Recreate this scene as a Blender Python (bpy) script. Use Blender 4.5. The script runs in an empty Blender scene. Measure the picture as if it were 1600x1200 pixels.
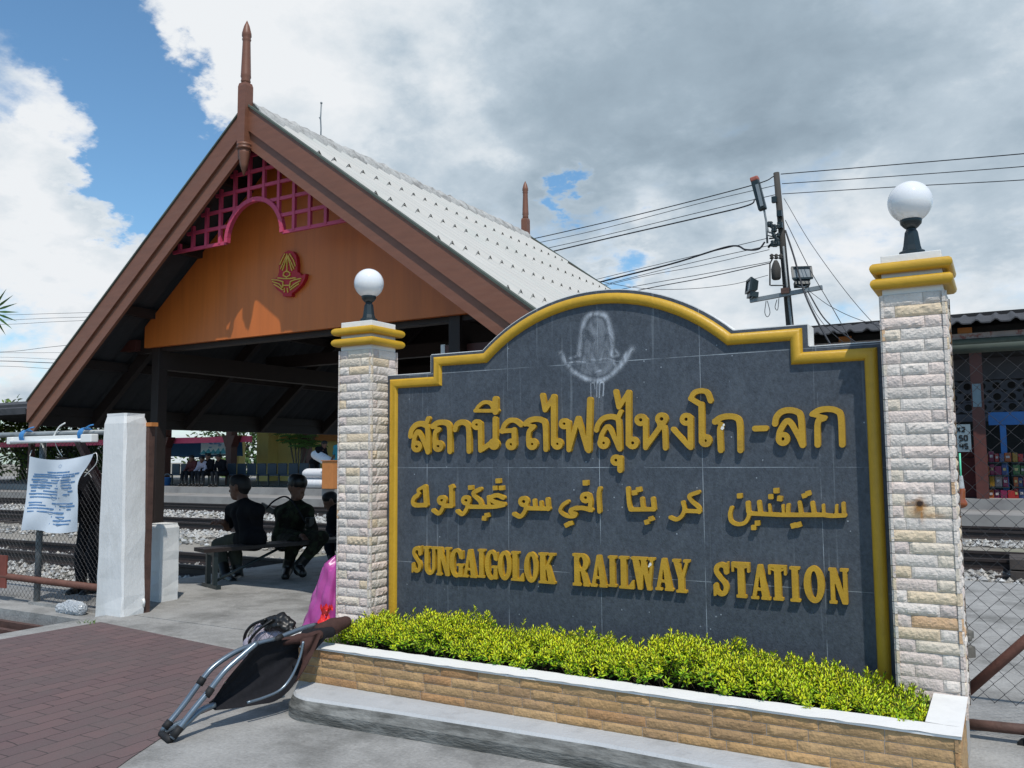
import bpy, bmesh, math, random
import numpy as np
from mathutils import Vector, Matrix

sc = bpy.context.scene
COL = sc.collection
R = math.radians
rnd = random.Random(7)

# ------------------------------------------------------------------ camera
YAW, PITCH, ROLL, FPX = 0.52192658, 0.08745677, -0.00698187, 1329.0
EYE = 1.35
def _axes(y, p, r):
    cy, sy, cp, sp = math.cos(y), math.sin(y), math.cos(p), math.sin(p)
    f = np.array([-sy*cp, cy*cp, sp]); rt = np.array([cy, sy, 0.0]); up = np.cross(rt, f)
    cr, sr = math.cos(r), math.sin(r)
    return np.array([rt*cr+up*sr, up*cr-rt*sr, f])
AX = _axes(YAW, PITCH, ROLL)
CPOS = np.array([0, 0, EYE])
cam_d = bpy.data.cameras.new('camera'); cam = bpy.data.objects.new('camera', cam_d); COL.objects.link(cam)
cam_d.sensor_fit = 'HORIZONTAL'; cam_d.sensor_width = 36.0; cam_d.lens = 36.0*FPX/1600.0
cam_d.clip_start = 0.05; cam_d.clip_end = 3000
cam.matrix_world = Matrix(((AX[0][0], AX[1][0], -AX[2][0], 0), (AX[0][1], AX[1][1], -AX[2][1], 0),
                           (AX[0][2], AX[1][2], -AX[2][2], EYE), (0, 0, 0, 1)))
sc.camera = cam
# measuring helpers: a point of the photograph (1600 x 1200) on a known plane of the place
def ray(px, py): return AX.T @ np.array([(px-800)/FPX, (600-py)/FPX, 1.0])
def on_y(px, py, Y):
    d = ray(px, py); return CPOS+d*(Y/d[1])
def on_z(px, py, z=0.0):
    d = ray(px, py); return CPOS+d*((z-EYE)/d[2])
def proj(P):
    c = AX @ (np.array(P, float)-CPOS); return 800+FPX*c[0]/c[2], 600-FPX*c[1]/c[2], c[2]

# ------------------------------------------------------------------ sun, sky, exposure
SUN_EL, SUN_AZ = R(60), R(42)
SUN = Vector((math.sin(SUN_AZ)*math.cos(SUN_EL), -math.cos(SUN_AZ)*math.cos(SUN_EL), math.sin(SUN_EL)))
sd = bpy.data.lights.new('sun', 'SUN'); sd.energy = 3.6; sd.angle = R(0.53); sd.color = (1.0, 0.95, 0.87)
so = bpy.data.objects.new('sun', sd); COL.objects.link(so); so.rotation_euler = SUN.to_track_quat('Z', 'Y').to_euler()
so.location = (3, -3, 12)
sc.view_settings.view_transform = 'Standard'; sc.view_settings.look = 'None'
sc.view_settings.exposure = 0.0; sc.view_settings.gamma = 1.0

W = bpy.data.worlds.new('World'); sc.world = W; W.use_nodes = True
nt = W.node_tree; nt.nodes.clear()
def wn(t, **kw):
    n = nt.nodes.new(t)
    for k, v in kw.items(): setattr(n, k, v)
    return n
def wlink(a, b): nt.links.new(a, b)
def wmath(op, a, b=None, c=None, clamp=False):
    n = wn('ShaderNodeMath', operation=op, use_clamp=clamp)
    for i, v in enumerate((a, b, c)):
        if v is None: continue
        if isinstance(v, (int, float)): n.inputs[i].default_value = v
        else: wlink(v, n.inputs[i])
    return n.outputs[0]
sky = wn('ShaderNodeTexSky', sky_type='NISHITA', sun_disc=False)
sky.sun_elevation = SUN_EL; sky.sun_rotation = math.atan2(SUN.x, SUN.y); sky.air_density = 1.0; sky.dust_density = 0.6; sky.ozone_density = 3.0
out = wn('ShaderNodeOutputWorld'); bg_sky = wn('ShaderNodeBackground'); bg_cl = wn('ShaderNodeBackground'); mixs = wn('ShaderNodeMixShader')
bg_sky.inputs[1].default_value = 0.135
tc = wn('ShaderNodeTexCoord'); D = tc.outputs['Generated']
sep = wn('ShaderNodeSeparateXYZ'); wlink(D, sep.inputs[0])
den = wmath('ADD', wmath('MAXIMUM', sep.outputs[2], 0.0), 0.42)
flat = wn('ShaderNodeVectorMath', operation='DIVIDE'); wlink(D, flat.inputs[0])
cmb = wn('ShaderNodeCombineXYZ'); [wlink(den, cmb.inputs[i]) for i in range(3)]; wlink(cmb.outputs[0], flat.inputs[1])
def wnoise(scale, detail, rough, dist=0.0, off=(0, 0, 0)):
    m = wn('ShaderNodeMapping'); m.inputs['Location'].default_value = off; wlink(flat.outputs[0], m.inputs[0])
    n = wn('ShaderNodeTexNoise'); n.inputs['Scale'].default_value = scale; n.inputs['Detail'].default_value = detail
    n.inputs['Roughness'].default_value = rough; n.inputs['Distortion'].default_value = dist
    wlink(m.outputs[0], n.inputs['Vector']); return n.outputs['Fac']
# ragged edges: the directions that place the cloud masses are warped by noise
wz = wn('ShaderNodeTexNoise'); wz.inputs['Scale'].default_value = 7.0; wz.inputs['Detail'].default_value = 7; wz.inputs['Roughness'].default_value = 0.6; wlink(flat.outputs[0], wz.inputs['Vector'])
w1 = wn('ShaderNodeVectorMath', operation='SUBTRACT'); wlink(wz.outputs['Color'], w1.inputs[0]); w1.inputs[1].default_value = (.5, .5, .5)
w2 = wn('ShaderNodeVectorMath', operation='MULTIPLY_ADD'); wlink(w1.outputs[0], w2.inputs[0]); w2.inputs[1].default_value = (.26, .26, .26); wlink(D, w2.inputs[2])
w3 = wn('ShaderNodeVectorMath', operation='NORMALIZE'); wlink(w2.outputs[0], w3.inputs[0]); DW = w3.outputs[0]
def blob(px, py, rad, w, acc):
    d = ray(px, py); d = d/np.linalg.norm(d); s2 = (rad/FPX)**2
    vm = wn('ShaderNodeVectorMath', operation='DOT_PRODUCT'); wlink(DW, vm.inputs[0]); vm.inputs[1].default_value = d
    e = wmath('EXPONENT', wmath('MULTIPLY', wmath('SUBTRACT', vm.outputs['Value'], 1.0), 1.0/s2))
    t = wmath('MULTIPLY', e, w)
    return t if acc is None else wmath('ADD', acc, t)
f1 = wnoise(3.4, 10, 0.58, 0.35, (1.3, 0.4, 2.0))
f2 = wnoise(10.0, 8, 0.62, 0.2, (4.0, 1.0, 0.0))
acc = None
for b in ((950, 300, 700, .34), (205, 150, 60, -.40), (240, 270, 62, -.44), (170, 30, 60, -.44), (330, 320, 42, -.26), (215, 210, 60, -.2), (60, 20, 60, -.15), (290, 100, 40, -.12), (15, 175, 32, -.22),
          (880, 262, 20, -.42), (975, 432, 34, -.34), (190, 240, 40, -.15), (78, 130, 56, .22), (50, 290, 70, .2), (110, 400, 110, .22), (330, 60, 70, .16), (430, 60, 120, .2), (238, 335, 26, .22)):
    acc = blob(*b, acc)
cov = wmath('ADD', wmath('ADD', f1, wmath('MULTIPLY', wmath('SUBTRACT', f2, 0.5), 0.30)), acc)
cov = wmath('ADD', cov, -0.13)
ms = wn('ShaderNodeMapRange', interpolation_type='SMOOTHSTEP'); wlink(cov, ms.inputs['Value'])
ms.inputs['From Min'].default_value = 0.37; ms.inputs['From Max'].default_value = 0.64
# cloud tone: bright tops, blue-grey bases; thin edges stay bright
g1 = wnoise(3.0, 9, 0.56, 0.3, (7.0, 3.0, 1.0)); g2 = wnoise(8.5, 8, 0.62, 0.2, (2.0, 9.0, 4.0))
tone = None
for b in ((1000, 170, 190, -.22), (780, 230, 100, -.12), (1270, 120, 220, -.13), (1500, 400, 80, -.12), (600, 190, 90, -.08), (150, 350, 40, -.06), (1250, 330, 100, -.06), (380, 60, 130, .30), (640, 40, 120, .16), (1010, 350, 80, .10), (1100, 430, 130, .20),
          (80, 420, 120, .26), (20, 250, 60, .20), (80, 110, 60, .16), (1400, 250, 60, .10), (1330, 420, 80, .20), (1560, 480, 80, .16), (540, 250, 50, .14), (700, 290, 50, .12), (1560, 60, 120, .06)):
    tone = blob(*b, tone)
tone = wmath('ADD', wmath('ADD', wmath('MULTIPLY_ADD', g1, 0.62, 0.26), wmath('MULTIPLY', wmath('SUBTRACT', g2, .5), 0.34)), tone)
thin = wn('ShaderNodeMapRange'); wlink(cov, thin.inputs['Value']); thin.inputs['From Min'].default_value = 0.5; thin.inputs['From Max'].default_value = 0.72; thin.inputs['To Min'].default_value = 0.16; thin.inputs['To Max'].default_value = 0.0
tone = wmath('ADD', tone, thin.outputs[0])
ramp = wn('ShaderNodeValToRGB'); wlink(tone, ramp.inputs[0])
el = ramp.color_ramp.elements
el[0].position = 0.20; el[0].color = (0.29, 0.375, 0.455, 1)
el[1].position = 0.84; el[1].color = (0.93, 0.96, 0.99, 1)
e = el.new(0.40); e.color = (0.39, 0.49, 0.58, 1)
e = el.new(0.58); e.color = (0.55, 0.65, 0.74, 1)
e = el.new(0.70); e.color = (0.75, 0.82, 0.88, 1)
tint = wn('ShaderNodeMix', data_type='RGBA', blend_type='MULTIPLY'); tint.inputs[0].default_value = 1.0; wlink(sky.outputs[0], tint.inputs[6]); tint.inputs[7].default_value = (0.88, 1.13, 1.17, 1)
wlink(tint.outputs[2], bg_sky.inputs[0]); wlink(ramp.outputs[0], bg_cl.inputs[0]); bg_cl.inputs[1].default_value = 0.92
wlink(ms.outputs[0], mixs.inputs[0]); wlink(bg_sky.outputs[0], mixs.inputs[1]); wlink(bg_cl.outputs[0], mixs.inputs[2])
wlink(mixs.outputs[0], out.inputs[0])

# ------------------------------------------------------------------ object helpers
def tag(o, label=None, cat=None, group=None, kind=None):
    if label: o['label'] = label
    if cat: o['category'] = cat
    if group: o['group'] = group
    if kind: o['kind'] = kind
    return o
def empty(name, loc=(0, 0, 0), label=None, cat=None, group=None, parent=None):
    o = bpy.data.objects.new(name, None); o.empty_display_size = 0.1; COL.objects.link(o)
    if parent is None: o.location = loc
    else: attach(o, parent)
    return tag(o, label, cat, group)
def wloc(o):
    v = Vector((0, 0, 0)); p = o
    while p: v += p.location; p = p.parent
    return v
def attach(o, parent):
    o.parent = parent; o.location = -wloc(parent)+(wloc(o)-o.location if False else Vector((0, 0, 0)))
def copy_tree(o, parent=None):
    c = o.copy(); COL.objects.link(c)
    if parent is not None: c.parent = parent
    for ch in list(o.children): copy_tree(ch, c)
    return c

class MB:
    """collects shapes (world coordinates) and links them as ONE mesh object"""
    def __init__(s): s.v = []; s.f = []; s.c = []; s.sm = []; s.col = (1, 1, 1)
    def add(s, vs, fs, smooth=False, col=None):
        b = len(s.v); s.v += [tuple(float(q) for q in p) for p in vs]
        c = col or s.col
        for f in fs: s.f.append(tuple(b+i for i in f)); s.c.append(c); s.sm.append(smooth)
    def box(s, c, d, rz=0, m=None, col=None, bev=0.0):
        x, y, z = d[0]/2, d[1]/2, d[2]/2
        if bev <= 0:
            vs = [Vector((sx*x, sy*y, sz*z)) for sz in (-1, 1) for sy in (-1, 1) for sx in (-1, 1)]
            fs = [(0, 2, 3, 1), (4, 5, 7, 6), (0, 1, 5, 4), (2, 6, 7, 3), (0, 4, 6, 2), (1, 3, 7, 5)]
        else:
            bm = bmesh.new(); bmesh.ops.create_cube(bm, size=1)
            for v in bm.verts: v.co = Vector((v.co.x*2*x, v.co.y*2*y, v.co.z*2*z))
            bmesh.ops.bevel(bm, geom=bm.edges[:], offset=bev, segments=2, affect='EDGES', profile=0.6)
            bm.verts.index_update(); vs = [v.co.copy() for v in bm.verts]; fs = [tuple(v.index for v in f.verts) for f in bm.faces]; bm.free()
        M = m or Matrix.Rotation(rz, 4, 'Z')
        s.add([M @ v+Vector(c) for v in vs], fs, False, col)
    def box2(s, a, b, col=None, bev=0.0):
        s.box([(a[i]+b[i])/2 for i in range(3)], [abs(b[i]-a[i]) for i in range(3)], col=col, bev=bev)
    def beam(s, p, q, w, h, up=(0, 0, 1), col=None, bev=0.0):
        p, q = Vector(p), Vector(q); d = q-p; L = d.length; d.normalize()
        u = Vector(up); sd_ = d.cross(u)
        if sd_.length < 1e-4: sd_ = d.cross(Vector((1, 0, 0)))
        sd_.normalize(); u = sd_.cross(d)
        M = Matrix((d, sd_, u)).transposed().to_4x4()
        s.box((p+q)/2, (L, w, h), m=M, col=col, bev=bev)
    def tube(s, pts, r, n=8, closed=False, caps=True, col=None, smooth=True):
        P = [Vector(p) for p in pts]; N = len(P); rr = r if hasattr(r, '__len__') else [r]*N
        T = []
        for i in range(N):
            if closed: t = P[(i+1) % N]-P[i-1]
            else: t = P[min(i+1, N-1)]-P[max(i-1, 0)]
            T.append(t.normalized() if t.length > 1e-9 else Vector((0, 0, 1)))
        u = T[0].cross(Vector((0, 0, 1)))
        if u.length < 1e-3: u = T[0].cross(Vector((1, 0, 0)))
        u.normalize(); vs = []; fs = []
        for i in range(N):
            u = (u-T[i]*u.dot(T[i])); u.normalize(); w = T[i].cross(u)
            vs += [P[i]+(u*math.cos(2*math.pi*k/n)+w*math.sin(2*math.pi*k/n))*rr[i] for k in range(n)]
        for i in range(N if closed else N-1):
            a, b = i*n, ((i+1) % N)*n
            fs += [(a+k, a+(k+1) % n, b+(k+1) % n, b+k) for k in range(n)]
        if caps and not closed: fs += [tuple(range(n))[::-1], tuple((N-1)*n+k for k in range(n))]
        s.add(vs, fs, smooth, col)
    def lathe(s, c, prof, n=24, col=None, smooth=True, rot=0.0):
        vs = []; fs = []
        for (r, z) in prof: vs += [(c[0]+r*math.cos(rot+2*math.pi*k/n), c[1]+r*math.sin(rot+2*math.pi*k/n), c[2]+z) for k in range(n)]
        for i in range(len(prof)-1):
            fs += [(i*n+k, i*n+(k+1) % n, (i+1)*n+(k+1) % n, (i+1)*n+k) for k in range(n)]
        fs += [tuple(range(n))[::-1], tuple((len(prof)-1)*n+k for k in range(n))]
        s.add(vs, fs, smooth, col)
    def sphere(s, c, r, n=16, m=10, sc_=(1, 1, 1), col=None):
        prof = [(max(1e-4, r*math.sin(math.pi*i/m))*1.0, -r*math.cos(math.pi*i/m)) for i in range(m+1)]
        vs = []; fs = []
        for (q, z) in prof: vs += [(c[0]+sc_[0]*q*math.cos(2*math.pi*k/n), c[1]+sc_[1]*q*math.sin(2*math.pi*k/n), c[2]+sc_[2]*z) for k in range(n)]
        for i in range(m): fs += [(i*n+k, i*n+(k+1) % n, (i+1)*n+(k+1) % n, (i+1)*n+k) for k in range(n)]
        s.add(vs, fs, True, col)
    def prism(s, poly, y0, y1, axis='y', col=None):
        """polygon (a,b) extruded: axis y -> (a,y,b); z -> (a,b,z); x -> (x,a,b)"""
        f = {'y': lambda p, t: (p[0], t, p[1]), 'z': lambda p, t: (p[0], p[1], t), 'x': lambda p, t: (t, p[0], p[1])}[axis]
        n = len(poly); vs = [f(p, y0) for p in poly]+[f(p, y1) for p in poly]
        fs = [tuple(range(n)), tuple(range(2*n-1, n-1, -1))]+[(i, n+i, n+(i+1) % n, (i+1) % n) for i in range(n)]
        s.add(vs, fs, False, col)
    def grid(s, fn, nu, nv, smooth=True, col=None):
        vs = [fn(i/nu, j/nv) for j in range(nv+1) for i in range(nu+1)]
        fs = [(j*(nu+1)+i, j*(nu+1)+i+1, (j+1)*(nu+1)+i+1, (j+1)*(nu+1)+i) for j in range(nv) for i in range(nu)]
        s.add(vs, fs, smooth, col)
    def build(s, name, mat, parent=None, loc=None, uv=None, fixn=True):
        me = bpy.data.meshes.new(name)
        o0 = wloc(parent) if parent else Vector((0, 0, 0) if loc is None else loc)
        me.from_pydata([(p[0]-o0.x, p[1]-o0.y, p[2]-o0.z) for p in s.v], [], s.f)
        if fixn:
            bm = bmesh.new(); bm.from_mesh(me); bmesh.ops.recalc_face_normals(bm, faces=bm.faces[:]); bm.to_mesh(me); bm.free()
        me.polygons.foreach_set('use_smooth', s.sm)
        ca = me.color_attributes.new('Col', 'FLOAT_COLOR', 'CORNER')
        arr = np.ones((len(me.loops), 4), np.float32); lt = np.array([len(f) for f in s.f])
        arr[:, :3] = np.repeat(np.array(s.c, np.float32).reshape(-1, 3), lt, axis=0) if len(s.c) else 1
        ca.data.foreach_set('color', arr.ravel())
        me.materials.append(mat); me.update()
        o = bpy.data.objects.new(name, me); COL.objects.link(o)
        if parent: o.parent = parent
        else: o.location = o0
        return o

def smooth_line(pts, n=6):
    P = [np.array(p, float) for p in pts]
    if len(P) < 3: return P
    Q = [2*P[0]-P[1]]+P+[2*P[-1]-P[-2]]; o = []
    for i in range(1, len(Q)-2):
        a, b, c, d = Q[i-1], Q[i], Q[i+1], Q[i+2]
        for k in range(n):
            t = k/n; o.append(.5*((2*b)+(c-a)*t+(2*a-5*b+4*c-d)*t*t+(3*b-a-3*c+d)*t**3))
    o.append(P[-1]); return o

# distance fields -> meshes (naive surface nets)
def nets(Df, org, res):
    ins = Df < 0; s0 = tuple(n-1 for n in Df.shape)
    cs = [(i, j, k) for i in (0, 1) for j in (0, 1) for k in (0, 1)]
    def cut(A, c): return A[c[0]:c[0]+s0[0], c[1]:c[1]+s0[1], c[2]:c[2]+s0[2]]
    cnt = sum(cut(ins, c).astype(np.int8) for c in cs); act = (cnt > 0) & (cnt < 8)
    idx = -np.ones(s0, np.int64); ii = np.argwhere(act); idx[act] = np.arange(len(ii))
    acc = np.zeros((len(ii), 3)); num = np.zeros(len(ii))
    for a in cs:
        for ax in range(3):
            if a[ax]: continue
            b = list(a); b[ax] = 1; b = tuple(b)
            da = cut(Df, a)[act]; db = cut(Df, b)[act]; m = (da < 0) != (db < 0)
            t = np.where(m, da/np.where(np.abs(da-db) < 1e-12, 1, da-db), 0)
            p = np.array(a, float)[None, :].repeat(len(ii), 0); p[:, ax] += t
            acc += p*m[:, None]; num += m
    V = (ii+acc/num[:, None])*res+np.array(org)
    F = []
    for ax in range(3):
        u, w = (ax+1) % 3, (ax+2) % 3
        a = np.take(ins, range(0, Df.shape[ax]-1), ax); b = np.take(ins, range(1, Df.shape[ax]), ax)
        e = np.argwhere(a != b)
        ok = (e[:, u] > 0) & (e[:, w] > 0) & (e[:, u] < s0[u]) & (e[:, w] < s0[w]); e = e[ok]
        q = []
        for du, dw in ((-1, -1), (0, -1), (0, 0), (-1, 0)):
            c = e.copy(); c[:, u] += du; c[:, w] += dw; q.append(idx[c[:, 0], c[:, 1], c[:, 2]])
        q = np.stack(q, 1); fl = ins[e[:, 0], e[:, 1], e[:, 2]]
        q[~fl] = q[~fl][:, ::-1]; F.append(q)
    return V, np.concatenate(F)
def mesh_obj(name, V, F, mat, parent=None, smooth=True, loc=None):
    o0 = np.array(wloc(parent) if parent else ((0, 0, 0) if loc is None else loc))
    me = bpy.data.meshes.new(name); me.from_pydata((np.array(V)-o0).tolist(), [], np.array(F).tolist())
    me.polygons.foreach_set('use_smooth', [smooth]*len(me.polygons)); me.materials.append(mat); me.update()
    o = bpy.data.objects.new(name, me); COL.objects.link(o)
    if parent: o.parent = parent
    else: o.location = o0
    return o
def seg2(P, a, b):
    a, b = np.array(a), np.array(b); d = b-a; t = np.clip(((P-a)@d)/max(1e-12, d@d), 0, 1)
    return np.linalg.norm(P-(a+t[..., None]*d), axis=-1)
def poly2(P, poly):
    poly = [np.array(p, float) for p in poly]; d = np.full(P.shape[:-1], 1e9); ins = np.zeros(P.shape[:-1], bool); n = len(poly)
    for i in range(n):
        a, b = poly[i], poly[(i+1) % n]; d = np.minimum(d, seg2(P, a, b))
        c = (a[1] > P[..., 1]) != (b[1] > P[..., 1])
        if a[1] != b[1]: ins ^= c & (P[..., 0] < (b[0]-a[0])*(P[..., 1]-a[1])/(b[1]-a[1])+a[0])
    return np.where(ins, -d, d)
def flat_field(shapes, res, pad=0.012):
    """shapes: ('s',pts,half width) stroke, ('p',poly) add, ('-',poly) cut -> 2-D field"""
    A = np.concatenate([np.array(s[1], float) for s in shapes]); w = max([s[2] for s in shapes if s[0] == 's']+[0])
    lo, hi = A.min(0)-w-pad, A.max(0)+w+pad
    xs = np.arange(lo[0], hi[0], res); zs = np.arange(lo[1], hi[1], res)
    P = np.stack(np.meshgrid(xs, zs, indexing='ij'), -1); d = np.full(P.shape[:2], 1e3)
    for s in shapes:
        if s[0] == 's':
            for a, b in zip(s[1][:-1], s[1][1:]): d = np.minimum(d, seg2(P, a, b)-s[2])
        elif s[0] == 'p': d = np.minimum(d, poly2(P, s[1]))
        else: d = np.maximum(d, -poly2(P, s[1]))
    return d, lo, xs, zs
def raised(name, shapes, y_back, depth, mat, parent, res=0.004, label=None):
    """flat lettering with real thickness standing out of a wall (towards -y)"""
    d, lo, xs, zs = flat_field(shapes, res)
    ins = d < 0; nx_, nz_ = d.shape
    cnt = ins[:-1, :-1].astype(int)+ins[1:, :-1]+ins[:-1, 1:]+ins[1:, 1:]
    acc = np.zeros((nx_-1, nz_-1, 2)); num = np.zeros((nx_-1, nz_-1))
    for (a, c) in (((0, 0), (1, 0)), ((0, 1), (1, 1)), ((0, 0), (0, 1)), ((1, 0), (1, 1))):
        da = d[a[0]:nx_-1+a[0], a[1]:nz_-1+a[1]]; dc = d[c[0]:nx_-1+c[0], c[1]:nz_-1+c[1]]; m = (da < 0) != (dc < 0)
        t = np.where(m, da/np.where(np.abs(da-dc) < 1e-12, 1, da-dc), 0)
        for q in range(2): acc[..., q] += m*(a[q]+(c[q]-a[q])*t)
        num += m
    pos = np.where(num[..., None] > 0, acc/np.maximum(num, 1)[..., None], .5); use = cnt > 0
    idx = -np.ones(use.shape, int); ii = np.argwhere(use); N = len(ii); idx[use] = np.arange(N)
    X = xs[0]+(ii[:, 0]+pos[use][:, 0])*res; Z = zs[0]+(ii[:, 1]+pos[use][:, 1])*res
    V = np.concatenate([np.stack([X, np.full(N, y_back-depth), Z], 1), np.stack([X, np.full(N, y_back+.002), Z], 1)])
    g = np.argwhere(ins); F = [np.stack([idx[g[:, 0]-1, g[:, 1]-1], idx[g[:, 0], g[:, 1]-1], idx[g[:, 0], g[:, 1]], idx[g[:, 0]-1, g[:, 1]]], 1)]
    e = np.argwhere(ins[:-1] != ins[1:]); p = idx[e[:, 0], e[:, 1]-1]; q = idx[e[:, 0], e[:, 1]]; fl = ins[e[:, 0], e[:, 1]]
    F.append(np.where(fl[:, None], np.stack([p, p+N, q+N, q], 1), np.stack([q, q+N, p+N, p], 1)))
    e = np.argwhere(ins[:, :-1] != ins[:, 1:]); p = idx[e[:, 0]-1, e[:, 1]]; q = idx[e[:, 0], e[:, 1]]; fl = ins[e[:, 0], e[:, 1]]
    F.append(np.where(fl[:, None], np.stack([q, q+N, p+N, p], 1), np.stack([p, p+N, q+N, q], 1)))
    o = mesh_obj(name, V, np.concatenate(F), mat, parent, smooth=False)
    if label: o['label'] = label
    return o
def blobby(prims, res=0.01, k=0.02):
    """prims: round cones (a, b, ra, rb) / ellipsoids ('e', c, (rx,ry,rz)) melted into one surface"""
    lo = np.full(3, 1e9); hi = -lo
    for p in prims:
        if isinstance(p[0], str): c = np.array(p[1]); r = np.array(p[2]); lo = np.minimum(lo, c-r); hi = np.maximum(hi, c+r)
        else:
            for c, r in ((p[0], p[2]), (p[1], p[3])): lo = np.minimum(lo, np.array(c)-r); hi = np.maximum(hi, np.array(c)+r)
    lo -= 3*res; hi += 3*res; n = np.ceil((hi-lo)/res).astype(int)+1
    Df = np.full(tuple(n), 1.0)
    for p in prims:
        if isinstance(p[0], str): c = np.array(p[1], float); r = np.array(p[2], float); b0, b1 = c-r, c+r
        else: a, b = np.array(p[0], float), np.array(p[1], float); rm = max(p[2], p[3]); b0, b1 = np.minimum(a, b)-rm, np.maximum(a, b)+rm
        m = k+3*res; i0 = np.clip(np.floor((b0-m-lo)/res).astype(int), 0, n-1); i1 = np.clip(np.ceil((b1+m-lo)/res).astype(int)+1, 1, n)
        g = [lo[q]+res*np.arange(i0[q], i1[q]) for q in range(3)]
        X = np.stack(np.meshgrid(*g, indexing='ij'), -1)
        if isinstance(p[0], str):
            q = (X-c)/r; k0 = np.linalg.norm(q, axis=-1); k1 = np.linalg.norm(q/r, axis=-1); d = k0*(k0-1)/np.maximum(k1, 1e-6)
        else:
            dd = b-a; t = np.clip(((X-a)@dd)/max(1e-12, dd@dd), 0, 1); d = np.linalg.norm(X-(a+t[..., None]*dd), axis=-1)-(p[2]+(p[3]-p[2])*t)
        sl = tuple(slice(i0[q], i1[q]) for q in range(3)); o = Df[sl]
        h = np.maximum(k-np.abs(o-d), 0)/k
        Df[sl] = np.minimum(o, d)-h*h*k*.25
    return nets(Df, lo, res)

# ------------------------------------------------------------------ materials
def mat(name, col, rough=0.7, var=0.18, scale=6.0, bump=0.0, bscale=60.0, metal=0.0, spec=0.4, attr=False, dirt=None, dscale=2.0, damt=0.5, dlo=0.5, dhi=0.7, stretch=(1, 1, 1), trans=0.0):
    m = bpy.data.materials.new(name); m.use_nodes = True; t = m.node_tree; b = t.nodes['Principled BSDF']
    b.inputs['Roughness'].default_value = rough; b.inputs['Metallic'].default_value = metal; b.inputs['Specular IOR Level'].default_value = spec
    c = t.nodes.new('ShaderNodeTexCoord'); mp = t.nodes.new('ShaderNodeMapping'); mp.inputs['Scale'].default_value = stretch
    g = t.nodes.new('ShaderNodeNewGeometry')
    t.links.new(g.outputs['Position'], mp.inputs[0])
    n = t.nodes.new('ShaderNodeTexNoise'); n.inputs['Scale'].default_value = scale; n.inputs['Detail'].default_value = 6; n.inputs['Roughness'].default_value = 0.6
    t.links.new(mp.outputs[0], n.inputs['Vector'])
    r = t.nodes.new('ShaderNodeValToRGB'); r.color_ramp.elements[0].position = 0.25; r.color_ramp.elements[1].position = 0.75
    r.color_ramp.elements[0].color = tuple(x*(1-var) for x in col)+(1,); r.color_ramp.elements[1].color = tuple(min(1, x*(1+var)) for x in col)+(1,)
    t.links.new(n.outputs['Fac'], r.inputs[0]); cur = r.outputs[0]
    def mix(kind, a, bsock, fac):
        x = t.nodes.new('ShaderNodeMix'); x.data_type = 'RGBA'; x.blend_type = kind
        for s_, v in ((x.inputs[6], a), (x.inputs[7], bsock), (x.inputs[0], fac)):
            if isinstance(v, (int, float)): s_.default_value = v
            elif isinstance(v, tuple): s_.default_value = v
            else: t.links.new(v, s_)
        return x.outputs[2]
    if attr:
        a = t.nodes.new('ShaderNodeVertexColor'); a.layer_name = 'Col'; cur = mix('MULTIPLY', cur, a.outputs[0], 1.0)
    if dirt:
        n2 = t.nodes.new('ShaderNodeTexNoise'); n2.inputs['Scale'].default_value = dscale; n2.inputs['Detail'].default_value = 8; n2.inputs['Roughness'].default_value = 0.65
        t.links.new(mp.outputs[0], n2.inputs['Vector'])
        q = t.nodes.new('ShaderNodeMapRange'); q.inputs['From Min'].default_value = dlo; q.inputs['From Max'].default_value = dhi; q.inputs['To Max'].default_value = damt
        t.links.new(n2.outputs['Fac'], q.inputs['Value']); cur = mix('MIX', cur, tuple(dirt)+(1,), q.outputs[0])
    t.links.new(cur, b.inputs['Base Color'])
    if bump > 0:
        nb = t.nodes.new('ShaderNodeTexNoise'); nb.inputs['Scale'].default_value = bscale; nb.inputs['Detail'].default_value = 5
        t.links.new(mp.outputs[0], nb.inputs['Vector'])
        bp = t.nodes.new('ShaderNodeBump'); bp.inputs['Strength'].default_value = bump; bp.inputs['Distance'].default_value = 0.01
        t.links.new(nb.outputs['Fac'], bp.inputs['Height']); t.links.new(bp.outputs[0], b.inputs['Normal'])
    if trans: b.inputs['Transmission Weight'].default_value = trans
    m['_cur'] = 0
    return m

M = {}
M['gold'] = mat('gold_paint', (0.52, 0.30, 0.022), 0.42, 0.12, 14, 0.15, 70, dirt=(0.25, 0.14, 0.02), dscale=7, damt=0.5, dlo=.55, dhi=.8)
M['letter'] = mat('letter_gold', (0.44, 0.255, 0.02), 0.42, 0.16, 9, 0.15, 90, dirt=(0.24, 0.13, 0.03), dscale=11, damt=0.6, dlo=.55, dhi=.8)
M['white'] = mat('white_paint', (0.72, 0.71, 0.69), 0.75, 0.06, 5, 0.2, 40, dirt=(0.42, 0.42, 0.42), dscale=5, damt=0.45, dlo=.52, dhi=.8)
M['post'] = mat('whitewash', (0.66, 0.66, 0.655), 0.85, 0.07, 3, 0.35, 28, dirt=(0.42, 0.41, 0.37), dscale=3.2, damt=0.6, dlo=.5, dhi=.78, stretch=(1, 1, .5))
M['stone'] = mat('pale_stone', (0.64, 0.58, 0.53), 0.85, 0.12, 18, 0.6, 90, attr=True, dirt=(0.50, 0.44, 0.40), dscale=14, damt=0.35, dlo=.55, dhi=.75)
M['brownstone'] = mat('brown_sandstone', (0.40, 0.255, 0.125), 0.85, 0.2, 14, 0.6, 80, attr=True, dirt=(0.30, 0.19, 0.12), dscale=9, damt=0.55, dlo=.5, dhi=.7)
M['mortar'] = mat('mortar', (0.42, 0.39, 0.36), 0.95, 0.15, 30)
M['slab'] = mat('grey_concrete', (0.285, 0.28, 0.27), 0.9, 0.22, 3.5, 0.6, 55, dirt=(0.13, 0.128, 0.12), dscale=1.9, damt=0.85, dlo=.46, dhi=.66)
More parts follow.
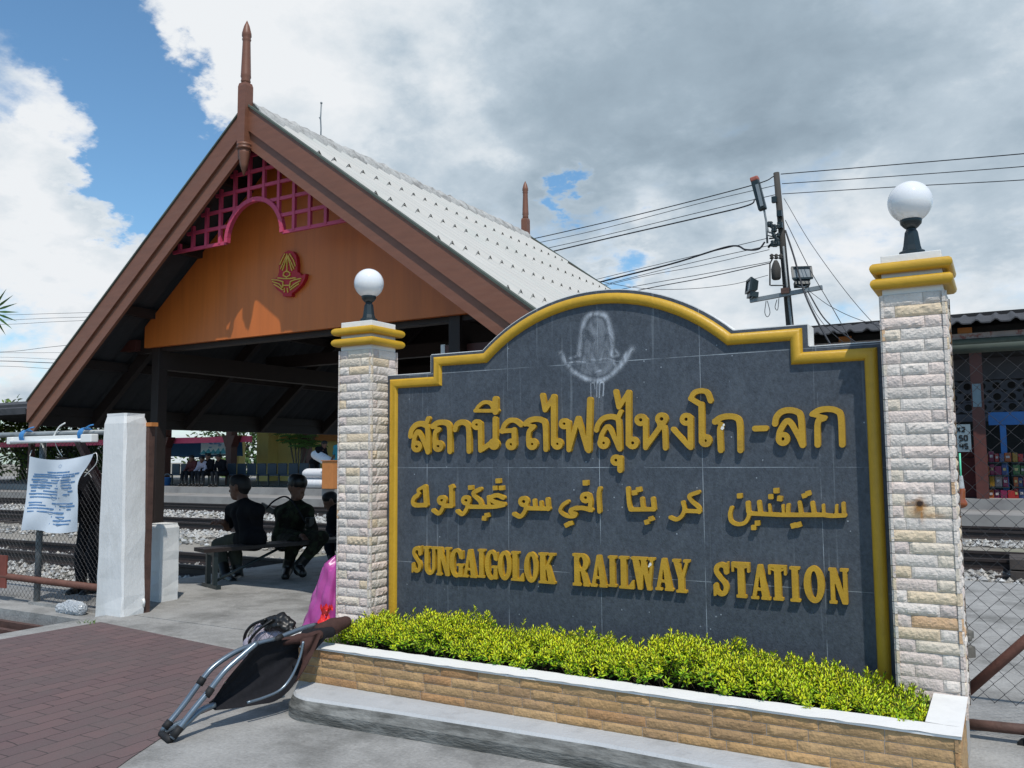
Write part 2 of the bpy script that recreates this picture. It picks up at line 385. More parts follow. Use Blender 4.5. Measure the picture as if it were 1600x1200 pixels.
M['kerbface'] = mat('grimy_kerb_face', (0.20, 0.20, 0.19), 0.95, 0.25, 8, 0.8, 40, dirt=(0.06, 0.06, 0.055), dscale=7, damt=0.85, dlo=.42, dhi=.62, stretch=(.6, .6, 3))
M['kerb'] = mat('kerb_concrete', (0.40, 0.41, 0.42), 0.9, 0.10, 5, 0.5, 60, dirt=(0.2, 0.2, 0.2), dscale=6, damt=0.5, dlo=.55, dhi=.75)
M['roof'] = mat('pale_fibre_cement', (0.455, 0.44, 0.41), 0.8, 0.07, 3, 0.1, 60, dirt=(0.36, 0.40, 0.37), dscale=2.5, damt=0.5, dlo=.5, dhi=.75, stretch=(.5, 4, .5))
M['ridge'] = mat('ridge_cement', (0.40, 0.39, 0.37), 0.9, 0.25, 12, 0.5, 40, dirt=(0.15, 0.14, 0.13), dscale=8, damt=0.7, dlo=.48, dhi=.65)
M['brown'] = mat('brown_paint', (0.185, 0.076, 0.045), 0.45, 0.12, 5, 0.1, 80, stretch=(1, 1, 6), dirt=(0.2, 0.12, 0.09), dscale=4, damt=0.25, dlo=.5, dhi=.8)
M['darkwood'] = mat('dark_brown_wood', (0.022, 0.014, 0.012), 0.6, 0.2, 6, 0.1, 60)
M['redwood'] = mat('reddish_brown_paint', (0.085, 0.026, 0.02), 0.5, 0.2, 6)
M['orange'] = mat('orange_board', (0.54, 0.140, 0.026), 0.40, 0.10, 2.5, 0.05, 12, stretch=(5, 5, .35), dirt=(.36, .10, .022), dscale=1.6, damt=.4, dlo=.5, dhi=.7)
M['pink'] = mat('pink_lattice', (0.48, 0.055, 0.115), 0.5, 0.1, 10)
M['emblem'] = mat('emblem_red', (0.42, 0.012, 0.025), 0.5, 0.1, 10)
M['emgold'] = mat('emblem_gold', (0.58, 0.34, 0.04), 0.4, 0.1, 20)
M['black'] = mat('black_enamel', (0.012, 0.02, 0.022), 0.35, 0.2, 10, spec=.5)
M['globe'] = mat('opal_globe', (0.74, 0.74, 0.75), 0.08, 0.02, 4, spec=.6, dirt=(.7, .7, .7), dscale=6, damt=.2)
M['steel'] = mat('grey_steel', (0.22, 0.24, 0.25), 0.5, 0.2, 10, metal=.3)
M['chairtube'] = mat('grey_tube', (0.16, 0.20, 0.24), 0.28, 0.12, 20, metal=.55, spec=.6)
M['rust'] = mat('rusty_steel', (0.085, 0.045, 0.035), 0.7, 0.35, 12, 0.3, 60)
M['rustrun'] = mat('rust_stain', (0.46, 0.29, 0.16), 0.9, 0.25, 25)
M['redrust'] = mat('red_rust_pipe', (0.13, 0.055, 0.04), 0.7, 0.3, 10, 0.3, 60)
M['wire'] = mat('galvanised_wire', (0.035, 0.035, 0.04), 0.6, 0.2, 8, metal=.2)
M['cable'] = mat('black_cable', (0.02, 0.022, 0.028), 0.6, 0.2, 4)
M['ballast'] = mat('pale_ballast', (0.36, 0.35, 0.33), 0.9, 0.25, 30, attr=True)
M['dirt'] = mat('ground_dirt', (0.24, 0.22, 0.19), 0.95, 0.25, 1.4, 0.5, 40, dirt=(0.12, 0.13, 0.06), dscale=.6, damt=0.7, dlo=.52, dhi=.66)
M['platform'] = mat('platform_concrete', (0.26, 0.25, 0.24), 0.9, 0.15, 3, dirt=(.12, .11, .11), dscale=1.5, damt=.6)
M['rail'] = mat('rail_steel', (0.045, 0.035, 0.033), 0.55, 0.25, 10, metal=.4)
M['sleeper'] = mat('sleeper_wood', (0.06, 0.05, 0.045), 0.9, 0.3, 8)
M['tee_black'] = mat('black_cotton', (0.008, 0.008, 0.010), 0.95, 0.2, 20, spec=.1)
M['khaki'] = mat('khaki_cotton', (0.062, 0.062, 0.048), 0.95, 0.15, 20, spec=.1)
M['skin'] = mat('tan_skin', (0.15, 0.075, 0.05), 0.6, 0.08, 20)
M['hair'] = mat('black_hair', (0.008, 0.007, 0.007), 0.6, 0.2, 40)
M['camo'] = mat('camouflage_cloth', (0.022, 0.026, 0.015), 0.95, 0.5, 14, spec=.1, dirt=(0.012, 0.010, 0.008), dscale=11, damt=.95, dlo=.48, dhi=.53)
M['boot'] = mat('black_leather', (0.008, 0.008, 0.008), 0.4, 0.2, 20)
M['navy'] = mat('dark_trousers', (0.012, 0.014, 0.018), 0.9, 0.2, 20, spec=.1)
M['sling'] = mat('black_sling_fabric', (0.014, 0.014, 0.017), 0.9, 0.2, 40, 0.15, 200, spec=.15)
M['flap'] = mat('brown_sling_fabric', (0.055, 0.028, 0.024), 0.85, 0.2, 30, 0.2, 120, spec=.2)
M['purple'] = mat('purple_plastic', (0.40, 0.06, 0.27), 0.32, 0.25, 7, 0.3, 12, spec=.5)
M['redbag'] = mat('red_plastic', (0.62, 0.02, 0.02), 0.35, 0.2, 9, 0.3, 15)
M['bluepaint'] = mat('blue_paint', (0.03, 0.13, 0.36), 0.55, 0.15, 5)
M['bluetarp'] = mat('blue_awning', (0.015, 0.075, 0.17), 0.7, 0.12, 3)
M['pinkroof'] = mat('pink_fascia', (0.80, 0.10, 0.20), 0.6, 0.08, 3)
M['yellow'] = mat('yellow_wall', (0.75, 0.58, 0.22), 0.8, 0.08, 2)
M['sack'] = mat('white_woven_sack', (0.62, 0.62, 0.64), 0.8, 0.1, 20, dirt=(.5, .12, .2), dscale=7, damt=.5, dlo=.6, dhi=.68)
M['crate'] = mat('orange_crate', (0.48, 0.18, 0.05), 0.6, 0.1, 8)
M['seatblue'] = mat('blue_seat_plastic', (0.02, 0.035, 0.055), 0.5, 0.15, 5)
M['turq'] = mat('turquoise_cloth', (0.03, 0.22, 0.28), 0.9, 0.1, 9)
M['redcloth'] = mat('dark_red_cloth', (0.07, 0.015, 0.015), 0.9, 0.1, 9)
M['greycloth'] = mat('grey_blue_cloth', (0.34, 0.31, 0.37), 0.9, 0.1, 9)
M['leafdark'] = mat('tree_leaf', (0.055, 0.10, 0.02), 0.6, 0.4, 1.2, attr=True)
M['bark'] = mat('bark', (0.09, 0.07, 0.05), 0.95, 0.3, 10, 0.5, 40)
M['hedge'] = mat('golden_leaf', (0.50, 0.455, 0.012), 0.5, 0.12, 20, attr=True, spec=.35)
M['twig'] = mat('twig', (0.07, 0.06, 0.03), 0.9, 0.2, 20)
M['soil'] = mat('planter_soil', (0.06, 0.045, 0.03), 0.95, 0.3, 20, 0.5, 60)
M['darkroof'] = mat('dark_roof', (0.045, 0.045, 0.05), 0.8, 0.25, 3)
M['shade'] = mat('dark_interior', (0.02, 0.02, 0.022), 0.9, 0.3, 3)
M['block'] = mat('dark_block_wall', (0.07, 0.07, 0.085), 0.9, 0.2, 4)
M['gutter'] = mat('mossy_gutter', (0.07, 0.085, 0.07), 0.8, 0.3, 4)
M['fascia'] = mat('peeling_fascia', (0.36, 0.30, 0.29), 0.8, 0.2, 5, dirt=(.26, .06, .05), dscale=6, damt=.8, dlo=.5, dhi=.6)
M['poster'] = mat('pale_poster', (0.15, 0.20, 0.23), 0.7, 0.1, 6)
M['packet'] = mat('snack_packets', (0.42, 0.38, 0.38), 0.35, 0.3, 40, attr=True)
M['woodpole'] = mat('weathered_pole', (0.055, 0.05, 0.045), 0.9, 0.3, 8, 0.4, 30, stretch=(1, 1, .2))
M['glass'] = mat('lamp_glass', (0.20, 0.22, 0.23), 0.15, 0.2, 12, spec=.6)
M['redcap'] = mat('faded_red_cap', (0.35, 0.10, 0.07), 0.5, 0.15, 8)
M['cloth'] = mat('banner_cloth', (0.60, 0.65, 0.71), 0.85, 0.05, 6)
M['ink'] = mat('blue_ink', (0.10, 0.22, 0.42), 0.85, 0.25, 60)
M['plastic'] = mat('white_plastic', (0.78, 0.78, 0.76), 0.4, 0.05, 5)
M['bluecord'] = mat('blue_cord', (0.05, 0.22, 0.50), 0.6, 0.1, 9)
M['clearbag'] = mat('clear_plastic_scrap', (0.38, 0.40, 0.42), 0.2, 0.1, 10, 0.6, 40)
M['tea'] = mat('iced_tea', (0.28, 0.07, 0.02), 0.15, 0.3, 20, spec=.6)
M['straw'] = mat('green_straw', (0.12, 0.60, 0.38), 0.4, 0.05, 9)
M['palm'] = mat('palm_leaf', (0.07, 0.15, 0.03), 0.5, 0.25, 4)
M['weed'] = mat('green_weed', (0.09, 0.14, 0.03), 0.7, 0.3, 20)
M['tyre'] = mat('black_rubber', (0.012, 0.012, 0.013), 0.7, 0.2, 10)
M['terracotta'] = mat('red_board', (0.20, 0.055, 0.04), 0.8, 0.2, 8)
M['gunmetal'] = mat('gun_metal', (0.01, 0.01, 0.011), 0.4, 0.1, 10, metal=.3)
# ------------------------------------------------------------------ special surfaces
def slate_mat():
    m = mat('slate_board', (0.055, 0.066, 0.083), 0.62, 0.34, 60, 0.2, 120, spec=.35, dirt=(0.13, 0.15, 0.175), dscale=7, damt=0.35, dlo=.5, dhi=.8, stretch=(1, 1, .75))
    t = m.node_tree; b = t.nodes['Principled BSDF']; base = b.inputs['Base Color'].links[0].from_socket
    g = t.nodes.new('ShaderNodeNewGeometry'); s = t.nodes.new('ShaderNodeSeparateXYZ'); t.links.new(g.outputs['Position'], s.inputs[0])
    def mth(op, a, b_=None, c_=None):
        n = t.nodes.new('ShaderNodeMath'); n.operation = op
        for i, v in enumerate((a, b_, c_)):
            if v is None: continue
            if isinstance(v, (int, float)): n.inputs[i].default_value = v
            else: t.links.new(v, n.inputs[i])
        return n.outputs[0]
    def joint(sock, off):
        x = mth('FRACT', mth('DIVIDE', mth('SUBTRACT', sock, off), 0.6)); x = mth('MINIMUM', x, mth('SUBTRACT', 1.0, x))
        return mth('LESS_THAN', x, 0.0028)
    jn = mth('MAXIMUM', joint(s.outputs[0], -3.195), joint(s.outputs[2], 1.296))
    nz = t.nodes.new('ShaderNodeTexNoise'); nz.inputs['Scale'].default_value = 5; nz.inputs['Detail'].default_value = 6; t.links.new(g.outputs['Position'], nz.inputs['Vector'])
    jf = mth('MULTIPLY', jn, mth('MULTIPLY_ADD', nz.outputs['Fac'], 2.6, -0.95)); 
    # chalky runs: narrow vertical streaks and specks
    mp = t.nodes.new('ShaderNodeMapping'); mp.inputs['Scale'].default_value = (38, 1, 1.1); t.links.new(g.outputs['Position'], mp.inputs[0])
    st = t.nodes.new('ShaderNodeTexNoise'); st.inputs['Scale'].default_value = 1.0; st.inputs['Detail'].default_value = 2; t.links.new(mp.outputs[0], st.inputs['Vector'])
    sr = t.nodes.new('ShaderNodeMapRange'); sr.inputs['From Min'].default_value = .66; sr.inputs['From Max'].default_value = .80; sr.inputs['To Max'].default_value = .22; t.links.new(st.outputs['Fac'], sr.inputs['Value'])
    vo = t.nodes.new('ShaderNodeTexVoronoi'); vo.inputs['Scale'].default_value = 17; t.links.new(g.outputs['Position'], vo.inputs['Vector'])
    spk = mth('MULTIPLY', mth('LESS_THAN', vo.outputs['Distance'], 0.07), mth('GREATER_THAN', nz.outputs['Fac'], .53))
    tot = mth('MINIMUM', mth('ADD', mth('MAXIMUM', jf, 0.0), mth('ADD', sr.outputs[0], mth('MULTIPLY', spk, .55))), 0.8)
    x = t.nodes.new('ShaderNodeMix'); x.data_type = 'RGBA'; t.links.new(tot, x.inputs[0]); t.links.new(base, x.inputs[6]); x.inputs[7].default_value = (.40, .45, .50, 1)
    t.links.new(x.outputs[2], b.inputs['Base Color']); return m
M['slate'] = slate_mat()

def paver_mat():
    m = bpy.data.materials.new('red_pavers'); m.use_nodes = True; t = m.node_tree; b = t.nodes['Principled BSDF']; b.inputs['Roughness'].default_value = .85
    b.inputs['Specular IOR Level'].default_value = .25
    g = t.nodes.new('ShaderNodeNewGeometry'); nz = t.nodes.new('ShaderNodeTexNoise'); nz.inputs['Scale'].default_value = 11; nz.inputs['Detail'].default_value = 1
    t.links.new(g.outputs['Position'], nz.inputs['Vector'])
    vm = t.nodes.new('ShaderNodeVectorMath'); vm.operation = 'MULTIPLY_ADD'; t.links.new(nz.outputs['Color'], vm.inputs[0]); vm.inputs[1].default_value = (.022, .022, 0); t.links.new(g.outputs['Position'], vm.inputs[2])
    mp = t.nodes.new('ShaderNodeMapping'); mp.inputs['Rotation'].default_value = (0, 0, R(90)); t.links.new(vm.outputs[0], mp.inputs[0])
    br = t.nodes.new('ShaderNodeTexBrick'); br.inputs['Scale'].default_value = 1; br.inputs['Brick Width'].default_value = .235; br.inputs['Row Height'].default_value = .118
    br.inputs['Mortar Size'].default_value = .0035; br.inputs['Mortar Smooth'].default_value = .3; br.inputs['Bias'].default_value = 0
    br.inputs['Color1'].default_value = (.150, .098, .097, 1); br.inputs['Color2'].default_value = (.122, .084, .086, 1); br.inputs['Mortar'].default_value = (.042, .034, .034, 1)
    t.links.new(mp.outputs[0], br.inputs['Vector'])
    n2 = t.nodes.new('ShaderNodeTexNoise'); n2.inputs['Scale'].default_value = 2.2; n2.inputs['Detail'].default_value = 9; n2.inputs['Roughness'].default_value = .7; t.links.new(g.outputs['Position'], n2.inputs['Vector'])
    q = t.nodes.new('ShaderNodeMapRange'); q.inputs['From Min'].default_value = .42; q.inputs['From Max'].default_value = .72; q.inputs['To Max'].default_value = .8; t.links.new(n2.outputs['Fac'], q.inputs['Value'])
    x = t.nodes.new('ShaderNodeMix'); x.data_type = 'RGBA'; t.links.new(q.outputs[0], x.inputs[0]); t.links.new(br.outputs['Color'], x.inputs[6]); x.inputs[7].default_value = (.115, .095, .092, 1)
    t.links.new(x.outputs[2], b.inputs['Base Color'])
    n3 = t.nodes.new('ShaderNodeTexNoise'); n3.inputs['Scale'].default_value = 60; n3.inputs['Detail'].default_value = 4; t.links.new(g.outputs['Position'], n3.inputs['Vector'])
    hm = t.nodes.new('ShaderNodeMath'); hm.operation = 'MULTIPLY_ADD'; t.links.new(br.outputs['Fac'], hm.inputs[0]); hm.inputs[1].default_value = -1.2; t.links.new(n3.outputs['Fac'], hm.inputs[2])
    bp = t.nodes.new('ShaderNodeBump'); bp.inputs['Strength'].default_value = .55; bp.inputs['Distance'].default_value = .006; t.links.new(hm.outputs[0], bp.inputs['Height']); t.links.new(bp.outputs[0], b.inputs['Normal'])
    return m
M['pavers'] = paver_mat()

def crack(m, scale=1.3, amt=.6):
    t = m.node_tree; b = t.nodes['Principled BSDF']; base = b.inputs['Base Color'].links[0].from_socket
    g = t.nodes.new('ShaderNodeNewGeometry'); nz = t.nodes.new('ShaderNodeTexNoise'); nz.inputs['Scale'].default_value = 3; nz.inputs['Detail'].default_value = 5; t.links.new(g.outputs['Position'], nz.inputs['Vector'])
    vm = t.nodes.new('ShaderNodeVectorMath'); vm.operation = 'MULTIPLY_ADD'; t.links.new(nz.outputs['Color'], vm.inputs[0]); vm.inputs[1].default_value = (.5, .5, 0); t.links.new(g.outputs['Position'], vm.inputs[2])
    v = t.nodes.new('ShaderNodeTexVoronoi'); v.feature = 'DISTANCE_TO_EDGE'; v.inputs['Scale'].default_value = scale; t.links.new(vm.outputs[0], v.inputs['Vector'])
    q = t.nodes.new('ShaderNodeMapRange'); q.inputs['From Min'].default_value = .004; q.inputs['From Max'].default_value = .012; q.inputs['To Min'].default_value = amt; q.inputs['To Max'].default_value = 0; t.links.new(v.outputs['Distance'], q.inputs['Value'])
    k = t.nodes.new('ShaderNodeTexNoise'); k.inputs['Scale'].default_value = 55; k.inputs['Detail'].default_value = 6; k.inputs['Roughness'].default_value = .75; t.links.new(g.outputs['Position'], k.inputs['Vector'])
    kq = t.nodes.new('ShaderNodeMapRange'); kq.inputs['From Min'].default_value = .3; kq.inputs['From Max'].default_value = .7; kq.inputs['To Min'].default_value = .78; kq.inputs['To Max'].default_value = 1.22; t.links.new(k.outputs['Fac'], kq.inputs['Value'])
    y = t.nodes.new('ShaderNodeVectorMath'); y.operation = 'SCALE'; t.links.new(base, y.inputs[0]); t.links.new(kq.outputs[0], y.inputs['Scale'])
    x = t.nodes.new('ShaderNodeMix'); x.data_type = 'RGBA'; t.links.new(q.outputs[0], x.inputs[0]); t.links.new(y.outputs[0], x.inputs[6]); x.inputs[7].default_value = (.07, .07, .07, 1)
    t.links.new(x.outputs[2], b.inputs['Base Color'])
crack(M['slab'], .45, .16)

# ------------------------------------------------------------------ ground
def sheet(name, poly, z, m, depth=None):
    b = MB()
    if depth: b.prism(poly, z-depth, z, 'z')
    else: b.add([(p[0], p[1], z) for p in poly], [tuple(range(len(poly)))])
    return tag(b.build(name, m), kind='structure')
sheet('ground', [(-600, -400), (600, -400), (600, 900), (-600, 900)], -0.17, M['dirt'])
sheet('forecourt', [(-6.93, -7), (16, -7), (16, 4.94), (-6.93, 4.94)], 0.0, M['slab'], .3)
sheet('pavilion_floor', [(-8.3, 4.955), (-2.95, 4.955), (-2.95, 10.0), (-8.3, 10.0)], 0.0, M['slab'], .3)
sheet('yard_floor', [(-2.94, 4.955), (16, 4.955), (16, 10.6), (-2.94, 10.6)], -0.006, M['slab'], .3)
pv = [on_z(*p, 0) for p in ((-60, 1017), (160, 987), (372, 1017), (420, 1040), (352, 1100), (300, 1122), (205, 1185), (60, 1290), (-900, 1700))]
pv = [(p[0], p[1]) for p in pv]
pv[0] = (-6.72, 3.3); pv[1] = (-6.66, 4.60); pv[-1] = (-6.72, -3)
sheet('red_paving', pv, 0.004, M['pavers'])
# the strip the fence stands on, left of the forecourt
sheet('fence_footing', [(-14, 4.70), (-6.94, 4.70), (-6.94, 5.9), (-8.31, 5.9), (-14, 5.9)], -0.03, M['slab'], .25)

def pebbles(name, boxes, n, seed, size=(.03, .075), z=-.16, label=None):
    r = random.Random(seed); b = MB(); area = [(x1-x0)*(y1-y0) for x0, x1, y0, y1 in boxes]
    ic = [(-1, -1, 0), (1, -1, 0), (1, 1, 0), (-1, 1, 0), (0, 0, 1), (0, 0, -1)]
    fs = [(0, 1, 4), (1, 2, 4), (2, 3, 4), (3, 0, 4), (1, 0, 5), (2, 1, 5), (3, 2, 5), (0, 3, 5)]
    for _ in range(n):
        x0, x1, y0, y1 = r.choices(boxes, area)[0]; s_ = r.uniform(*size); c = (r.uniform(x0, x1), r.uniform(y0, y1), z+s_*r.uniform(.0, .45))
        a = r.random()*6.28; q = r.uniform(.6, 1.25); tl = r.uniform(-.5, .5)
        vs = []
        for v in ic:
            x, y, zz = v[0]*.5*r.uniform(.7, 1.2), v[1]*.5*q*r.uniform(.7, 1.2), v[2]*.55*r.uniform(.7, 1.2)+v[0]*tl*.3
            vs.append((c[0]+s_*(x*math.cos(a)-y*math.sin(a)), c[1]+s_*(x*math.sin(a)+y*math.cos(a)), c[2]+s_*zz))
        g = r.uniform(.45, 1.35); w = r.uniform(-.05, .05)
        b.add(vs, fs, False, (g*(1+w), g, g*(1-w*1.3)))
    o = b.build(name, M['ballast'], fixn=False); return tag(o, label, 'ballast', kind='stuff')
pebbles('track_ballast', [(-18, -8.4, 6.2, 9.6), (-19, -6, 11.6, 14.7)], 13000, 3, label='pale crushed stone ballast spread between the rails on the left')
pebbles('far_ballast', [(-36, -12, 14.6, 19.3), (-20, -8.5, 10.5, 14.6)], 7000, 4, (.05, .10), label='strip of pale ballast in front of the far platform edge')
pebbles('yard_ballast', [(-4, 4, 10.65, 12.6), (-4, 4, 16.2, 17.2)], 5200, 5, (.03, .08), label='pale ballast stones beyond the concrete yard on the right')

# rails and sleepers
def track(y, x0, x1, label, gap=1.0, z=-.13, sleepers=True):
    t = empty('railway_track', (x0, y, z), label, 'railway track', 'railway tracks')
    for k in (0, 1):
        b = MB(); yy = y+k*gap
        b.prism([(yy-.06, z), (yy+.06, z), (yy+.055, z+.018), (yy+.012, z+.03), (yy+.012, z+.105), (yy+.034, z+.115), (yy+.034, z+.15), (yy-.034, z+.15), (yy-.034, z+.115), (yy-.012, z+.105), (yy-.012, z+.03), (yy-.055, z+.018)], x0, x1, 'x')
        b.build('rail', M['rail'], t)
    if sleepers:
        b = MB(); x = x0+.3
        while x < x1-.2: b.box((x, y+gap/2, z-.045), (.22, 2.0, .085), rz=rnd.uniform(-.01, .01)); x += .65
        b.build('sleepers', M['sleeper'], t)['kind'] = 'stuff'
    return t
track(7.55, -24, -8.36, 'nearest pair of rails, running past the left side of the pavilion floor')
track(12.7, -40, 1.2, 'middle pair of rails, crossing the ballast behind the seated people')
track(17.4, -48, 10, 'farthest pair of rails, running right along the foot of the far platform')
# far platform in two steps
b = MB(); b.box2((-70, 19.5, -.25), (30, 21.3, .17)); b.box2((-70, 21.302, -.25), (30, 34, .40)); 
tag(b.build('platform', M['platform']), kind='structure')

# stacked sleepers and rubble in the right yard
t = empty('sleeper_stack', (.6, 12.1, -.17), 'stack of dark wooden sleepers lying by the rails at the right edge', 'timber stack')
for k in range(6):
    b = MB(); b.box((.95, 12.05+.24*(k % 3), -.1+.14*(k//3)), (1.9, .2, .125), rz=rnd.uniform(-.03, .03), bev=.008); b.build('sleeper', M['sleeper'], t)
b = MB()
for k in range(46):
    s_ = rnd.uniform(.05, .13); b.box((rnd.uniform(-.85, -.28), rnd.uniform(5.9, 7.9), .0+s_*.2), (s_, s_*rnd.uniform(.6, 1.3), s_*.7), rz=rnd.random()*3, col=(.35, .33, .3), bev=.012)
tag(b.build('rubble_pile', M['ballast']), 'dark broken concrete rubble lying beyond the fence by the right pillar', 'rubble', kind='stuff')

# drain beside the paving, left edge
t = empty('drain_cover', (-7.4, 4.0, -.1), 'dark open drain cover of steel bars beside the paving edge', 'drain cover')
for k in range(5):
    b = MB(); b.box2((-9.5, 3.55+.22*k, -.12), (-7.0, 3.60+.22*k, -.06)); b.build('bar', M['rust'], t)
b = MB(); b.box2((-9.5, 3.4, -.165), (-6.95, 4.68, -.15)); b.build('shaded_trough', M['shade'], t)  # flat near-black sheet, paints the shadow inside the gutter
b = MB()
for k in range(14):
    x, y = -6.72+rnd.uniform(-.06, .08), 4.52+rnd.uniform(-.05, .05)
    b.add([(x, y, .004), (x+rnd.uniform(-.04, .04), y+rnd.uniform(-.04, .04), .03), (x+.015, y, .004)], [(0, 1, 2)])
tag(b.build('weed', M['weed'], fixn=False), 'small green weed growing at the corner of the red paving', 'weed', kind='stuff')

# ------------------------------------------------------------------ kerb and planter
KY = 3.67     # planter front face
PX0, PX1, PT = -3.80, -.190, .305
b = MB(); arc = []
for k in range(9):
    a = R(180-90*k/8)  # rounded left end
    arc.append((-3.02+.34*math.cos(a)*1.0, 3.50-.0+.0*math.sin(a)))
pts = [(-3.42, 3.70)]
for k in range(11):
    a = R(180+80*k/10); pts.append((-3.18+.24*math.cos(a), 3.58+.17*math.sin(a)))
pts += [(-2.6, 3.455), (-1.6, 3.50), (-.6, 3.47), (3.0, 3.40), (3.0, 3.70)]
top = [(x, y) for x, y in pts]; bot = [(x, y-.03 if y < 3.6 else y) for x, y in pts]
n = len(pts); vs = [(x, y, -.2) for x, y in bot]+[(x, y-.0, .055) for x, y in bot]+[(x, y+.004, .098) for x, y in top]+[(x, y+.018 if y < 3.6 else y, .11) for x, y in top]
fs = [tuple(range(3*n, 4*n))]
for L in range(3): fs += [(L*n+i, L*n+(i+1) % n, (L+1)*n+(i+1) % n, (L+1)*n+i) for i in range(n)]
b.add(vs, fs)
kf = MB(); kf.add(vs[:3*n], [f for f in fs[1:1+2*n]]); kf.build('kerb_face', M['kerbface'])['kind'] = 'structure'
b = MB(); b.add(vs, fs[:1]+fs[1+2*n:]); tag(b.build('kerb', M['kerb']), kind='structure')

def stone_face(b, p0, ux, width, z0, z1, course, lengths, nrm, seed, cols, rough=.012, gap=.0032, nx=10, nz=5, cap=None):
    """split-face stones on a vertical face: p0 = corner (x,y), ux = unit vector along the face, nrm = outward"""
    r = random.Random(seed); rows = round((z1-z0)/course); ch = (z1-z0)/rows
    for j in range(rows):
        x = 0; row = []; k = j % 2
        pat = list(lengths(r, j))
        tot = sum(pat); pat = [p*width/tot for p in pat]
        for L in pat:
            col = r.choices([c for c, w in cols], [w for c, w in cols])[0]; g = r.uniform(.9, 1.08); col = tuple(min(1.4, q*g) for q in col)
            n1 = max(3, int(nx*L/.14)); px, pz = r.uniform(0, 50), r.uniform(0, 50); base = r.uniform(.4, 1.0)
            ridge = [r.gauss(.5, .16) for _ in range(n1+1)]; vs = []
            for b_ in range(nz+1):
                for a_ in range(n1+1):
                    u, v = a_/n1, b_/nz
                    e = min(1, min(u*L, (1-u)*L)/.006)*min(1, min(v, 1-v)*ch/.005)
                    c = ridge[a_]; t = (v/c if v < c else (1-v)/(1-c)) if 0.05 < c < .95 else .5
                    h = e*rough*base*(.35+.65*max(0, min(1, t))+r.uniform(-.16, .16))
                    s_ = x+gap*.5+(L-gap)*u; zz = z0+ch*j+gap*.5+(ch-gap)*v
                    vs.append((p0[0]+ux[0]*s_+nrm[0]*h, p0[1]+ux[1]*s_+nrm[1]*h, zz))
            # skirt back into the wall so the joints read as gaps
            ring = [i for i in range(n1+1)]+[(q+1)*(n1+1)-1 for q in range(1, nz+1)]+[nz*(n1+1)+i for i in range(n1-1, -1, -1)]+[q*(n1+1) for q in range(nz-1, 0, -1)]
            m0 = len(vs); vs += [(vs[i][0]-nrm[0]*.012, vs[i][1]-nrm[1]*.012, vs[i][2]) for i in ring]
            fs = [(q*(n1+1)+i, q*(n1+1)+i+1, (q+1)*(n1+1)+i+1, (q+1)*(n1+1)+i) for q in range(nz) for i in range(n1)]
            fs += [(ring[i], m0+i, m0+(i+1) % len(ring), ring[(i+1) % len(ring)]) for i in range(len(ring))]
            b.add(vs, fs, False, col); x += L
PALE = [((1, .99, .98), 5), ((1.0, .96, .86), 2.4), ((1.0, .92, .90), 2.6), ((.95, .94, .93), 2.5), ((1.02, .90, .70), 1.0), ((.98, .70, .45), .22), ((.90, .84, .84), 1.2)]
BROWN = [((1, 1, 1), 4), ((1.08, 1.03, .95), 3), ((.86, .84, .86), 2), ((.92, .80, .74), 1.4), ((1.15, 1.15, 1.15), 1)]
pl = empty('planter', (-2, 4.1, .1), 'long low planter faced in brown sandstone with a white painted rim', 'planter')
b = MB(); b.box2((PX0+.012, KY+.012, -.1), (PX1-.012, 3.83, PT-.014)); b.box2((PX0+.012, 3.832, -.1), (PX0+.13, 4.5, PT-.014)); b.box2((PX1-.13, 3.832, -.1), (PX1-.012, 4.26, PT-.014)); b.build('wall', M['mortar'], pl)
def bl(r, j):
    o = []; x = 0
    while x < 3.55: L = r.uniform(.16, .30); o.append(L); x += L
    return o
b = MB(); stone_face(b, (PX0, KY+.01), (1, 0), PX1-PX0, .105, PT-.013, .048, bl, (0, -1), 21, BROWN, .009, .003, 9, 4)
stone_face(b, (PX1-.01, KY), (0, 1), .60, -.01, PT-.013, .048, lambda r, j: [r.uniform(.18, .26), r.uniform(.18, .26), .2], (1, 0), 22, BROWN, .009, .003, 9, 4)
stone_face(b, (PX0+.01, 4.5), (0, -1), .83, -.01, PT-.013, .048, lambda r, j: [r.uniform(.18, .26), r.uniform(.18, .26), .2], (-1, 0), 23, BROWN, .009, .003, 9, 4)
b.build('stone_cladding', M['brownstone'], pl)
def rim(x0, y0, x1, y1, b):
    nx = max(2, int((x1-x0)/.05)); ny = max(2, int((y1-y0)/.05)); r = random.Random(9)
    e0 = [r.uniform(-.004, .003) for _ in range(nx+1)]
    def f(u, v):
        i = min(nx, int(round(u*nx))); return (x0+(x1-x0)*u, y0+(y1-y0)*v+(e0[i] if v == 0 else 0), PT+r.uniform(-.0015, .0015))
    b.grid(f, nx, ny, True); b.box2((x0+.004, y0+.006, PT-.012), (x1-.002, y1-.002, PT-.003))
b = MB(); rim(PX0-.004, KY-.006, PX1+.004, 3.80, b); rim(PX1-.13, 3.804, PX1+.004, 4.28, b); rim(PX0-.004, 3.804, PX0+.13, 4.28, b); b.build('rim', M['white'], pl)
b = MB(); b.box2((PX0+.135, 3.835, .0), (PX1-.135, 4.45, PT-.05)); b.build('soil', M['soil'], pl)

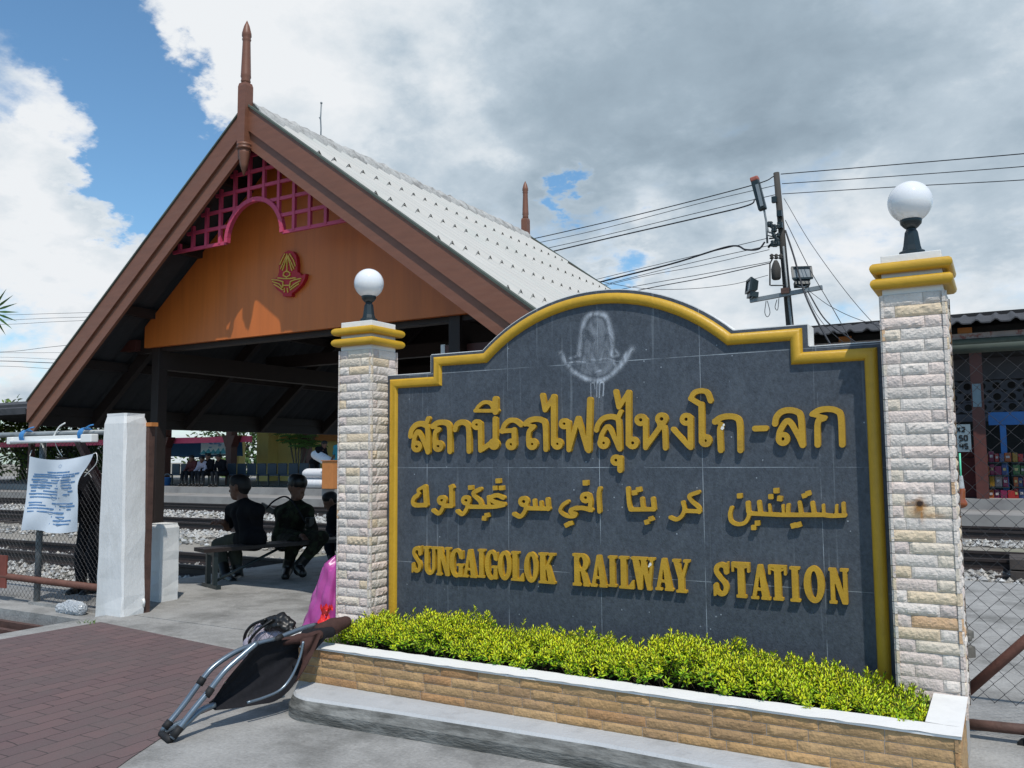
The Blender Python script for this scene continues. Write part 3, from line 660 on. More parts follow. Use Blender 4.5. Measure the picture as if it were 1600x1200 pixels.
# hedge: many small leaves set in rosettes on shoots
def leaf(b, p, d, up, L, w, col):
    d = d.normalized(); s_ = d.cross(up)
    if s_.length < 1e-3: s_ = d.cross(Vector((1, 0, 0)))
    s_.normalize(); n_ = s_.cross(d)
    a = p; m1 = p+d*L*.45+n_*L*.10; t = p+d*L+n_*(-L*.10)
    b.add([a, m1+s_*w*.5-n_*w*.15, t, m1-s_*w*.5-n_*w*.15, m1], [(0, 1, 4), (1, 2, 4), (2, 3, 4), (3, 0, 4)], False, col)
hd = empty('hedge', (-1.9, 4.05, .28), 'low bushy hedge of golden green leaves filling the planter', 'hedge')
b = MB(); tw = MB(); r = random.Random(17)
def hedge_top(x, y):
    h = .392+.022*math.sin(x*4.1+.6)+.022*math.sin(x*9.3+1.7)+.018*math.sin(x*17+y*11)+.010*math.sin(x*41)
    if x > -.95: h -= .10*(x+.95)/.55
    if x < -3.2: h -= .25*(-3.2-x)
    return h-.35*max(0, 3.93-y)*1.2
for _ in range(3600):
    x = r.uniform(-3.44, -.34); y = r.triangular(3.78, 4.36, 3.95)
    if y < 3.84 and r.random() < .4: y += .06
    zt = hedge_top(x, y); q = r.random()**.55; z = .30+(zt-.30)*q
    out_ = Vector((r.uniform(-.6, .6), (y-4.08)*2.4+r.uniform(-.4, .4), .35+.8*q)).normalized()
    p = Vector((x, y, z)); L0 = r.uniform(.04, .075)
    tw.tube([p-out_*.09, p+out_*L0], .0018, 3, caps=False)
    tip = r.random(); nl = r.randint(9, 13)
    for i in range(nl):
        f = i/(nl-1); a = i*2.4+r.uniform(-.3, .3)
        u = out_.orthogonal().normalized(); w = out_.cross(u)
        rad = u*math.cos(a)+w*math.sin(a); d = (rad*(1.15-.65*f)+out_*(.25+.7*f)+Vector((0, 0, .1))).normalized()
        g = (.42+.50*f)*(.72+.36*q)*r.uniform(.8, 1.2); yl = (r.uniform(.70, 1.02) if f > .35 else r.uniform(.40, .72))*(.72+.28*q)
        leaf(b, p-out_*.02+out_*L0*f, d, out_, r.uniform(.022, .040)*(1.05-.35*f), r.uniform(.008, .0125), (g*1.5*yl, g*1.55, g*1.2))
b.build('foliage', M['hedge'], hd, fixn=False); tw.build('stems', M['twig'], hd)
# ------------------------------------------------------------------ the sign wall
SY, SX0, SX1 = 4.46, -3.52, -.465      # front face, ends (ends bedded in the pillars)
xc = -1.993; sl, sr = -3.166, -.832; al, ar = -2.775, -1.211
def arc_pts(x0, x1, z0, zt, n=26):
    c = (x0+x1)/2; w = (x1-x0)/2; h = zt-z0; Rr = (w*w+h*h)/(2*h); o = []
    a0 = math.asin(w/Rr)
    for k in range(n+1):
        a = -a0+2*a0*k/n; o.append((c+Rr*math.sin(a), zt-Rr+Rr*math.cos(a)))
    return o
outline = [(SX0, .12), (SX0, 1.902), (sl, 1.902), (sl, 2.018)]+arc_pts(al, ar, 2.018, 2.314)+[(sr, 2.018), (sr, 1.904), (SX1, 1.904), (SX1, .12)]
sg = empty('station_sign', (xc, SY+.05, .25), 'dark slate station name board with gold lettering and arched top between two stone pillars', 'sign')
b = MB(); b.prism(outline, SY, SY+.135); b.build('board', M['slate'], sg)
# white painted coping on the top edges (a thin coat with real thickness)
b = MB(); tp = outline[1:-1]
for i in range(len(tp)-1):
    p, q = tp[i], tp[i+1]; d = (q[0]-p[0], q[1]-p[1]); L = math.hypot(*d); n_ = (-d[1]/L*.005, d[0]/L*.005)
    b.add([(p[0], SY+.004, p[1]), (q[0], SY+.004, q[1]), (q[0], SY+.139, q[1]), (p[0], SY+.139, p[1]), (p[0]+n_[0], SY+.004, p[1]+n_[1]), (q[0]+n_[0], SY+.004, q[1]+n_[1]), (q[0]+n_[0], SY+.139, q[1]+n_[1]), (p[0]+n_[0], SY+.139, p[1]+n_[1])],
          [(4, 5, 6, 7), (0, 1, 5, 4), (1, 2, 6, 5), (2, 3, 7, 6), (3, 0, 4, 7)])
b.build('coping', M['white'], sg)
# half-round gold moulding, mitred
def moulding(path, rad, y0, n=9):
    P = [np.array(p) for p in path]; off = []
    for i in range(len(P)):
        d0 = P[i]-P[i-1] if i > 0 else P[1]-P[0]; d1 = P[i+1]-P[i] if i < len(P)-1 else d0
        d0 = d0/np.linalg.norm(d0); d1 = d1/np.linalg.norm(d1); n0 = np.array([-d0[1], d0[0]]); n1 = np.array([-d1[1], d1[0]])
        m = n0+n1; m = m/np.linalg.norm(m); off.append(m/max(.3, m@n0))
    vs = []; fs = []; N = n+1
    for i in range(len(P)):
        for k in range(N):
            a = math.pi*k/n; q = P[i]+off[i]*rad*math.cos(a); vs.append((q[0], y0-rad*.95*math.sin(a), q[1]))
    for i in range(len(P)-1): fs += [(i*N+k, i*N+k+1, (i+1)*N+k+1, (i+1)*N+k) for k in range(n)]
    return vs, fs
g = .056
mp_ = [(SX0+g+.003, .2), (SX0+g+.003, 1.902-g), (sl+g, 1.902-g), (sl+g, 2.018-g+.01), (al+.022, 2.018-g+.01)]+arc_pts(al+.022, ar-.022, 2.018-g+.01, 2.314-g+.008)[1:-1]+[(ar-.022, 2.018-g+.01), (sr-g, 2.018-g+.01), (sr-g, 1.904-g), (SX1-g-.018, 1.904-g), (SX1-g-.018, .2)]
b = MB(); vs, fs = moulding(mp_, .031, SY+.002)
b.add(vs, fs, True); o = b.build('moulding', M['gold'], sg)
mod = o.modifiers.new('e', 'EDGE_SPLIT'); mod.split_angle = R(32)

# ------------------------------------------------------------------ lettering traced in the board's own plane
LY = SY-.025
def P2(px, py): p = on_y(px, py, LY); return (p[0], p[2])
def mpx(px, py): return (on_y(px+1, py, LY)[0]-on_y(px-1, py, LY)[0])/2, (on_y(px, py-1, LY)[2]-on_y(px, py+1, LY)[2])/2
def S(fr, pts, w, sm=True):
    ox, oy, s = fr; q = [P2(ox+p[0]/s, oy+p[1]/s) for p in pts]
    if sm and len(q) > 2: q = [tuple(v) for v in smooth_line(q, 5)]
    a, c = mpx(ox+pts[0][0]/s, oy+pts[0][1]/s); return ('s', q, w/s*(a+c)/2*.5)
def RING(fr, c, r, w):
    return S(fr, [(c[0]+r*math.cos(k*math.pi/8), c[1]+r*math.sin(k*math.pi/8)) for k in range(17)], w, False)
T1 = (620, 590, 6.6667); T2 = (840, 590, 6.6667); T3 = (1060, 590, 5.7143)
thai = [
 [S(T1, [(140, 608), (152, 550), (190, 500), (240, 480), (285, 490), (318, 530), (322, 772)], 52), S(T1, [(290, 492), (312, 462), (325, 428)], 48), S(T1, [(318, 765), (285, 680), (225, 565), (185, 620), (170, 705)], 46), RING(T1, (205, 718), 37, 42)],
 [S(T1, [(372, 508), (415, 475), (470, 465), (525, 480), (547, 540), (550, 768)], 52), S(T1, [(365, 500), (440, 542)], 34), S(T1, [(436, 540), (400, 570), (392, 640), (394, 700)], 46), RING(T1, (428, 714), 37, 44)],
 [S(T1, [(605, 540), (622, 490), (665, 465), (715, 475), (745, 530), (750, 765)], 52)],
 [RING(T1, (830, 490), 35, 40), S(T1, [(866, 480), (868, 600), (870, 755)], 50, False), S(T1, [(870, 752), (905, 735), (1020, 650)], 48, False), S(T1, [(1022, 430), (1022, 690)], 54), RING(T1, (1010, 692), 37, 44)],
 [S(T1, [(822, 345), (848, 300), (900, 260), (950, 258), (985, 285), (1005, 340)], 36), S(T1, [(812, 345), (1050, 345)], 34), S(T1, [(1025, 225), (1025, 355)], 62)],
 [S(T1, [(1098, 560), (1118, 495), (1165, 450), (1215, 443), (1255, 460), (1292, 492)], 48), S(T1, [(1085, 556), (1215, 550)], 44), S(T1, [(1220, 545), (1222, 690)], 54), RING(T1, (1190, 695), 38, 44)],
 [S(T1, [(1338, 480), (1380, 447), (1440, 432), (1500, 440), (1543, 490), (1552, 745)], 54), S(T1, [(1332, 478), (1430, 512)], 34), S(T1, [(1425, 510), (1377, 560), (1368, 640), (1373, 695)], 48), RING(T1, (1407, 692), 38, 46)],
 [S(T2, [(165, 200), (165, 690)], 58), S(T2, [(48, 185), (76, 335)], 52), S(T2, [(78, 335), (165, 205)], 50), RING(T2, (203, 690), 37, 46)],
 [RING(T2, (275, 480), 36, 42), S(T2, [(320, 470), (325, 750)], 52), S(T2, [(325, 745), (418, 425)], 52), S(T2, [(420, 425), (515, 745)], 52), S(T2, [(543, 230), (530, 755)], 60)],
 [S(T2, [(612, 545), (628, 490), (675, 430), (740, 407), (800, 412), (842, 455), (855, 742)], 54), S(T2, [(835, 420), (866, 355)], 48), S(T2, [(845, 735), (805, 640), (735, 510), (670, 590), (650, 680)], 50), RING(T2, (685, 680), 40, 48)],
 [RING(T2, (815, 860), 38, 42), S(T2, [(858, 840), (858, 962)], 60)],
 [S(T2, [(945, 155), (945, 690)], 58), S(T2, [(812, 145), (845, 305)], 52), S(T2, [(848, 305), (938, 165)], 50), RING(T2, (988, 680), 42, 48)],
 [RING(T2, (1072, 440), 42, 46), S(T2, [(1122, 440), (1124, 728)], 54), S(T2, [(1125, 720), (1285, 500)], 54), RING(T2, (1290, 430), 44, 48), S(T2, [(1270, 490), (1318, 520), (1330, 732)], 54)],
 [RING(T3, (68, 372), 37, 42), S(T3, [(106, 360), (108, 622)], 50), S(T2, [(1412, 537), (1575, 715)], 52)],
 [S(T3, [(205, 240), (208, 570)], 54), RING(T3, (240, 563), 36, 44), S(T3, [(205, 245), (108, 187)], 46), S(T3, [(110, 188), (140, 135), (200, 117), (255, 133), (285, 207)], 46)],
 [S(T3, [(325, 395), (370, 360), (440, 345), (510, 355), (546, 410), (552, 648)], 52), S(T3, [(318, 385), (378, 412)], 34), S(T3, [(382, 425), (370, 480), (377, 648)], 52)],
 [S(T3, [(682, 455), (778, 452)], 52)],
 [S(T3, [(862, 412), (874, 355), (915, 308), (980, 290), (1050, 302), (1092, 355), (1108, 602)], 54), S(T3, [(1105, 598), (1065, 510), (980, 385), (910, 470), (895, 545)], 52), RING(T3, (932, 547), 40, 48)],
 [S(T3, [(1200, 325), (1260, 290), (1340, 280), (1410, 295), (1450, 350), (1462, 598)], 54), S(T3, [(1188, 330), (1312, 355)], 38), S(T3, [(1300, 360), (1245, 400), (1242, 600)], 54)],
]
A1 = (630, 730, 6.6667); A2 = (860, 740, 6.6667); A3 = (1100, 740, 6.6667)
def DOT(fr, c, r=34, rot=.75):
    ox, oy, s = fr; return ('p', [P2(ox+(c[0]+r*math.cos(rot+k*math.pi/2))/s, oy+(c[1]+r*math.sin(rot+k*math.pi/2))/s) for k in range(4)])
D_, D2 = .15, .75
jawi = [
 [S(A1, [(222, 205), (235, 395)], 44), S(A1, [(238, 393), (125, 395), (98, 365), (112, 320), (150, 290)], 42), S(A1, [(165, 275), (152, 240), (190, 215), (222, 195)], 30)],
 [S(A1, [(497, 225), (500, 400)], 44), DOT(A1, (500, 205), 34, .3), S(A1, [(502, 403), (420, 403)], 42), RING(A1, (400, 345), 34, 36), S(A1, [(424, 360), (412, 420), (368, 482), (308, 450)], 38)],
 [S(A1, [(1040, 318), (975, 292), (920, 312), (935, 355), (1045, 385)], 42), S(A1, [(1048, 392), (930, 412), (690, 412)], 40), S(A1, [(885, 310), (893, 400)], 36), S(A1, [(798, 228), (728, 275), (795, 350), (812, 405)], 42), RING(A1, (652, 345), 34, 36), S(A1, [(676, 370), (655, 440), (612, 490), (560, 458)], 38)],
 [DOT(A1, (985, 142), 36)], [DOT(A1, (955, 216), 34)], [DOT(A1, (1020, 216), 34)], [DOT(A1, (698, 212), 34)], [DOT(A1, (870, 500), 34, .6), DOT(A1, (842, 533), 34, .9)],
 [S(A1, [(1500, 335), (1508, 435)], 42), S(A1, [(1432, 365), (1440, 435)], 34), S(A1, [(1362, 345), (1370, 430)], 34), S(A1, [(1515, 432), (1285, 428)], 40), RING(A1, (1252, 358), 38, 38), S(A1, [(1282, 390), (1265, 460), (1215, 515), (1150, 487)], 40)],
 [S(A2, [(512, 155), (500, 225), (508, 395)], 42)],
 [RING(A2, (364, 250), 38, 42), S(A2, [(400, 225), (416, 300), (405, 378)], 44), S(A2, [(425, 380), (330, 358), (262, 362)], 44), S(A2, [(265, 355), (212, 378), (210, 405), (262, 418), (238, 446), (160, 438), (102, 390), (125, 330), (178, 292)], 38)],
 [DOT(A2, (363, 96), 40)], [DOT(A2, (168, 535), 34, .3), DOT(A2, (207, 517), 34, .6)],
 [S(A2, [(805, 155), (820, 330), (842, 375)], 42), S(A2, [(832, 374), (1078, 371)], 42), S(A2, [(952, 262), (963, 365)], 42), S(A2, [(1065, 262), (1077, 372)], 44)],
 [DOT(A2, (876, 198), 38, .6), DOT(A2, (918, 166), 38, .6)], [DOT(A2, (1002, 505), 36, .5), DOT(A2, (1047, 470), 36, .5)],
 [S(A2, [(1540, 192), (1448, 230), (1470, 285), (1540, 350), (1548, 400)], 42), S(A2, [(1550, 393), (1395, 388)], 42), S(A2, [(1378, 300), (1394, 370), (1368, 440), (1310, 478), (1248, 457)], 40)],
 [S(A3, [(1465, 435), (1320, 440), (1235, 428)], 46), S(A3, [(1235, 430), (840, 430), (690, 425), (470, 415)], 46)] +
 [S(A3, [a, c], w) for a, c, w in (((1450, 312), (1457, 430), 40), ((1380, 332), (1376, 430), 30), ((1240, 328), (1246, 430), 30), ((1128, 305), (1145, 415), 44), ((995, 300), (1010, 415), 42), ((877, 328), (870, 415), 40), ((820, 332), (828, 430), 28), ((680, 325), (690, 430), 28), ((572, 296), (586, 405), 44), ((455, 305), (462, 395), 46))] +
 [S(A3, [(466, 390), (463, 450), (425, 510), (350, 528), (285, 498), (268, 430), (286, 355)], 40)],
 [DOT(A3, (368, 232), 38)], [DOT(A3, (750, 178), 40)], [DOT(A3, (695, 240), 38)], [DOT(A3, (788, 260), 40, .9)], [DOT(A3, (1085, 205), 38, .5), DOT(A3, (1042, 230), 36, .5)],
 [DOT(A3, (555, 516), 38, D2), DOT(A3, (516, 562), 38, D2)], [DOT(A3, (985, 532), 40, .5), DOT(A3, (930, 542), 40, .5)],
]
def ell(cx, cz, rx, rz, n=28): return [(cx+rx*math.cos(2*math.pi*k/n), cz+rz*math.sin(2*math.pi*k/n)) for k in range(n)]
SF = .085
def serif(a, c, top): return ('p', [(a, 1), (c, 1), (c, 1-SF), (a, 1-SF)] if top else [(a, 0), (c, 0), (c, SF), (a, SF)])
def rect(a, c, d, e): return ('p', [(a, d), (c, d), (c, e), (a, e)])
GL = {
 'I': [rect(.2, .8, 0, 1), serif(0, 1, 1), serif(0, 1, 0)],
 'U': [rect(.10, .40, .28, 1), rect(.68, .90, .28, 1), serif(0, .50, 1), serif(.56, 1, 1), ('p', ell(.5, .29, .40, .29)), ('-', ell(.53, .31, .15, .20)), ('-', [(.40, .3), (.68, .3), (.68, .92), (.40, .92)])],
 'O': [('p', ell(.5, .5, .5, .5)), ('-', ell(.5, .5, .17, .36))],
 'G': [('p', ell(.48, .5, .48, .5)), ('-', ell(.52, .5, .19, .38)), ('-', [(.56, .47), (1.1, .47), (1.1, .66), (.56, .66)]), rect(.50, 1, .40, .48), rect(.66, .93, .03, .44), rect(.80, .95, .64, .93)],
 'A': [('p', [(.38, 1), (.62, 1), (.93, SF), (.57, SF), (.53, .25), (.33, .25), (.27, SF), (.07, SF)]), serif(0, .40, 0), serif(.52, 1, 0), ('-', [(.36, .33), (.52, .33), (.45, .70)])],
 'N': [rect(.08, .30, 0, 1), serif(0, .40, 0), serif(0, .34, 1), ('p', [(.08, 1), (.36, 1), (.93, 0), (.66, 0)]), rect(.72, .93, 0, 1), serif(.58, 1.0, 1)],
 'L': [rect(.12, .50, 0, 1), serif(0, .64, 1), serif(0, 1, 0), ('p', [(.62, 0), (1, 0), (1, .28), (.88, .28), (.62, .09)])],
 'K': [rect(.10, .42, 0, 1), serif(0, .54, 1), serif(0, .54, 0), ('p', [(.40, .40), (.40, .52), (.72, .95), (.92, .95)]), ('p', [(.46, .52), (.62, .66), (.95, .05), (.60, .05)]), serif(.60, 1, 1), serif(.54, 1, 0)],
 'R': [rect(.10, .42, 0, 1), serif(0, .52, 0), ('p', [(0, 1), (.55, 1), (.55, .46), (.10, .46), (.10, 1-SF), (0, 1-SF)]), ('p', ell(.55, .73, .40, .27)), ('-', ell(.50, .73, .13, .17)), ('p', [(.46, .50), (.72, .50), (.98, .03), (.66, .03)]), serif(.62, 1, 0)],
 'W': [('p', [(.06, .95), (.32, .95), (.50, .30), (.42, 0), (.28, 0)]), ('p', [(.40, .95), (.62, .95), (.80, .2), (.84, 0), (.66, 0)]), ('p', [(.44, .9), (.56, .9), (.46, .0), (.32, .0)]), ('p', [(.80, .95), (.93, .95), (.80, 0), (.70, 0)]), serif(0, .36, 1), serif(.36, .68, 1), serif(.72, 1, 1)],
 'Y': [rect(.32, .66, 0, .46), serif(.20, .80, 0), ('p', [(.06, .95), (.40, .95), (.60, .50), (.50, .35), (.32, .42)]), ('p', [(.92, .95), (.76, .95), (.46, .42), (.66, .44)]), serif(0, .46, 1), serif(.62, 1, 1)],
 'T': [rect(.33, .70, 0, 1), serif(.24, .80, 0), serif(0, 1, 1), rect(0, .14, .72, 1), rect(.86, 1, .72, 1), ('p', [(0, .90), (.33, .90), (.33, .82), (.14, .86)]), ('p', [(1, .90), (.70, .90), (.70, .82), (.86, .86)])],
}
def latin(fr, ch, x0, x1, y0, y1):
    ox, oy, s = fr; p = [P2(ox+x/s, oy+y/s) for x, y in ((x0, (y0+y1)/2), (x1, (y0+y1)/2), ((x0+x1)/2, y0), ((x0+x1)/2, y1))]
    xa, xb, zb, za = p[0][0], p[1][0], p[2][1], p[3][1]; f = lambda q: (xa+(xb-xa)*q[0], za+(zb-za)*q[1])
    if ch == 'S':
        c = [(.80, .70), (.76, .84), (.52, .90), (.28, .84), (.22, .70), (.42, .55), (.66, .42), (.78, .28), (.70, .13), (.46, .08), (.26, .16), (.20, .32)]
        w = (xb-xa)*.145; sh = [('s', [f(q) for q in smooth_line(c, 5)], w)]
        sh += [('p', [f(q) for q in q_]) for q_ in ([(.80, .66), (.96, .66), (.96, .99), (.84, .99)], [(.02, .34), (.18, .34), (.20, .02), (.02, .0)])]
        return sh
    return [(s_[0], [f(q) for q in s_[1]]) for s_ in GL[ch]]
E1 = (630, 840, 6.6667); E2 = (880, 850, 7.273); E3 = (1100, 860, 6.6667)
words = [(E1, 'S', 85, 195, 80, 370), (E1, 'U', 208, 345, 93, 390), (E1, 'N', 345, 490, 100, 398), (E1, 'G', 482, 628, 113, 417), (E1, 'A', 620, 768, 122, 417), (E1, 'I', 775, 850, 120, 418), (E1, 'G', 850, 988, 128, 442), (E1, 'O', 985, 1128, 136, 446), (E1, 'L', 1122, 1256, 145, 452), (E1, 'O', 1258, 1406, 148, 470), (E1, 'K', 1408, 1582, 160, 480),
 (E2, 'R', 105, 300, 110, 478), (E2, 'A', 310, 500, 126, 490), (E2, 'I', 508, 605, 135, 488), (E2, 'L', 632, 805, 142, 510), (E2, 'W', 770, 1045, 150, 522), (E2, 'A', 1043, 1252, 162, 530), (E2, 'Y', 1240, 1442, 176, 555),
 (E3, 'S', 92, 268, 112, 482), (E3, 'T', 288, 478, 124, 495), (E3, 'A', 485, 690, 148, 512), (E3, 'T', 670, 862, 154, 522), (E3, 'I', 893, 1002, 170, 536), (E3, 'O', 1038, 1256, 160, 550), (E3, 'N', 1300, 1508, 188, 560)]
for nm, glyphs in (('thai_lettering', thai), ('jawi_lettering', jawi), ('latin_lettering', [latin(*w) for w in words])):
    e_ = empty(nm, parent=sg)
    for gl in glyphs: raised('letter', gl, SY, .025, M['letter'], e_, res=.003)
# chips of white primer where the paint has flaked off
b = MB()
for (px, py, s_) in ((1129, 669, .018), (1131, 664, .012), (1016, 882, .016), (1014, 885, .010)):
    p = on_y(px, py, LY-.0015); b.add([(p[0]+s_*q[0], LY-.0016, p[2]+s_*q[1]) for q in ((-.6, -.2), (-.1, -.6), (.5, -.1), (.3, .6), (-.3, .5))], [(0, 1, 2, 3, 4)])
    b.build('paint_chip', M['white'], sg); b = MB()

# ghost of a removed emblem: chalky residue smeared on the slate
def stain_mat(col=(.42, .46, .52), nm='chalky_residue'):
    m = bpy.data.materials.new(nm); m.use_nodes = True; t = m.node_tree; b = t.nodes['Principled BSDF']; b.inputs['Roughness'].default_value = .9
    b.inputs['Base Color'].default_value = tuple(col)+(1,); a = t.nodes.new('ShaderNodeVertexColor'); a.layer_name = 'Col'
    g = t.nodes.new('ShaderNodeNewGeometry'); n = t.nodes.new('ShaderNodeTexNoise'); n.inputs['Scale'].default_value = 16; n.inputs['Detail'].default_value = 8; n.inputs['Roughness'].default_value = .65; n.inputs['Distortion'].default_value = .8
    mp = t.nodes.new('ShaderNodeMapping'); mp.inputs['Scale'].default_value = (1, 1, .55); t.links.new(g.outputs['Position'], mp.inputs[0]); t.links.new(mp.outputs[0], n.inputs['Vector'])
    q = t.nodes.new('ShaderNodeMapRange'); q.inputs['From Min'].default_value = .33; q.inputs['From Max'].default_value = .62; q.inputs['To Max'].default_value = 1.25; t.links.new(n.outputs['Fac'], q.inputs['Value'])
    s = t.nodes.new('ShaderNodeSeparateColor'); t.links.new(a.outputs[0], s.inputs[0])
    x = t.nodes.new('ShaderNodeMath'); x.operation = 'MULTIPLY'; x.use_clamp = True; t.links.new(s.outputs[0], x.inputs[0]); t.links.new(q.outputs[0], x.inputs[1])
    y = t.nodes.new('ShaderNodeMath'); y.operation = 'ADD'; y.use_clamp = True; t.links.new(x.outputs[0], y.inputs[0]); t.links.new(s.outputs[1], y.inputs[1])
    t.links.new(y.outputs[0], b.inputs['Alpha']); return m
GH = (860, 480, 7.5)
def gp(pts): return [tuple(v) for v in smooth_line([(lambda p: (p[0], p[2]))(on_y(GH[0]+x/GH[2], GH[1]+y/GH[2], SY)) for x, y in pts], 5)]
soft = [(gp([(345, 560), (350, 470), (375, 280), (420, 130), (500, 80), (590, 80), (660, 120), (710, 270), (730, 440), (720, 560)]), .016, .75), (gp([(380, 260), (400, 360)]), .010, .8), (gp([(690, 240), (730, 480)]), .012, .9),
        (gp([(130, 545), (180, 640), (260, 740), (380, 820), (480, 850), (620, 850), (740, 770), (860, 640), (960, 490)]), .016, .85), (gp([(210, 655), (300, 640), (410, 645)]), .006, 1.0), (gp([(230, 600), (300, 575), (330, 520)]), .009, .7),
        (gp([(800, 700), (860, 600), (900, 540)]), .012, .8), (gp([(480, 615), (560, 620), (660, 600), (750, 630)]), .008, .6), (gp([(740, 650), (770, 700), (720, 780)]), .010, .6), (gp([(520, 770), (560, 750), (600, 740)]), .010, .7), (gp([(760, 500), (800, 560), (730, 580)]), .010, .6)]
fill = [(x, z) for x, z in [(lambda p: (p[0], p[2]))(on_y(GH[0]+x/GH[2], GH[1]+y/GH[2], SY)) for x, y in ((370, 560), (390, 260), (500, 90), (620, 120), (710, 300), (730, 600), (780, 650), (720, 780), (560, 840), (380, 800), (240, 660))]]
drip = [(gp([(475, 895), (478, 1050)]), .0028, .55), (gp([(490, 888), (515, 892), (525, 960)]), .0028, .5), (gp([(545, 1050), (548, 890), (560, 885)]), .0028, .6), (gp([(575, 1060), (582, 895)]), .0030, .75), (gp([(620, 1040), (625, 890), (590, 885)]), .0034, .85), (gp([(600, 1050), (600, 1250)]), .012, .13), (gp([(530, 1050), (540, 1300)]), .012, .12)]
a_ = on_y(868, 482, SY); c_ = on_y(1000, 690, SY); nx, nz = 150, 200; xs = np.linspace(a_[0], c_[0], nx+1); zs = np.linspace(c_[2], a_[2], nz+1)
Pg = np.stack(np.meshgrid(xs, zs, indexing='ij'), -1); va = np.zeros(Pg.shape[:2]); vb = va.copy()
def ldist(line): return np.minimum.reduce([seg2(Pg, p, q) for p, q in zip(line[:-1], line[1:])])
for ln, w, k in soft: va = np.maximum(va, k*np.exp(-(ldist(ln)/w)**2*1.2))
va = np.maximum(va, .33*np.clip(-poly2(Pg, fill)/.02, 0, 1))
for ln, w, k in drip: vb = np.maximum(vb, k*np.clip(1.5-ldist(ln)/w, 0, 1))
me = bpy.data.meshes.new('emblem_residue'); o0 = wloc(sg)
vv = [(xs[i]-o0.x, SY-.0025-o0.y, zs[j]-o0.z) for j in range(nz+1) for i in range(nx+1)]
ff = [(j*(nx+1)+i, j*(nx+1)+i+1, (j+1)*(nx+1)+i+1, (j+1)*(nx+1)+i) for j in range(nz) for i in range(nx) if max(va[i:i+2, j:j+2].max(), vb[i:i+2, j:j+2].max()) > .02]
me.from_pydata(vv, [], ff); ca = me.color_attributes.new('Col', 'FLOAT_COLOR', 'POINT'); arr = np.ones((len(vv), 4), np.float32); arr[:, 0] = va.T.ravel(); arr[:, 1] = vb.T.ravel(); ca.data.foreach_set('color', arr.ravel())
me.materials.append(stain_mat()); o = bpy.data.objects.new('emblem_residue', me); COL.objects.link(o); o.parent = sg

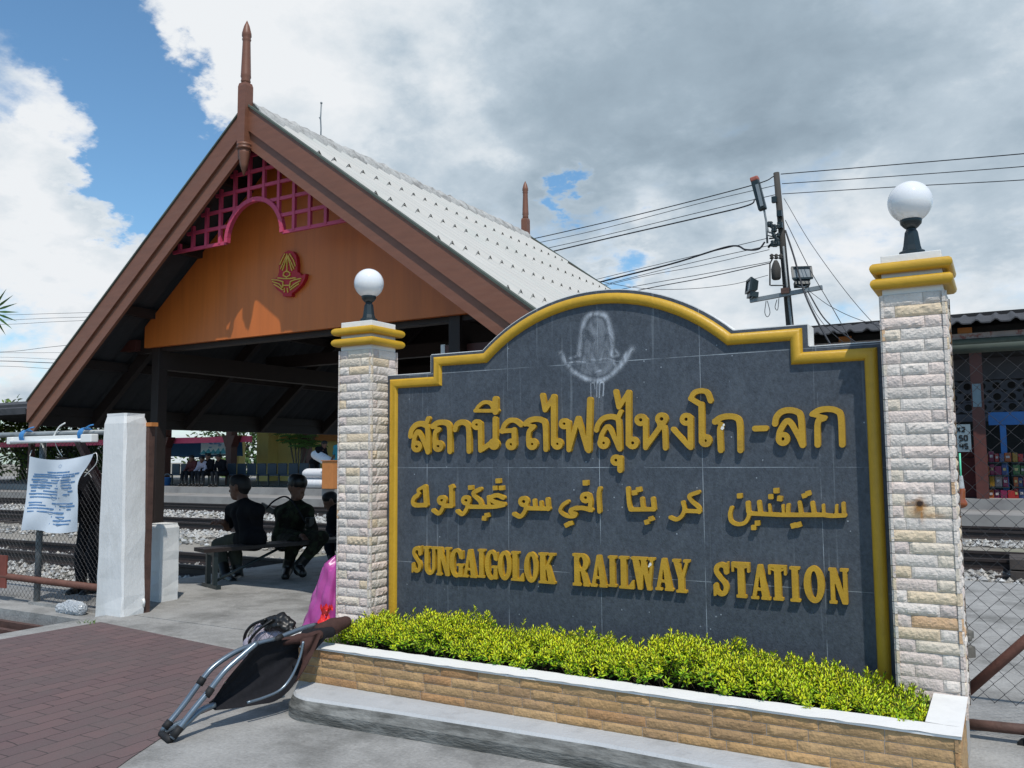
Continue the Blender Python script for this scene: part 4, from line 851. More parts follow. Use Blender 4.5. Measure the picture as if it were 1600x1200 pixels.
# ------------------------------------------------------------------ pillars and globe lamps
def pillar(x0, x1, zt, y0, label, seed, stain=None):
    d = x1-x0; cx, cy = (x0+x1)/2, y0+d/2
    t = empty('stone_pillar', (cx, cy, .0), label, 'pillar', 'stone pillars at the ends of the sign')
    b = MB(); b.box2((x0+.012, y0+.012, -.15), (x1-.012, y0+d-.012, zt)); b.build('core', M['mortar'], t)
    b = MB(); r0 = random.Random(seed)
    def pat(r, j): return ([r.uniform(.06, .095), r.uniform(.19, .22)] if j % 2 else [r.uniform(.18, .2), r.uniform(.06, .08), .022]) if r.random() > .12 else [r.uniform(.05, .08), r.uniform(.1, .12), r.uniform(.08, .1)]
    c = .0542
    stone_face(b, (x0, y0+.01), (1, 0), d, .20, zt, c, pat, (0, -1), seed, PALE, .0105, .0028, 11, 5)
    stone_face(b, (x1-.01, y0), (0, 1), d, .20, zt, c, pat, (1, 0), seed+1, PALE, .0105, .0028, 9, 5)
    stone_face(b, (x0+.01, y0+d), (0, -1), d, .20, zt, c, pat, (-1, 0), seed+2, PALE, .0105, .0028, 7, 4)
    stone_face(b, (x1, y0+d-.01), (-1, 0), d, .20, zt, c, pat, (0, 1), seed+3, PALE, .0105, .0028, 6, 3)
    b.build('stone_cladding', M['stone'], t)
    b = MB(); b.box2((x0+.016, y0+.016, zt), (x1-.016, y0+d-.016, zt+.19), bev=.004); b.build('cap', M['white'], t)
    for k, zz in enumerate((zt+.052, zt+.125)):
        b = MB(); e = .002; q = [(x0-e, y0-e), (x1+e, y0-e), (x1+e, y0+d+e), (x0-e, y0+d+e)]; rr = .029
        vs = []; fs = []; N = 12
        for i, (x, y) in enumerate(q):
            sx, sy = (-1 if i in (0, 3) else 1), (-1 if i < 2 else 1)
            for m_ in range(N):
                a = 2*math.pi*m_/N; o_ = rr*math.cos(a); vs.append((x+sx*(o_), y+sy*(o_), zz+rr*math.sin(a)*.95))
        for i in range(4): fs += [(i*N+m_, i*N+(m_+1) % N, ((i+1) % 4)*N+(m_+1) % N, ((i+1) % 4)*N+m_) for m_ in range(N)]
        b.add(vs, fs, True); o = b.build('moulding', M['gold'], t); md = o.modifiers.new('e', 'EDGE_SPLIT'); md.split_angle = R(50)
    if stain is not None:
        x, z = stain
        for nm, col, blobs, dy in (('rust_run', (.42, .19, .05), ((0, -.012, .022, .034, .95), (.006, -.05, .012, .03, .8), (-.03, .002, .03, .010, .6), (.05, -.052, .045, .010, .5), (-.012, -.03, .03, .03, .4)), -.0058), ('rust_spot', (.035, .018, .012), ((0, 0, .013, .011, 1.5), (.006, .004, .009, .008, 1.2)), -.0068)):
            gx_ = np.linspace(x-.10, x+.13, 70); gz_ = np.linspace(z-.13, z+.06, 60); PX, PZ_ = np.meshgrid(gx_, gz_)
            al_ = np.zeros(PX.shape)
            for bx, bz_, sx_, sz_, k in blobs: al_ = np.maximum(al_, k*np.exp(-((PX-x-bx)/sx_)**2-((PZ_-z-bz_)/sz_)**2))
            me = bpy.data.meshes.new(nm); vv = np.stack([PX-cx, np.full(PX.shape, y0+dy-cy), PZ_], -1).reshape(-1, 3); W_ = len(gx_)
            ff = [(j*W_+i, j*W_+i+1, (j+1)*W_+i+1, (j+1)*W_+i) for j in range(len(gz_)-1) for i in range(W_-1) if al_[j:j+2, i:i+2].max() > .03]
            me.from_pydata(vv.tolist(), [], ff); ca = me.color_attributes.new('Col', 'FLOAT_COLOR', 'POINT'); arr = np.zeros((len(vv), 4), np.float32); arr[:, 0] = np.minimum(1, al_.ravel()); arr[:, 1] = np.clip(al_.ravel()-.55, 0, 1)*.7; arr[:, 3] = 1; ca.data.foreach_set('color', arr.ravel())
            me.materials.append(stain_mat(col, nm)); o = bpy.data.objects.new(nm, me); COL.objects.link(o); o.parent = t
    return cx, cy
def lamp(cx, cy, zb, label):
    t = empty('globe_lamp', (cx, cy, zb), label, 'lamp', 'globe lamps on the pillars')
    b = MB(); b.lathe((cx, cy, zb), [(.058, 0), (.058, .012), (.062, .012), (.060, .030), (.050, .036)], 8, smooth=False, rot=R(22.5)); b.build('base', M['black'], t)
    b = MB(); b.lathe((cx, cy, zb), [(.047, .034), (.040, .06), (.031, .125), (.024, .138), (.022, .145)], 8, smooth=False, rot=R(22.5)); b.build('stem', M['black'], t)
    b = MB(); b.lathe((cx, cy, zb), [(.022, .143), (.033, .152), (.047, .168), (.050, .186), (.048, .190)], 24); b.build('collar', M['black'], t)
    b = MB(); b.sphere((cx, cy, zb+.275), .100, 40, 28); b.build('globe', M['globe'], t)
c1 = pillar(-3.796, -3.508, 2.068, 4.28, 'pale stone pillar at the left end of the sign, gold bands at its top', 31)
c2 = pillar(-.474, -.186, 2.100, 4.28, 'pale stone pillar at the right end of the sign, with a rust spot', 41, on_y(1437, 787, 4.275)[[0, 2]])
lamp(c1[0], c1[1], 2.258, 'white globe lamp on the left pillar, seen against the orange gable')
lamp(c2[0], c2[1], 2.290, 'white globe lamp on the right pillar, seen against the cloudy sky')
# ------------------------------------------------------------------ the pavilion
XR, ZR, SL_, SR_ = -5.57, 4.40, .80, .735      # ridge x, ridge z, slopes
XL, XE = -8.66, -2.52                            # eaves
Y0, Y1, YW = 5.14, 10.05, 5.60
def rz_(x): return ZR-(SL_*(XR-x) if x < XR else SR_*(x-XR))
pvn = empty('pavilion', (XR, 7.6, 0), 'open pavilion with steep pale tiled roof, brown bargeboards and an orange gable', 'pavilion')
def roof_side(name, xe):
    b = MB(); pitch = .19; n = int((Y1-Y0)/pitch*8); L = 5
    for c in range(L):
        fa, fb = c/L, (c+1)/L+.03
        def f(u, v, off=0):
            y = Y0+(Y1-Y0)*u; q = fa+(min(fb, 1.0)-fa)*v; x = XR+(xe-XR)*q
            ph = ((y-Y0)/pitch) % 1.0; w = max(0, math.cos((ph-.5)*math.pi*2))**1.7*.036
            return (x, y, rz_(x)+w*(.72+.70*v)+.008+.006*v-.001*c+off)
        b.grid(f, n, 3, True)
        # thickness at the lower end and underside
        b.grid(lambda u, v: f(u, v, -.013), n, 3, True)
    b.grid(lambda u, v: (XR+(xe-XR)*u, Y0, rz_(XR+(xe-XR)*u)+.035-.05*v), 6, 1, False)
    return b.build(name, M['roof'], pvn, fixn=False)
roof_side('roof', XL); roof_side('roof', XE)
M['under'] = mat('shaded_underside', (0.035, 0.036, 0.04), 0.9, 0.2, 3)  # roof sheet seen from below, its shade put into a near-black colour
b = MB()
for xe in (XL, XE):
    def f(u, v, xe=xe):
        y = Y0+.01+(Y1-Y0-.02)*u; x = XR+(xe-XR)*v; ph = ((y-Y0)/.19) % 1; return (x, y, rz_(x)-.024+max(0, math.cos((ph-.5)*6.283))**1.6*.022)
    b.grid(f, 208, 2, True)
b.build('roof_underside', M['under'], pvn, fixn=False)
# ridge: lumpy cement capping
b = MB(); r = random.Random(5); n = 90; vs = []; fs = []; K = 9
for i in range(n+1):
    y = Y0-.03+(Y1-Y0+.02)*i/n; j = r.uniform(-.010, .010)
    for k in range(K):
        a = math.pi*(-.08+1.16*k/(K-1)); rr = .105+r.uniform(-.008, .008)
        vs.append((XR+rr*1.25*math.cos(a), y, ZR-.025+j+rr*1.0*math.sin(a)-.07*abs(math.cos(a))))
for i in range(n): fs += [(i*K+k, i*K+k+1, (i+1)*K+k+1, (i+1)*K+k) for k in range(K-1)]
fs += [tuple(range(K))]
b.add(vs, fs, True); b.build('ridge_cap', M['ridge'], pvn, fixn=False)
# bargeboards, two layers each
for yb, s_ in ((Y0-.015, -1), (Y1+.015, 1)):
    for xe in (XL, XE):
        def bb(d0, d1, y0, y1, xo=0):
            xi = XR; p = [(xi, rz_(xi)-d0), (xe, rz_(xe)-d0), (xe, rz_(xe)-d1), (xi, rz_(xi)-d1)]; b = MB(); b.prism(p, y0, y1); return b
        o = bb(-.035, .335, yb, yb+s_*.03).build('bargeboard', M['brown'], pvn)
        b = bb(-.038, .175, yb+s_*.03, yb+s_*.055); b.build('trim_board', M['brown'], o)
        b = bb(-.058, -.039, yb-.05*s_*-1*0, yb+s_*.066); b.build('flashing', M['gutter'], o)
# spires: turned timber
def spire(y, zb, zt, name='finial'):
    k = (zt-zb)/1.40; P = lambda *a: [(r_, zb+z*k-zb) for r_, z in a]
    b = MB(); c = (XR-.01, y, zb)
    b.lathe(c, P((.002, 0), (.036, .10), (.052, .20), (.058, .235)), 12)
    b.lathe(c, P((.066, .236), (.066, .255), (.058, .262), (.066, .270), (.066, .287)), 12)
    b.lathe(c, P((.064, .288), (.064, .80), (.054, .83)), 4, smooth=False, rot=R(45))
    b.lathe(c, P((.036, .83), (.043, .85), (.038, .87), (.045, .89), (.043, .91), (.034, 1.20), (.034, 1.215), (.040, 1.23), (.034, 1.245), (.042, 1.26), (.040, 1.29), (.024, 1.355), (.002, 1.405)), 14)
    return b.build(name, M['brown'], pvn)
spire(Y0-.07, 3.80, 5.20); spire(Y1+.06, 3.90, 5.19)
# gable wall
ug = .10
gx = lambda z, left: (XR-(ZR-ug-z)/SL_) if left else (XR+(ZR-ug-z)/SR_)
zb_, zc_ = 2.50, 2.62
b = MB(); b.prism([(-7.55, zb_), (-3.55, zb_), (-3.55, rz_(-3.55)-ug), (XR, ZR-ug), (-7.55, rz_(-7.55)-ug)], YW, YW+.05); b.build('gable_wall', M['orange'], pvn)
b = MB(); b.prism([(-7.55, zb_), (-3.55, zb_), (-3.55, rz_(-3.55)-ug), (XR, ZR-ug), (-7.55, rz_(-7.55)-ug)], 9.55, 9.6); b.build('rear_gable_wall', M['darkwood'], pvn)
# pink lattice hung behind the bargeboards
b = MB(); yl = 5.26; zl = 3.315; lim = lambda x: rz_(x)-.16; w = .030
ax, az, aw, ah = -5.657, 3.315, .345, .345
def inarch(x, z): return ((x-ax)/(aw))**2+((z-az)/ah)**2 < 1
x = -7.0
while x < -4.1:
    zt = lim(x)
    z0 = zl if abs(x-ax) > aw else az+ah*math.sqrt(max(0, 1-((x-ax)/aw)**2))
    if zt > z0+.02: b.box2((x-w/2, yl, z0), (x+w/2, yl+.028, zt))
    x += .182
z = zl
k = 0
while z < 4.15:
    xl = XR-(ZR-.16-z)/SL_; xr_ = XR+(ZR-.16-z)/SR_
    h = math.sqrt(max(0, 1-((z-az)/ah)**2))*aw if z-az < ah else 0
    for p, q in (((xl, ax-h), (ax+h, xr_)) if h > 0 else ((xl, xr_),)):
        if q > p: b.box2((p, yl+.004, z-w/2), (q, yl+.024, z+w/2))
    z += .152
ar_ = [(ax+(aw)*math.cos(math.pi*k/24), az+ah*math.sin(math.pi*k/24)) for k in range(25)]
for p, q in zip(ar_[:-1], ar_[1:]): b.beam((p[0], yl+.014, p[1]), (q[0], yl+.014, q[1]), .04, .04)
b.build('lattice', M['pink'], pvn)
# emblem on the gable: red plate with gold relief lines
def EP(pts): return [(lambda p: (p[0], p[2]))(on_y(380+x/8.571, 360+y/8.571, YW-.03)) for x, y in pts]
plate = EP([(375, 650), (440, 650), (470, 620), (490, 560), (490, 470), (515, 370), (560, 300), (620, 268), (680, 285), (720, 350), (735, 450), (735, 560), (770, 575), (790, 610), (850, 575), (835, 650), (790, 730), (720, 800), (660, 845), (660, 885), (540, 885), (540, 850), (470, 800), (410, 730)])
em = empty('emblem', parent=pvn)
raised('plate', [('p', plate)], YW, .04, M['emblem'], em, res=.006)
ln = []
for pts in ([(605, 320), (605, 560)], [(600, 340), (560, 430), (520, 520)], [(605, 360), (575, 450), (545, 540)], [(620, 340), (660, 430), (700, 520)], [(615, 360), (645, 450), (670, 540)], [(640, 320), (690, 400), (715, 480)], [(575, 320), (540, 390), (510, 460)],
            [(600, 545), (560, 575), (555, 610), (600, 630), (645, 605), (640, 570), (600, 545)], [(480, 640), (560, 650), (640, 650), (720, 640)], [(550, 760), (550, 690), (480, 670), (400, 665)], [(540, 770), (500, 720), (410, 690)], [(545, 800), (490, 760), (430, 725)], [(640, 760), (650, 690), (710, 665), (790, 650)], [(645, 775), (700, 725), (780, 680)], [(650, 800), (710, 755), (760, 720)], [(555, 740), (640, 740)], [(570, 780), (570, 830)], [(610, 780), (615, 830)]):
    ln.append(('s', EP(pts), .0055))
raised('relief', ln, YW-.038, .012, M['emgold'], em, res=.0045)
# frame: posts, plates, purlins, rafters, tie beams
for x in (-7.43, -3.78):
    for y in (5.70, 9.25):
        b = MB(); b.box2((x-.055, y-.055, 0), (x+.055, y+.055, min(rz_(x)-.1, 2.95)), bev=.006); b.build('post', M['darkwood'], pvn)
for x in (-7.43, -3.78):
    b = MB(); b.box2((x-.06, 5.67, 2.28), (x+.06, Y1-.1, 2.46)); b.build('plate_beam', M['darkwood'], pvn)
for q in (.16, .38, .60, .80, .985):
    for xe in (XL, XE):
        x = XR+(xe-XR)*q; b = MB(); b.box2((x-.035, Y0+.02, rz_(x)-.13), (x+.035, Y1-.02, rz_(x)-.04)); b.build('purlin', M['darkwood'], pvn)
for y in (5.78, 7.0, 8.2, 9.4):
    for xe in (XL, XE):
        b = MB(); b.beam((XR, y, ZR-.19), (xe*.985+XR*.015, y, rz_(xe*.985+XR*.015)-.19), .06, .12); b.build('rafter', M['darkwood'], pvn)
for y in (5.72, 7.5, 9.25):
    b = MB(); b.box2((-7.75, y-.05, 2.46), (-3.56, y+.05, 2.60)); b.build('tie_beam', M['darkwood'], pvn)
for x in (XL+.04, XE-.04):
    b = MB(); b.box2((x-.02, Y0+.05, rz_(x)-.24), (x+.02, Y1-.05, rz_(x)-.03)); b.build('eave_board', M['darkwood'], pvn)
# beam ends under the eaves, with flaking white paint
for x, y in ((-7.75, 5.66),):
    s_ = -1 if x < -5 else 1
    b = MB(); b.box2((x-.45 if s_ < 0 else x-.05, y-.05, 2.49), (x+.05 if s_ < 0 else x+.45, y+.04, 2.60)); b.build('beam_end', M['redwood'], pvn)
b = MB(); b.box2((-3.95, 5.75, 2.15), (-3.35, 5.85, 2.28)); b.build('bracket', M['redwood'], pvn)
b = MB(); b.box2((-3.98, 5.745, 2.17), (-3.94, 5.86, 2.29)); b.build('bracket_end', M['white'], pvn)
for y in (5.72,):
    for x0, x1 in ((-7.46, -8.80),):
        b = MB(); b.beam((x0, y, .10), (x1, y, rz_(x1)-.20), .07, .07); b.build('strut', M['redwood'], pvn)
# lightning rod on the ridge
p = on_y(514, 208, 6.1); b = MB(); x, z = XR-.05, ZR
b.tube([(x, 6.06, 4.37), (x+.004, 6.06, 4.57), (x-.004, 6.06, 4.68), (x+.004, 6.06, 4.82)], .007, 6); b.tube([(x, 6.06, 4.66), (x-.02, 6.06, 4.69)], .006, 5)
b.sphere((x+.004, 6.06, 4.83), .012, 8, 6); b.build('lightning_rod', M['steel'], pvn)
# ------------------------------------------------------------------ left: posts, fence, banner, bench
FY = 4.96
t = empty('gate_post', (-6.88, 4.93, 0), 'tall whitewashed concrete post standing left of the pavilion entrance', 'post')
b = MB(); r = random.Random(2)
def wpost(b, c, w0, w1, h, rot=0, seed=1, d=None):
    rr = random.Random(seed); lv = [0, .02, .06, .12, .2, .3, .42, .55, .66, .78, .88, .95, .985, 1.0]; vs = []; fs = []; q = 5
    per = []
    for i, f in enumerate(lv):
        w = (w0+(w1-w0)*f)/2*(1.0 if f < .98 else .93); dd = w if d is None else d/2*(1 if f < .98 else .9); pts = []
        cr = .018
        for sx, sy in ((-1, -1), (1, -1), (1, 1), (-1, 1)):
            order = ((0, 1), (1, 0)) if sx*sy < 0 else ((1, 0), (0, 1))
            if (sx, sy) == (-1, -1): a_ = [(-w, -dd+cr), (-w+cr, -dd)]
            elif (sx, sy) == (1, -1): a_ = [(w-cr, -dd), (w, -dd+cr)]
            elif (sx, sy) == (1, 1): a_ = [(w, dd-cr), (w-cr, dd)]
            else: a_ = [(-w+cr, dd), (-w, dd-cr)]
            pts += a_
        vs += [(c[0]+x+rr.uniform(-.005, .005), c[1]+y+rr.uniform(-.005, .005), c[2]+h*f) for x, y in pts]
    n = 8
    for i in range(len(lv)-1): fs += [(i*n+k, i*n+(k+1) % n, (i+1)*n+(k+1) % n, (i+1)*n+k) for k in range(n)]
    fs.append(tuple((len(lv)-1)*n+k for k in range(n))); b.add(vs, fs)
wpost(b, (-6.905, 4.955, -.05), .395, .30, 1.83, seed=3, d=.235); b.build('shaft', M['post'], t)
b = MB(); wpost(b, (-7.20, 5.62, -.04), .235, .225, .78, seed=5, d=.22)
tag(b.build('low_post', M['post']), 'short whitewashed concrete post behind the tall white one', 'post')
t = empty('gate_jamb', (-6.72, 5.08, 0), 'narrow rusty steel gate jamb with hinge standing against the tall white post', 'gate jamb')
b = MB(); b.box2((-6.77, 5.06, -.02), (-6.715, 5.12, 1.66)); b.build('angle_bar', M['rust'], t)
b = MB(); b.box2((-6.80, 5.055, 1.665), (-6.68, 5.125, 1.70)); b.build('cap', M['crate'], t)
b = MB(); b.tube([(-6.71, 5.05, .06), (-6.69, 5.04, .10), (-6.70, 5.04, .13)], .012, 6); b.build('latch', M['plastic'], t)

def chainlink(b, x0, x1, z0, z1, y, pitch, r, seed=0):
    rr = random.Random(seed); n = int((x1-x0)/pitch)+1; m = int((z1-z0)/(pitch/2*1.0))
    for i in range(n):
        pts = []
        for j in range(m+1):
            s_ = 1 if (j % 2) else 0
            xx = x0+(i+.5*s_*1.0)*pitch+(0 if j % 2 == 0 else 0); sg_ = .004 if j % 2 else -.004
            pts.append((xx+(.5*pitch*.04 if s_ else -.5*pitch*.04), y+sg_, z0+(z1-z0)*j/m))
        b.tube(pts, r, 4, caps=False, smooth=False)
        pts2 = [(2*(x0+i*pitch)-(p[0])+0.0, p[1]*2-y if False else (2*y-p[1]), p[2]) for p in pts]
        b.tube(pts2, r, 4, caps=False, smooth=False)
fn = empty('chain_link_fence', (-8.2, FY, 0), 'chain link fence with grey top pipe left of the tall white post', 'fence', 'chain link fences')
b = MB(); chainlink(b, -9.9, -7.09, .02, 1.60, FY, .062, .0019, 3); b.build('mesh', M['wire'], fn, fixn=False)
b = MB(); b.tube([(-12, FY, 1.635), (-7.06, FY, 1.62)], .026, 12); b.build('top_pipe', M['steel'], fn)
b = MB(); b.tube([(-12, FY, .235), (-7.08, FY, .20)], .033, 12); b.build('bottom_pipe', M['redrust'], fn)
for x in (-8.22, -10.3):
    b = MB(); b.tube([(x, FY+.03, -.05), (x, FY+.03, 1.62)], .030, 12); b.build('post', M['steel'], fn)
b = MB(); b.box2((-9.3, FY-.03, .10), (-8.66, FY-.015, .42)); tag(b.build('red_board', M['terracotta']), 'dull red board fixed low on the chain link fence at the left edge', 'board')
# fluorescent lamp tied under the top pipe
t = empty('tube_lamp', (-7.95, FY-.05, 1.56), 'white fluorescent tube lamp tied under the fence pipe with blue cord', 'lamp')
b = MB(); b.box2((-8.60, FY-.075, 1.555), (-7.27, FY-.035, 1.60), bev=.006); b.build('batten', M['plastic'], t)
b = MB(); b.tube([(-8.56, FY-.09, 1.548), (-7.42, FY-.09, 1.548)], .017, 12); b.build('tube', M['globe'], t)
b = MB(); b.box2((-7.42, FY-.105, 1.528), (-7.26, FY-.03, 1.603), bev=.008); b.build('end_cap', M['plastic'], t); b = MB(); b.box2((-8.62, FY-.105, 1.528), (-8.56, FY-.03, 1.598), bev=.008); b.build('end_cap', M['plastic'], t)
for x in (-8.38, -7.44):
    b = MB()
    for k in range(4): b.tube([(x-.03+.02*k, FY-.04+.075*math.cos(a)*.8, 1.60+.062*math.sin(a)) for a in [2*math.pi*q/14 for q in range(15)]], .006, 5)
    b.tube([(x+.02, FY-.08, 1.65), (x+.10, FY-.06, 1.685), (x+.13, FY-.05, 1.69)], .007, 5); b.build('cord', M['bluecord'], t)
b = MB(); b.tube(smooth_line([(-7.92, FY-.05, 1.60), (-7.86, FY-.04, 1.68), (-7.78, FY-.03, 1.72)]), .007, 6); b.tube(smooth_line([(-7.9, FY-.05, 1.54), (-7.88, FY-.03, 1.47), (-7.82, FY-.02, 1.40)]), .004, 5); b.build('flex', M['plastic'], t)
# banner of cloth with lines of blue writing
bn = empty('cloth_banner', (-7.95, FY-.05, 1.0), 'creased white cloth banner with lines of blue writing hung on the fence', 'banner')
TL, TR, BR, BL = [np.array(on_y(*p, FY-.06)) for p in ((48, 713), (147, 709), (119, 832), (37, 829))]
def ban(u, v):
    p = (1-v)*((1-u)*BL+u*BR)+v*((1-u)*TL+u*TR)
    sag = -.045*math.sin(math.pi*u)*v**3
    edge = -.05*max(0, (v-.35))*0
    if u > .5: p = p+np.array([-.125*((u-.5)/.5)**1.6*math.exp(-((v-.66)/.22)**2), 0, 0])
    d = .016*math.sin(5*u+6*v)+.020*math.sin(9*u-7*v+1)*(1-.5*v)+.035*max(0, 1-abs((u-.62-.22*(v-.5))*9))*(v < .75)
    bot = .012*math.sin(7*u)*(1-v)
    return p+np.array([0, -.012-d*.8, sag+bot])
b = MB(); b.grid(lambda u, v: tuple(ban(u, v)), 44, 52, True); b.grid(lambda u, v: tuple(ban(u, v)+np.array([0, .003, 0])), 44, 52, True); b.build('cloth', M['cloth'], bn, fixn=False)
b = MB(); r = random.Random(12)
lines = [(.36, .72, .805), (.14, .90, .765), (.12, .84, .735), (.10, .78, .69), (.12, .88, .655), (.08, .80, .615), (.10, .82, .58), (.10, .84, .535), (.08, .76, .495), (.10, .60, .45), (.1, .86, .375), (.12, .9, .34), (.10, .82, .30), (.12, .66, .255), (.55, .85, .20), (.60, .86, .155), (.55, .84, .11)]
for u0, u1, v in lines:
    u = u0-.04; u1 += .03
    while u < u1:
        L = r.uniform(.06, .16); h = r.uniform(.007, .0105); a, c = u, min(u1, u+L)
        if r.random() < .93:
            q = [ban(a, v-h)+[0, -.003, 0], ban(c, v-h)+[0, -.003, 0], ban(c, v+h)+[0, -.003, 0], ban(a, v+h)+[0, -.003, 0]]; b.add(q, [(0, 1, 2, 3)])
        u += L+r.uniform(.002, .008)
for k in range(9):
    a = k*.7; q = [ban(.54+.035*math.cos(a+d)*rr, .90+.03*math.sin(a+d)*rr)+[0, -.003, 0] for d, rr in ((0, .3), (.35, 1), (.5, .9))]; b.add(q, [(0, 1, 2)])
b.build('writing', M['ink'], bn, fixn=False)
b = MB(); b.tube(smooth_line([ban(1, 1), ban(1, 1)+[.05, 0, .0], ban(1, .9)+[.09, 0, -.02], ban(1, .75)+[.03, 0, -.03]]), .004, 5); b.build('tie', M['plastic'], bn); b = MB(); b.tube([ban(0, 1), ban(0, 1)+[-.02, .03, .06]], .004, 5); b.build('tie', M['plastic'], bn)
# scrap of plastic at the fence foot
V, F = blobby([((-7.62, 4.86, .0), (-7.30, 4.84, .02), .05, .06), ((-7.5, 4.86, .05), (-7.35, 4.85, .03), .04, .05)], .012, .03)
rr = np.random.RandomState(3); V = V+rr.normal(0, .003, V.shape)
tag(mesh_obj('plastic_bag', V, F, M['clearbag'], smooth=False, loc=(-7.45, 4.85, 0)), 'crumpled clear plastic bag lying at the fence foot', 'plastic bag')

# ------------------------------------------------------------------ bench
bz = .425
PA = on_z(322, 861, bz-.02); PB = on_z(527, 845, bz-.02)
dv = np.array([PB[0]-PA[0], PB[1]-PA[1]]); dv /= np.linalg.norm(dv); nv = np.array([-dv[1], dv[0]]); nv = nv if nv[0] < 0 else -nv
BA = np.array([PA[0], PA[1]]); BL_ = 2.9
def bp_(s_, t_, z): p = BA+dv*s_+nv*t_; return (p[0], p[1], z)
bench = empty('bench', bp_(0, .14, 0), 'long dark wooden bench on black steel T shaped legs in the pavilion', 'bench')
for k, (a, c) in enumerate(((0, .135), (.145, .28))):
    b = MB(); b.prism([bp_(-.02, a, 0)[:2], bp_(BL_, a, 0)[:2], bp_(BL_, c, 0)[:2], bp_(-.02, c, 0)[:2]], bz-.04, bz, 'z'); b.build('seat_plank', M['plankw'] if 'plankw' in M else M['darkwood'], bench)
for s_ in (.12, BL_-.35):
    b = MB()
    for t_ in (.05, .23): b.beam(bp_(s_, t_, .03), bp_(s_, t_, bz-.04), .045, .045, up=(dv[0], dv[1], 0))
    b.beam(bp_(s_, -.06, .02), bp_(s_, .34, .02), .05, .04); b.beam(bp_(s_, .02, bz-.06), bp_(s_, .26, bz-.06), .04, .04); b.build('leg_frame', M['black'], bench)
for s0, s1 in ((.16, .95), (BL_-.4, BL_-1.2)):
    b = MB(); b.tube([bp_(s0, .14, .06), bp_(s1, .14, bz-.045)], .016, 8); b.build('brace', M['black'], bench)
# ------------------------------------------------------------------ people (one melted surface each; clothes and hair are children)
def V3(*a): return np.array(a, float)
def hand(prims, w, dirn, palm, s=1.0, curl=.5):
    """palm and five separate fingers from the wrist w along dirn; palm = direction the palm faces"""
    d = V3(*dirn); d /= np.linalg.norm(d); p = V3(*palm); p -= d*(p@d); p /= np.linalg.norm(p); side = np.cross(d, p)
    base = w+d*.085*s
    for k in (-1, 0, 1): prims.append((w+side*.012*k*s, base+side*.024*k*s, .019*s, .013*s))
    for k, L in zip((-1.5, -.5, .5, 1.5), (.060, .072, .078, .066)):
        a = base+side*.018*k*s; q = a+(d*math.cos(curl*.6)+p*math.sin(curl*.6))*L*.5*s; e = q+(d*math.cos(curl*1.6)+p*math.sin(curl*1.6))*L*.5*s
        prims += [(a, q, .0095*s, .0085*s), (q, e, .0085*s, .007*s)]
    a = w+d*.025*s+side*.022*s; q = a+(d*.6+side*.7+p*.4)*.038*s; e = q+(d*.9+side*.15+p*.4)*.032*s
    prims += [(a, q, .012*s, .010*s), (q, e, .010*s, .008*s)]
def head(prims, neck, c, face, s=1.0):
    f = V3(*face); f /= np.linalg.norm(f); up = V3(0, 0, 1); up = up-f*(up@f); up /= np.linalg.norm(up); sd = np.cross(f, up)
    L = lambda x, y, z: c+(f*x+sd*y+up*z)*s
    prims += [(L(-.02, 0, .035), L(.01, 0, .03), .088*s, .084*s), (L(.012, 0, -.03), L(.035, 0, -.075), .070*s, .046*s), (L(.05, 0, -.03), L(.05, 0, -.05), .045*s, .04*s),
              (L(.082, 0, .012), L(.104, 0, -.022), .010*s, .017*s), (L(.078, -.022, -.058), L(.078, .022, -.058), .012*s, .012*s), (L(.072, 0, -.088), L(.068, 0, -.09), .020*s, .02*s),
              (L(.076, -.034, .028), L(.076, .034, .028), .016*s, .016*s), (L(-.012, -.082, -.01), L(-.018, -.092, .022), .014*s, .018*s), (L(-.012, .082, -.01), L(-.018, .092, .022), .014*s, .018*s),
              (neck, L(-.022, 0, -.04), .056*s, .052*s)]
    return L
def body_prims(J, s=1.0):
    """J: joint name -> 3-D point.  Returns torso and limb cones"""
    T = []; P, C, N = J['pelvis'], J['chest'], J['neck']; SHL, SHR = J['shl'], J['shr']; HL, HR = J['hipl'], J['hipr']
    mid = (P+C)/2
    ac = (SHR-SHL)/np.linalg.norm(SHR-SHL); ah = (HR-HL)/np.linalg.norm(HR-HL)
    T += [(HL, HR, .098*s, .098*s), (P+ah*.06*s, mid+ac*.055*s, .10*s, .095*s), (P-ah*.06*s, mid-ac*.055*s, .10*s, .095*s), (mid-ac*.055*s, C-ac*.075*s, .095*s, .105*s), (mid+ac*.055*s, C+ac*.075*s, .095*s, .105*s),
          (C-ac*.06*s, SHL*.8+C*.2, .10*s, .062*s), (C+ac*.06*s, SHR*.8+C*.2, .10*s, .062*s), (SHL, SHR, .058*s, .058*s), (SHL, N, .052*s, .05*s), (SHR, N, .052*s, .05*s), (C, N, .085*s, .056*s)]
    A = []
    for q in 'lr':
        A += [(J['sh'+q], J['el'+q], .050*s, .038*s), (J['el'+q], J['wr'+q], .038*s, .026*s)]
    G = []
    for q in 'lr':
        G += [(J['hip'+q], J['kn'+q], .085*s, .056*s), (J['kn'+q], J['kn'+q]*.65+J['an'+q]*.35, .054*s, .055*s), (J['kn'+q]*.65+J['an'+q]*.35, J['an'+q], .054*s, .036*s)]
    F = []
    for q in 'lr':
        F += [(J['an'+q]+V3(0, 0, -.03)*s, J['to'+q], .040*s, .030*s), (J['an'+q]+V3(0, 0, .0), J['an'+q]+V3(0, 0, -.05)*s, .036*s, .036*s)]
    return T, A, G, F
def grow(pr, d): return [(p[0], p[1], p[2]+d, p[3]+d) for p in pr]
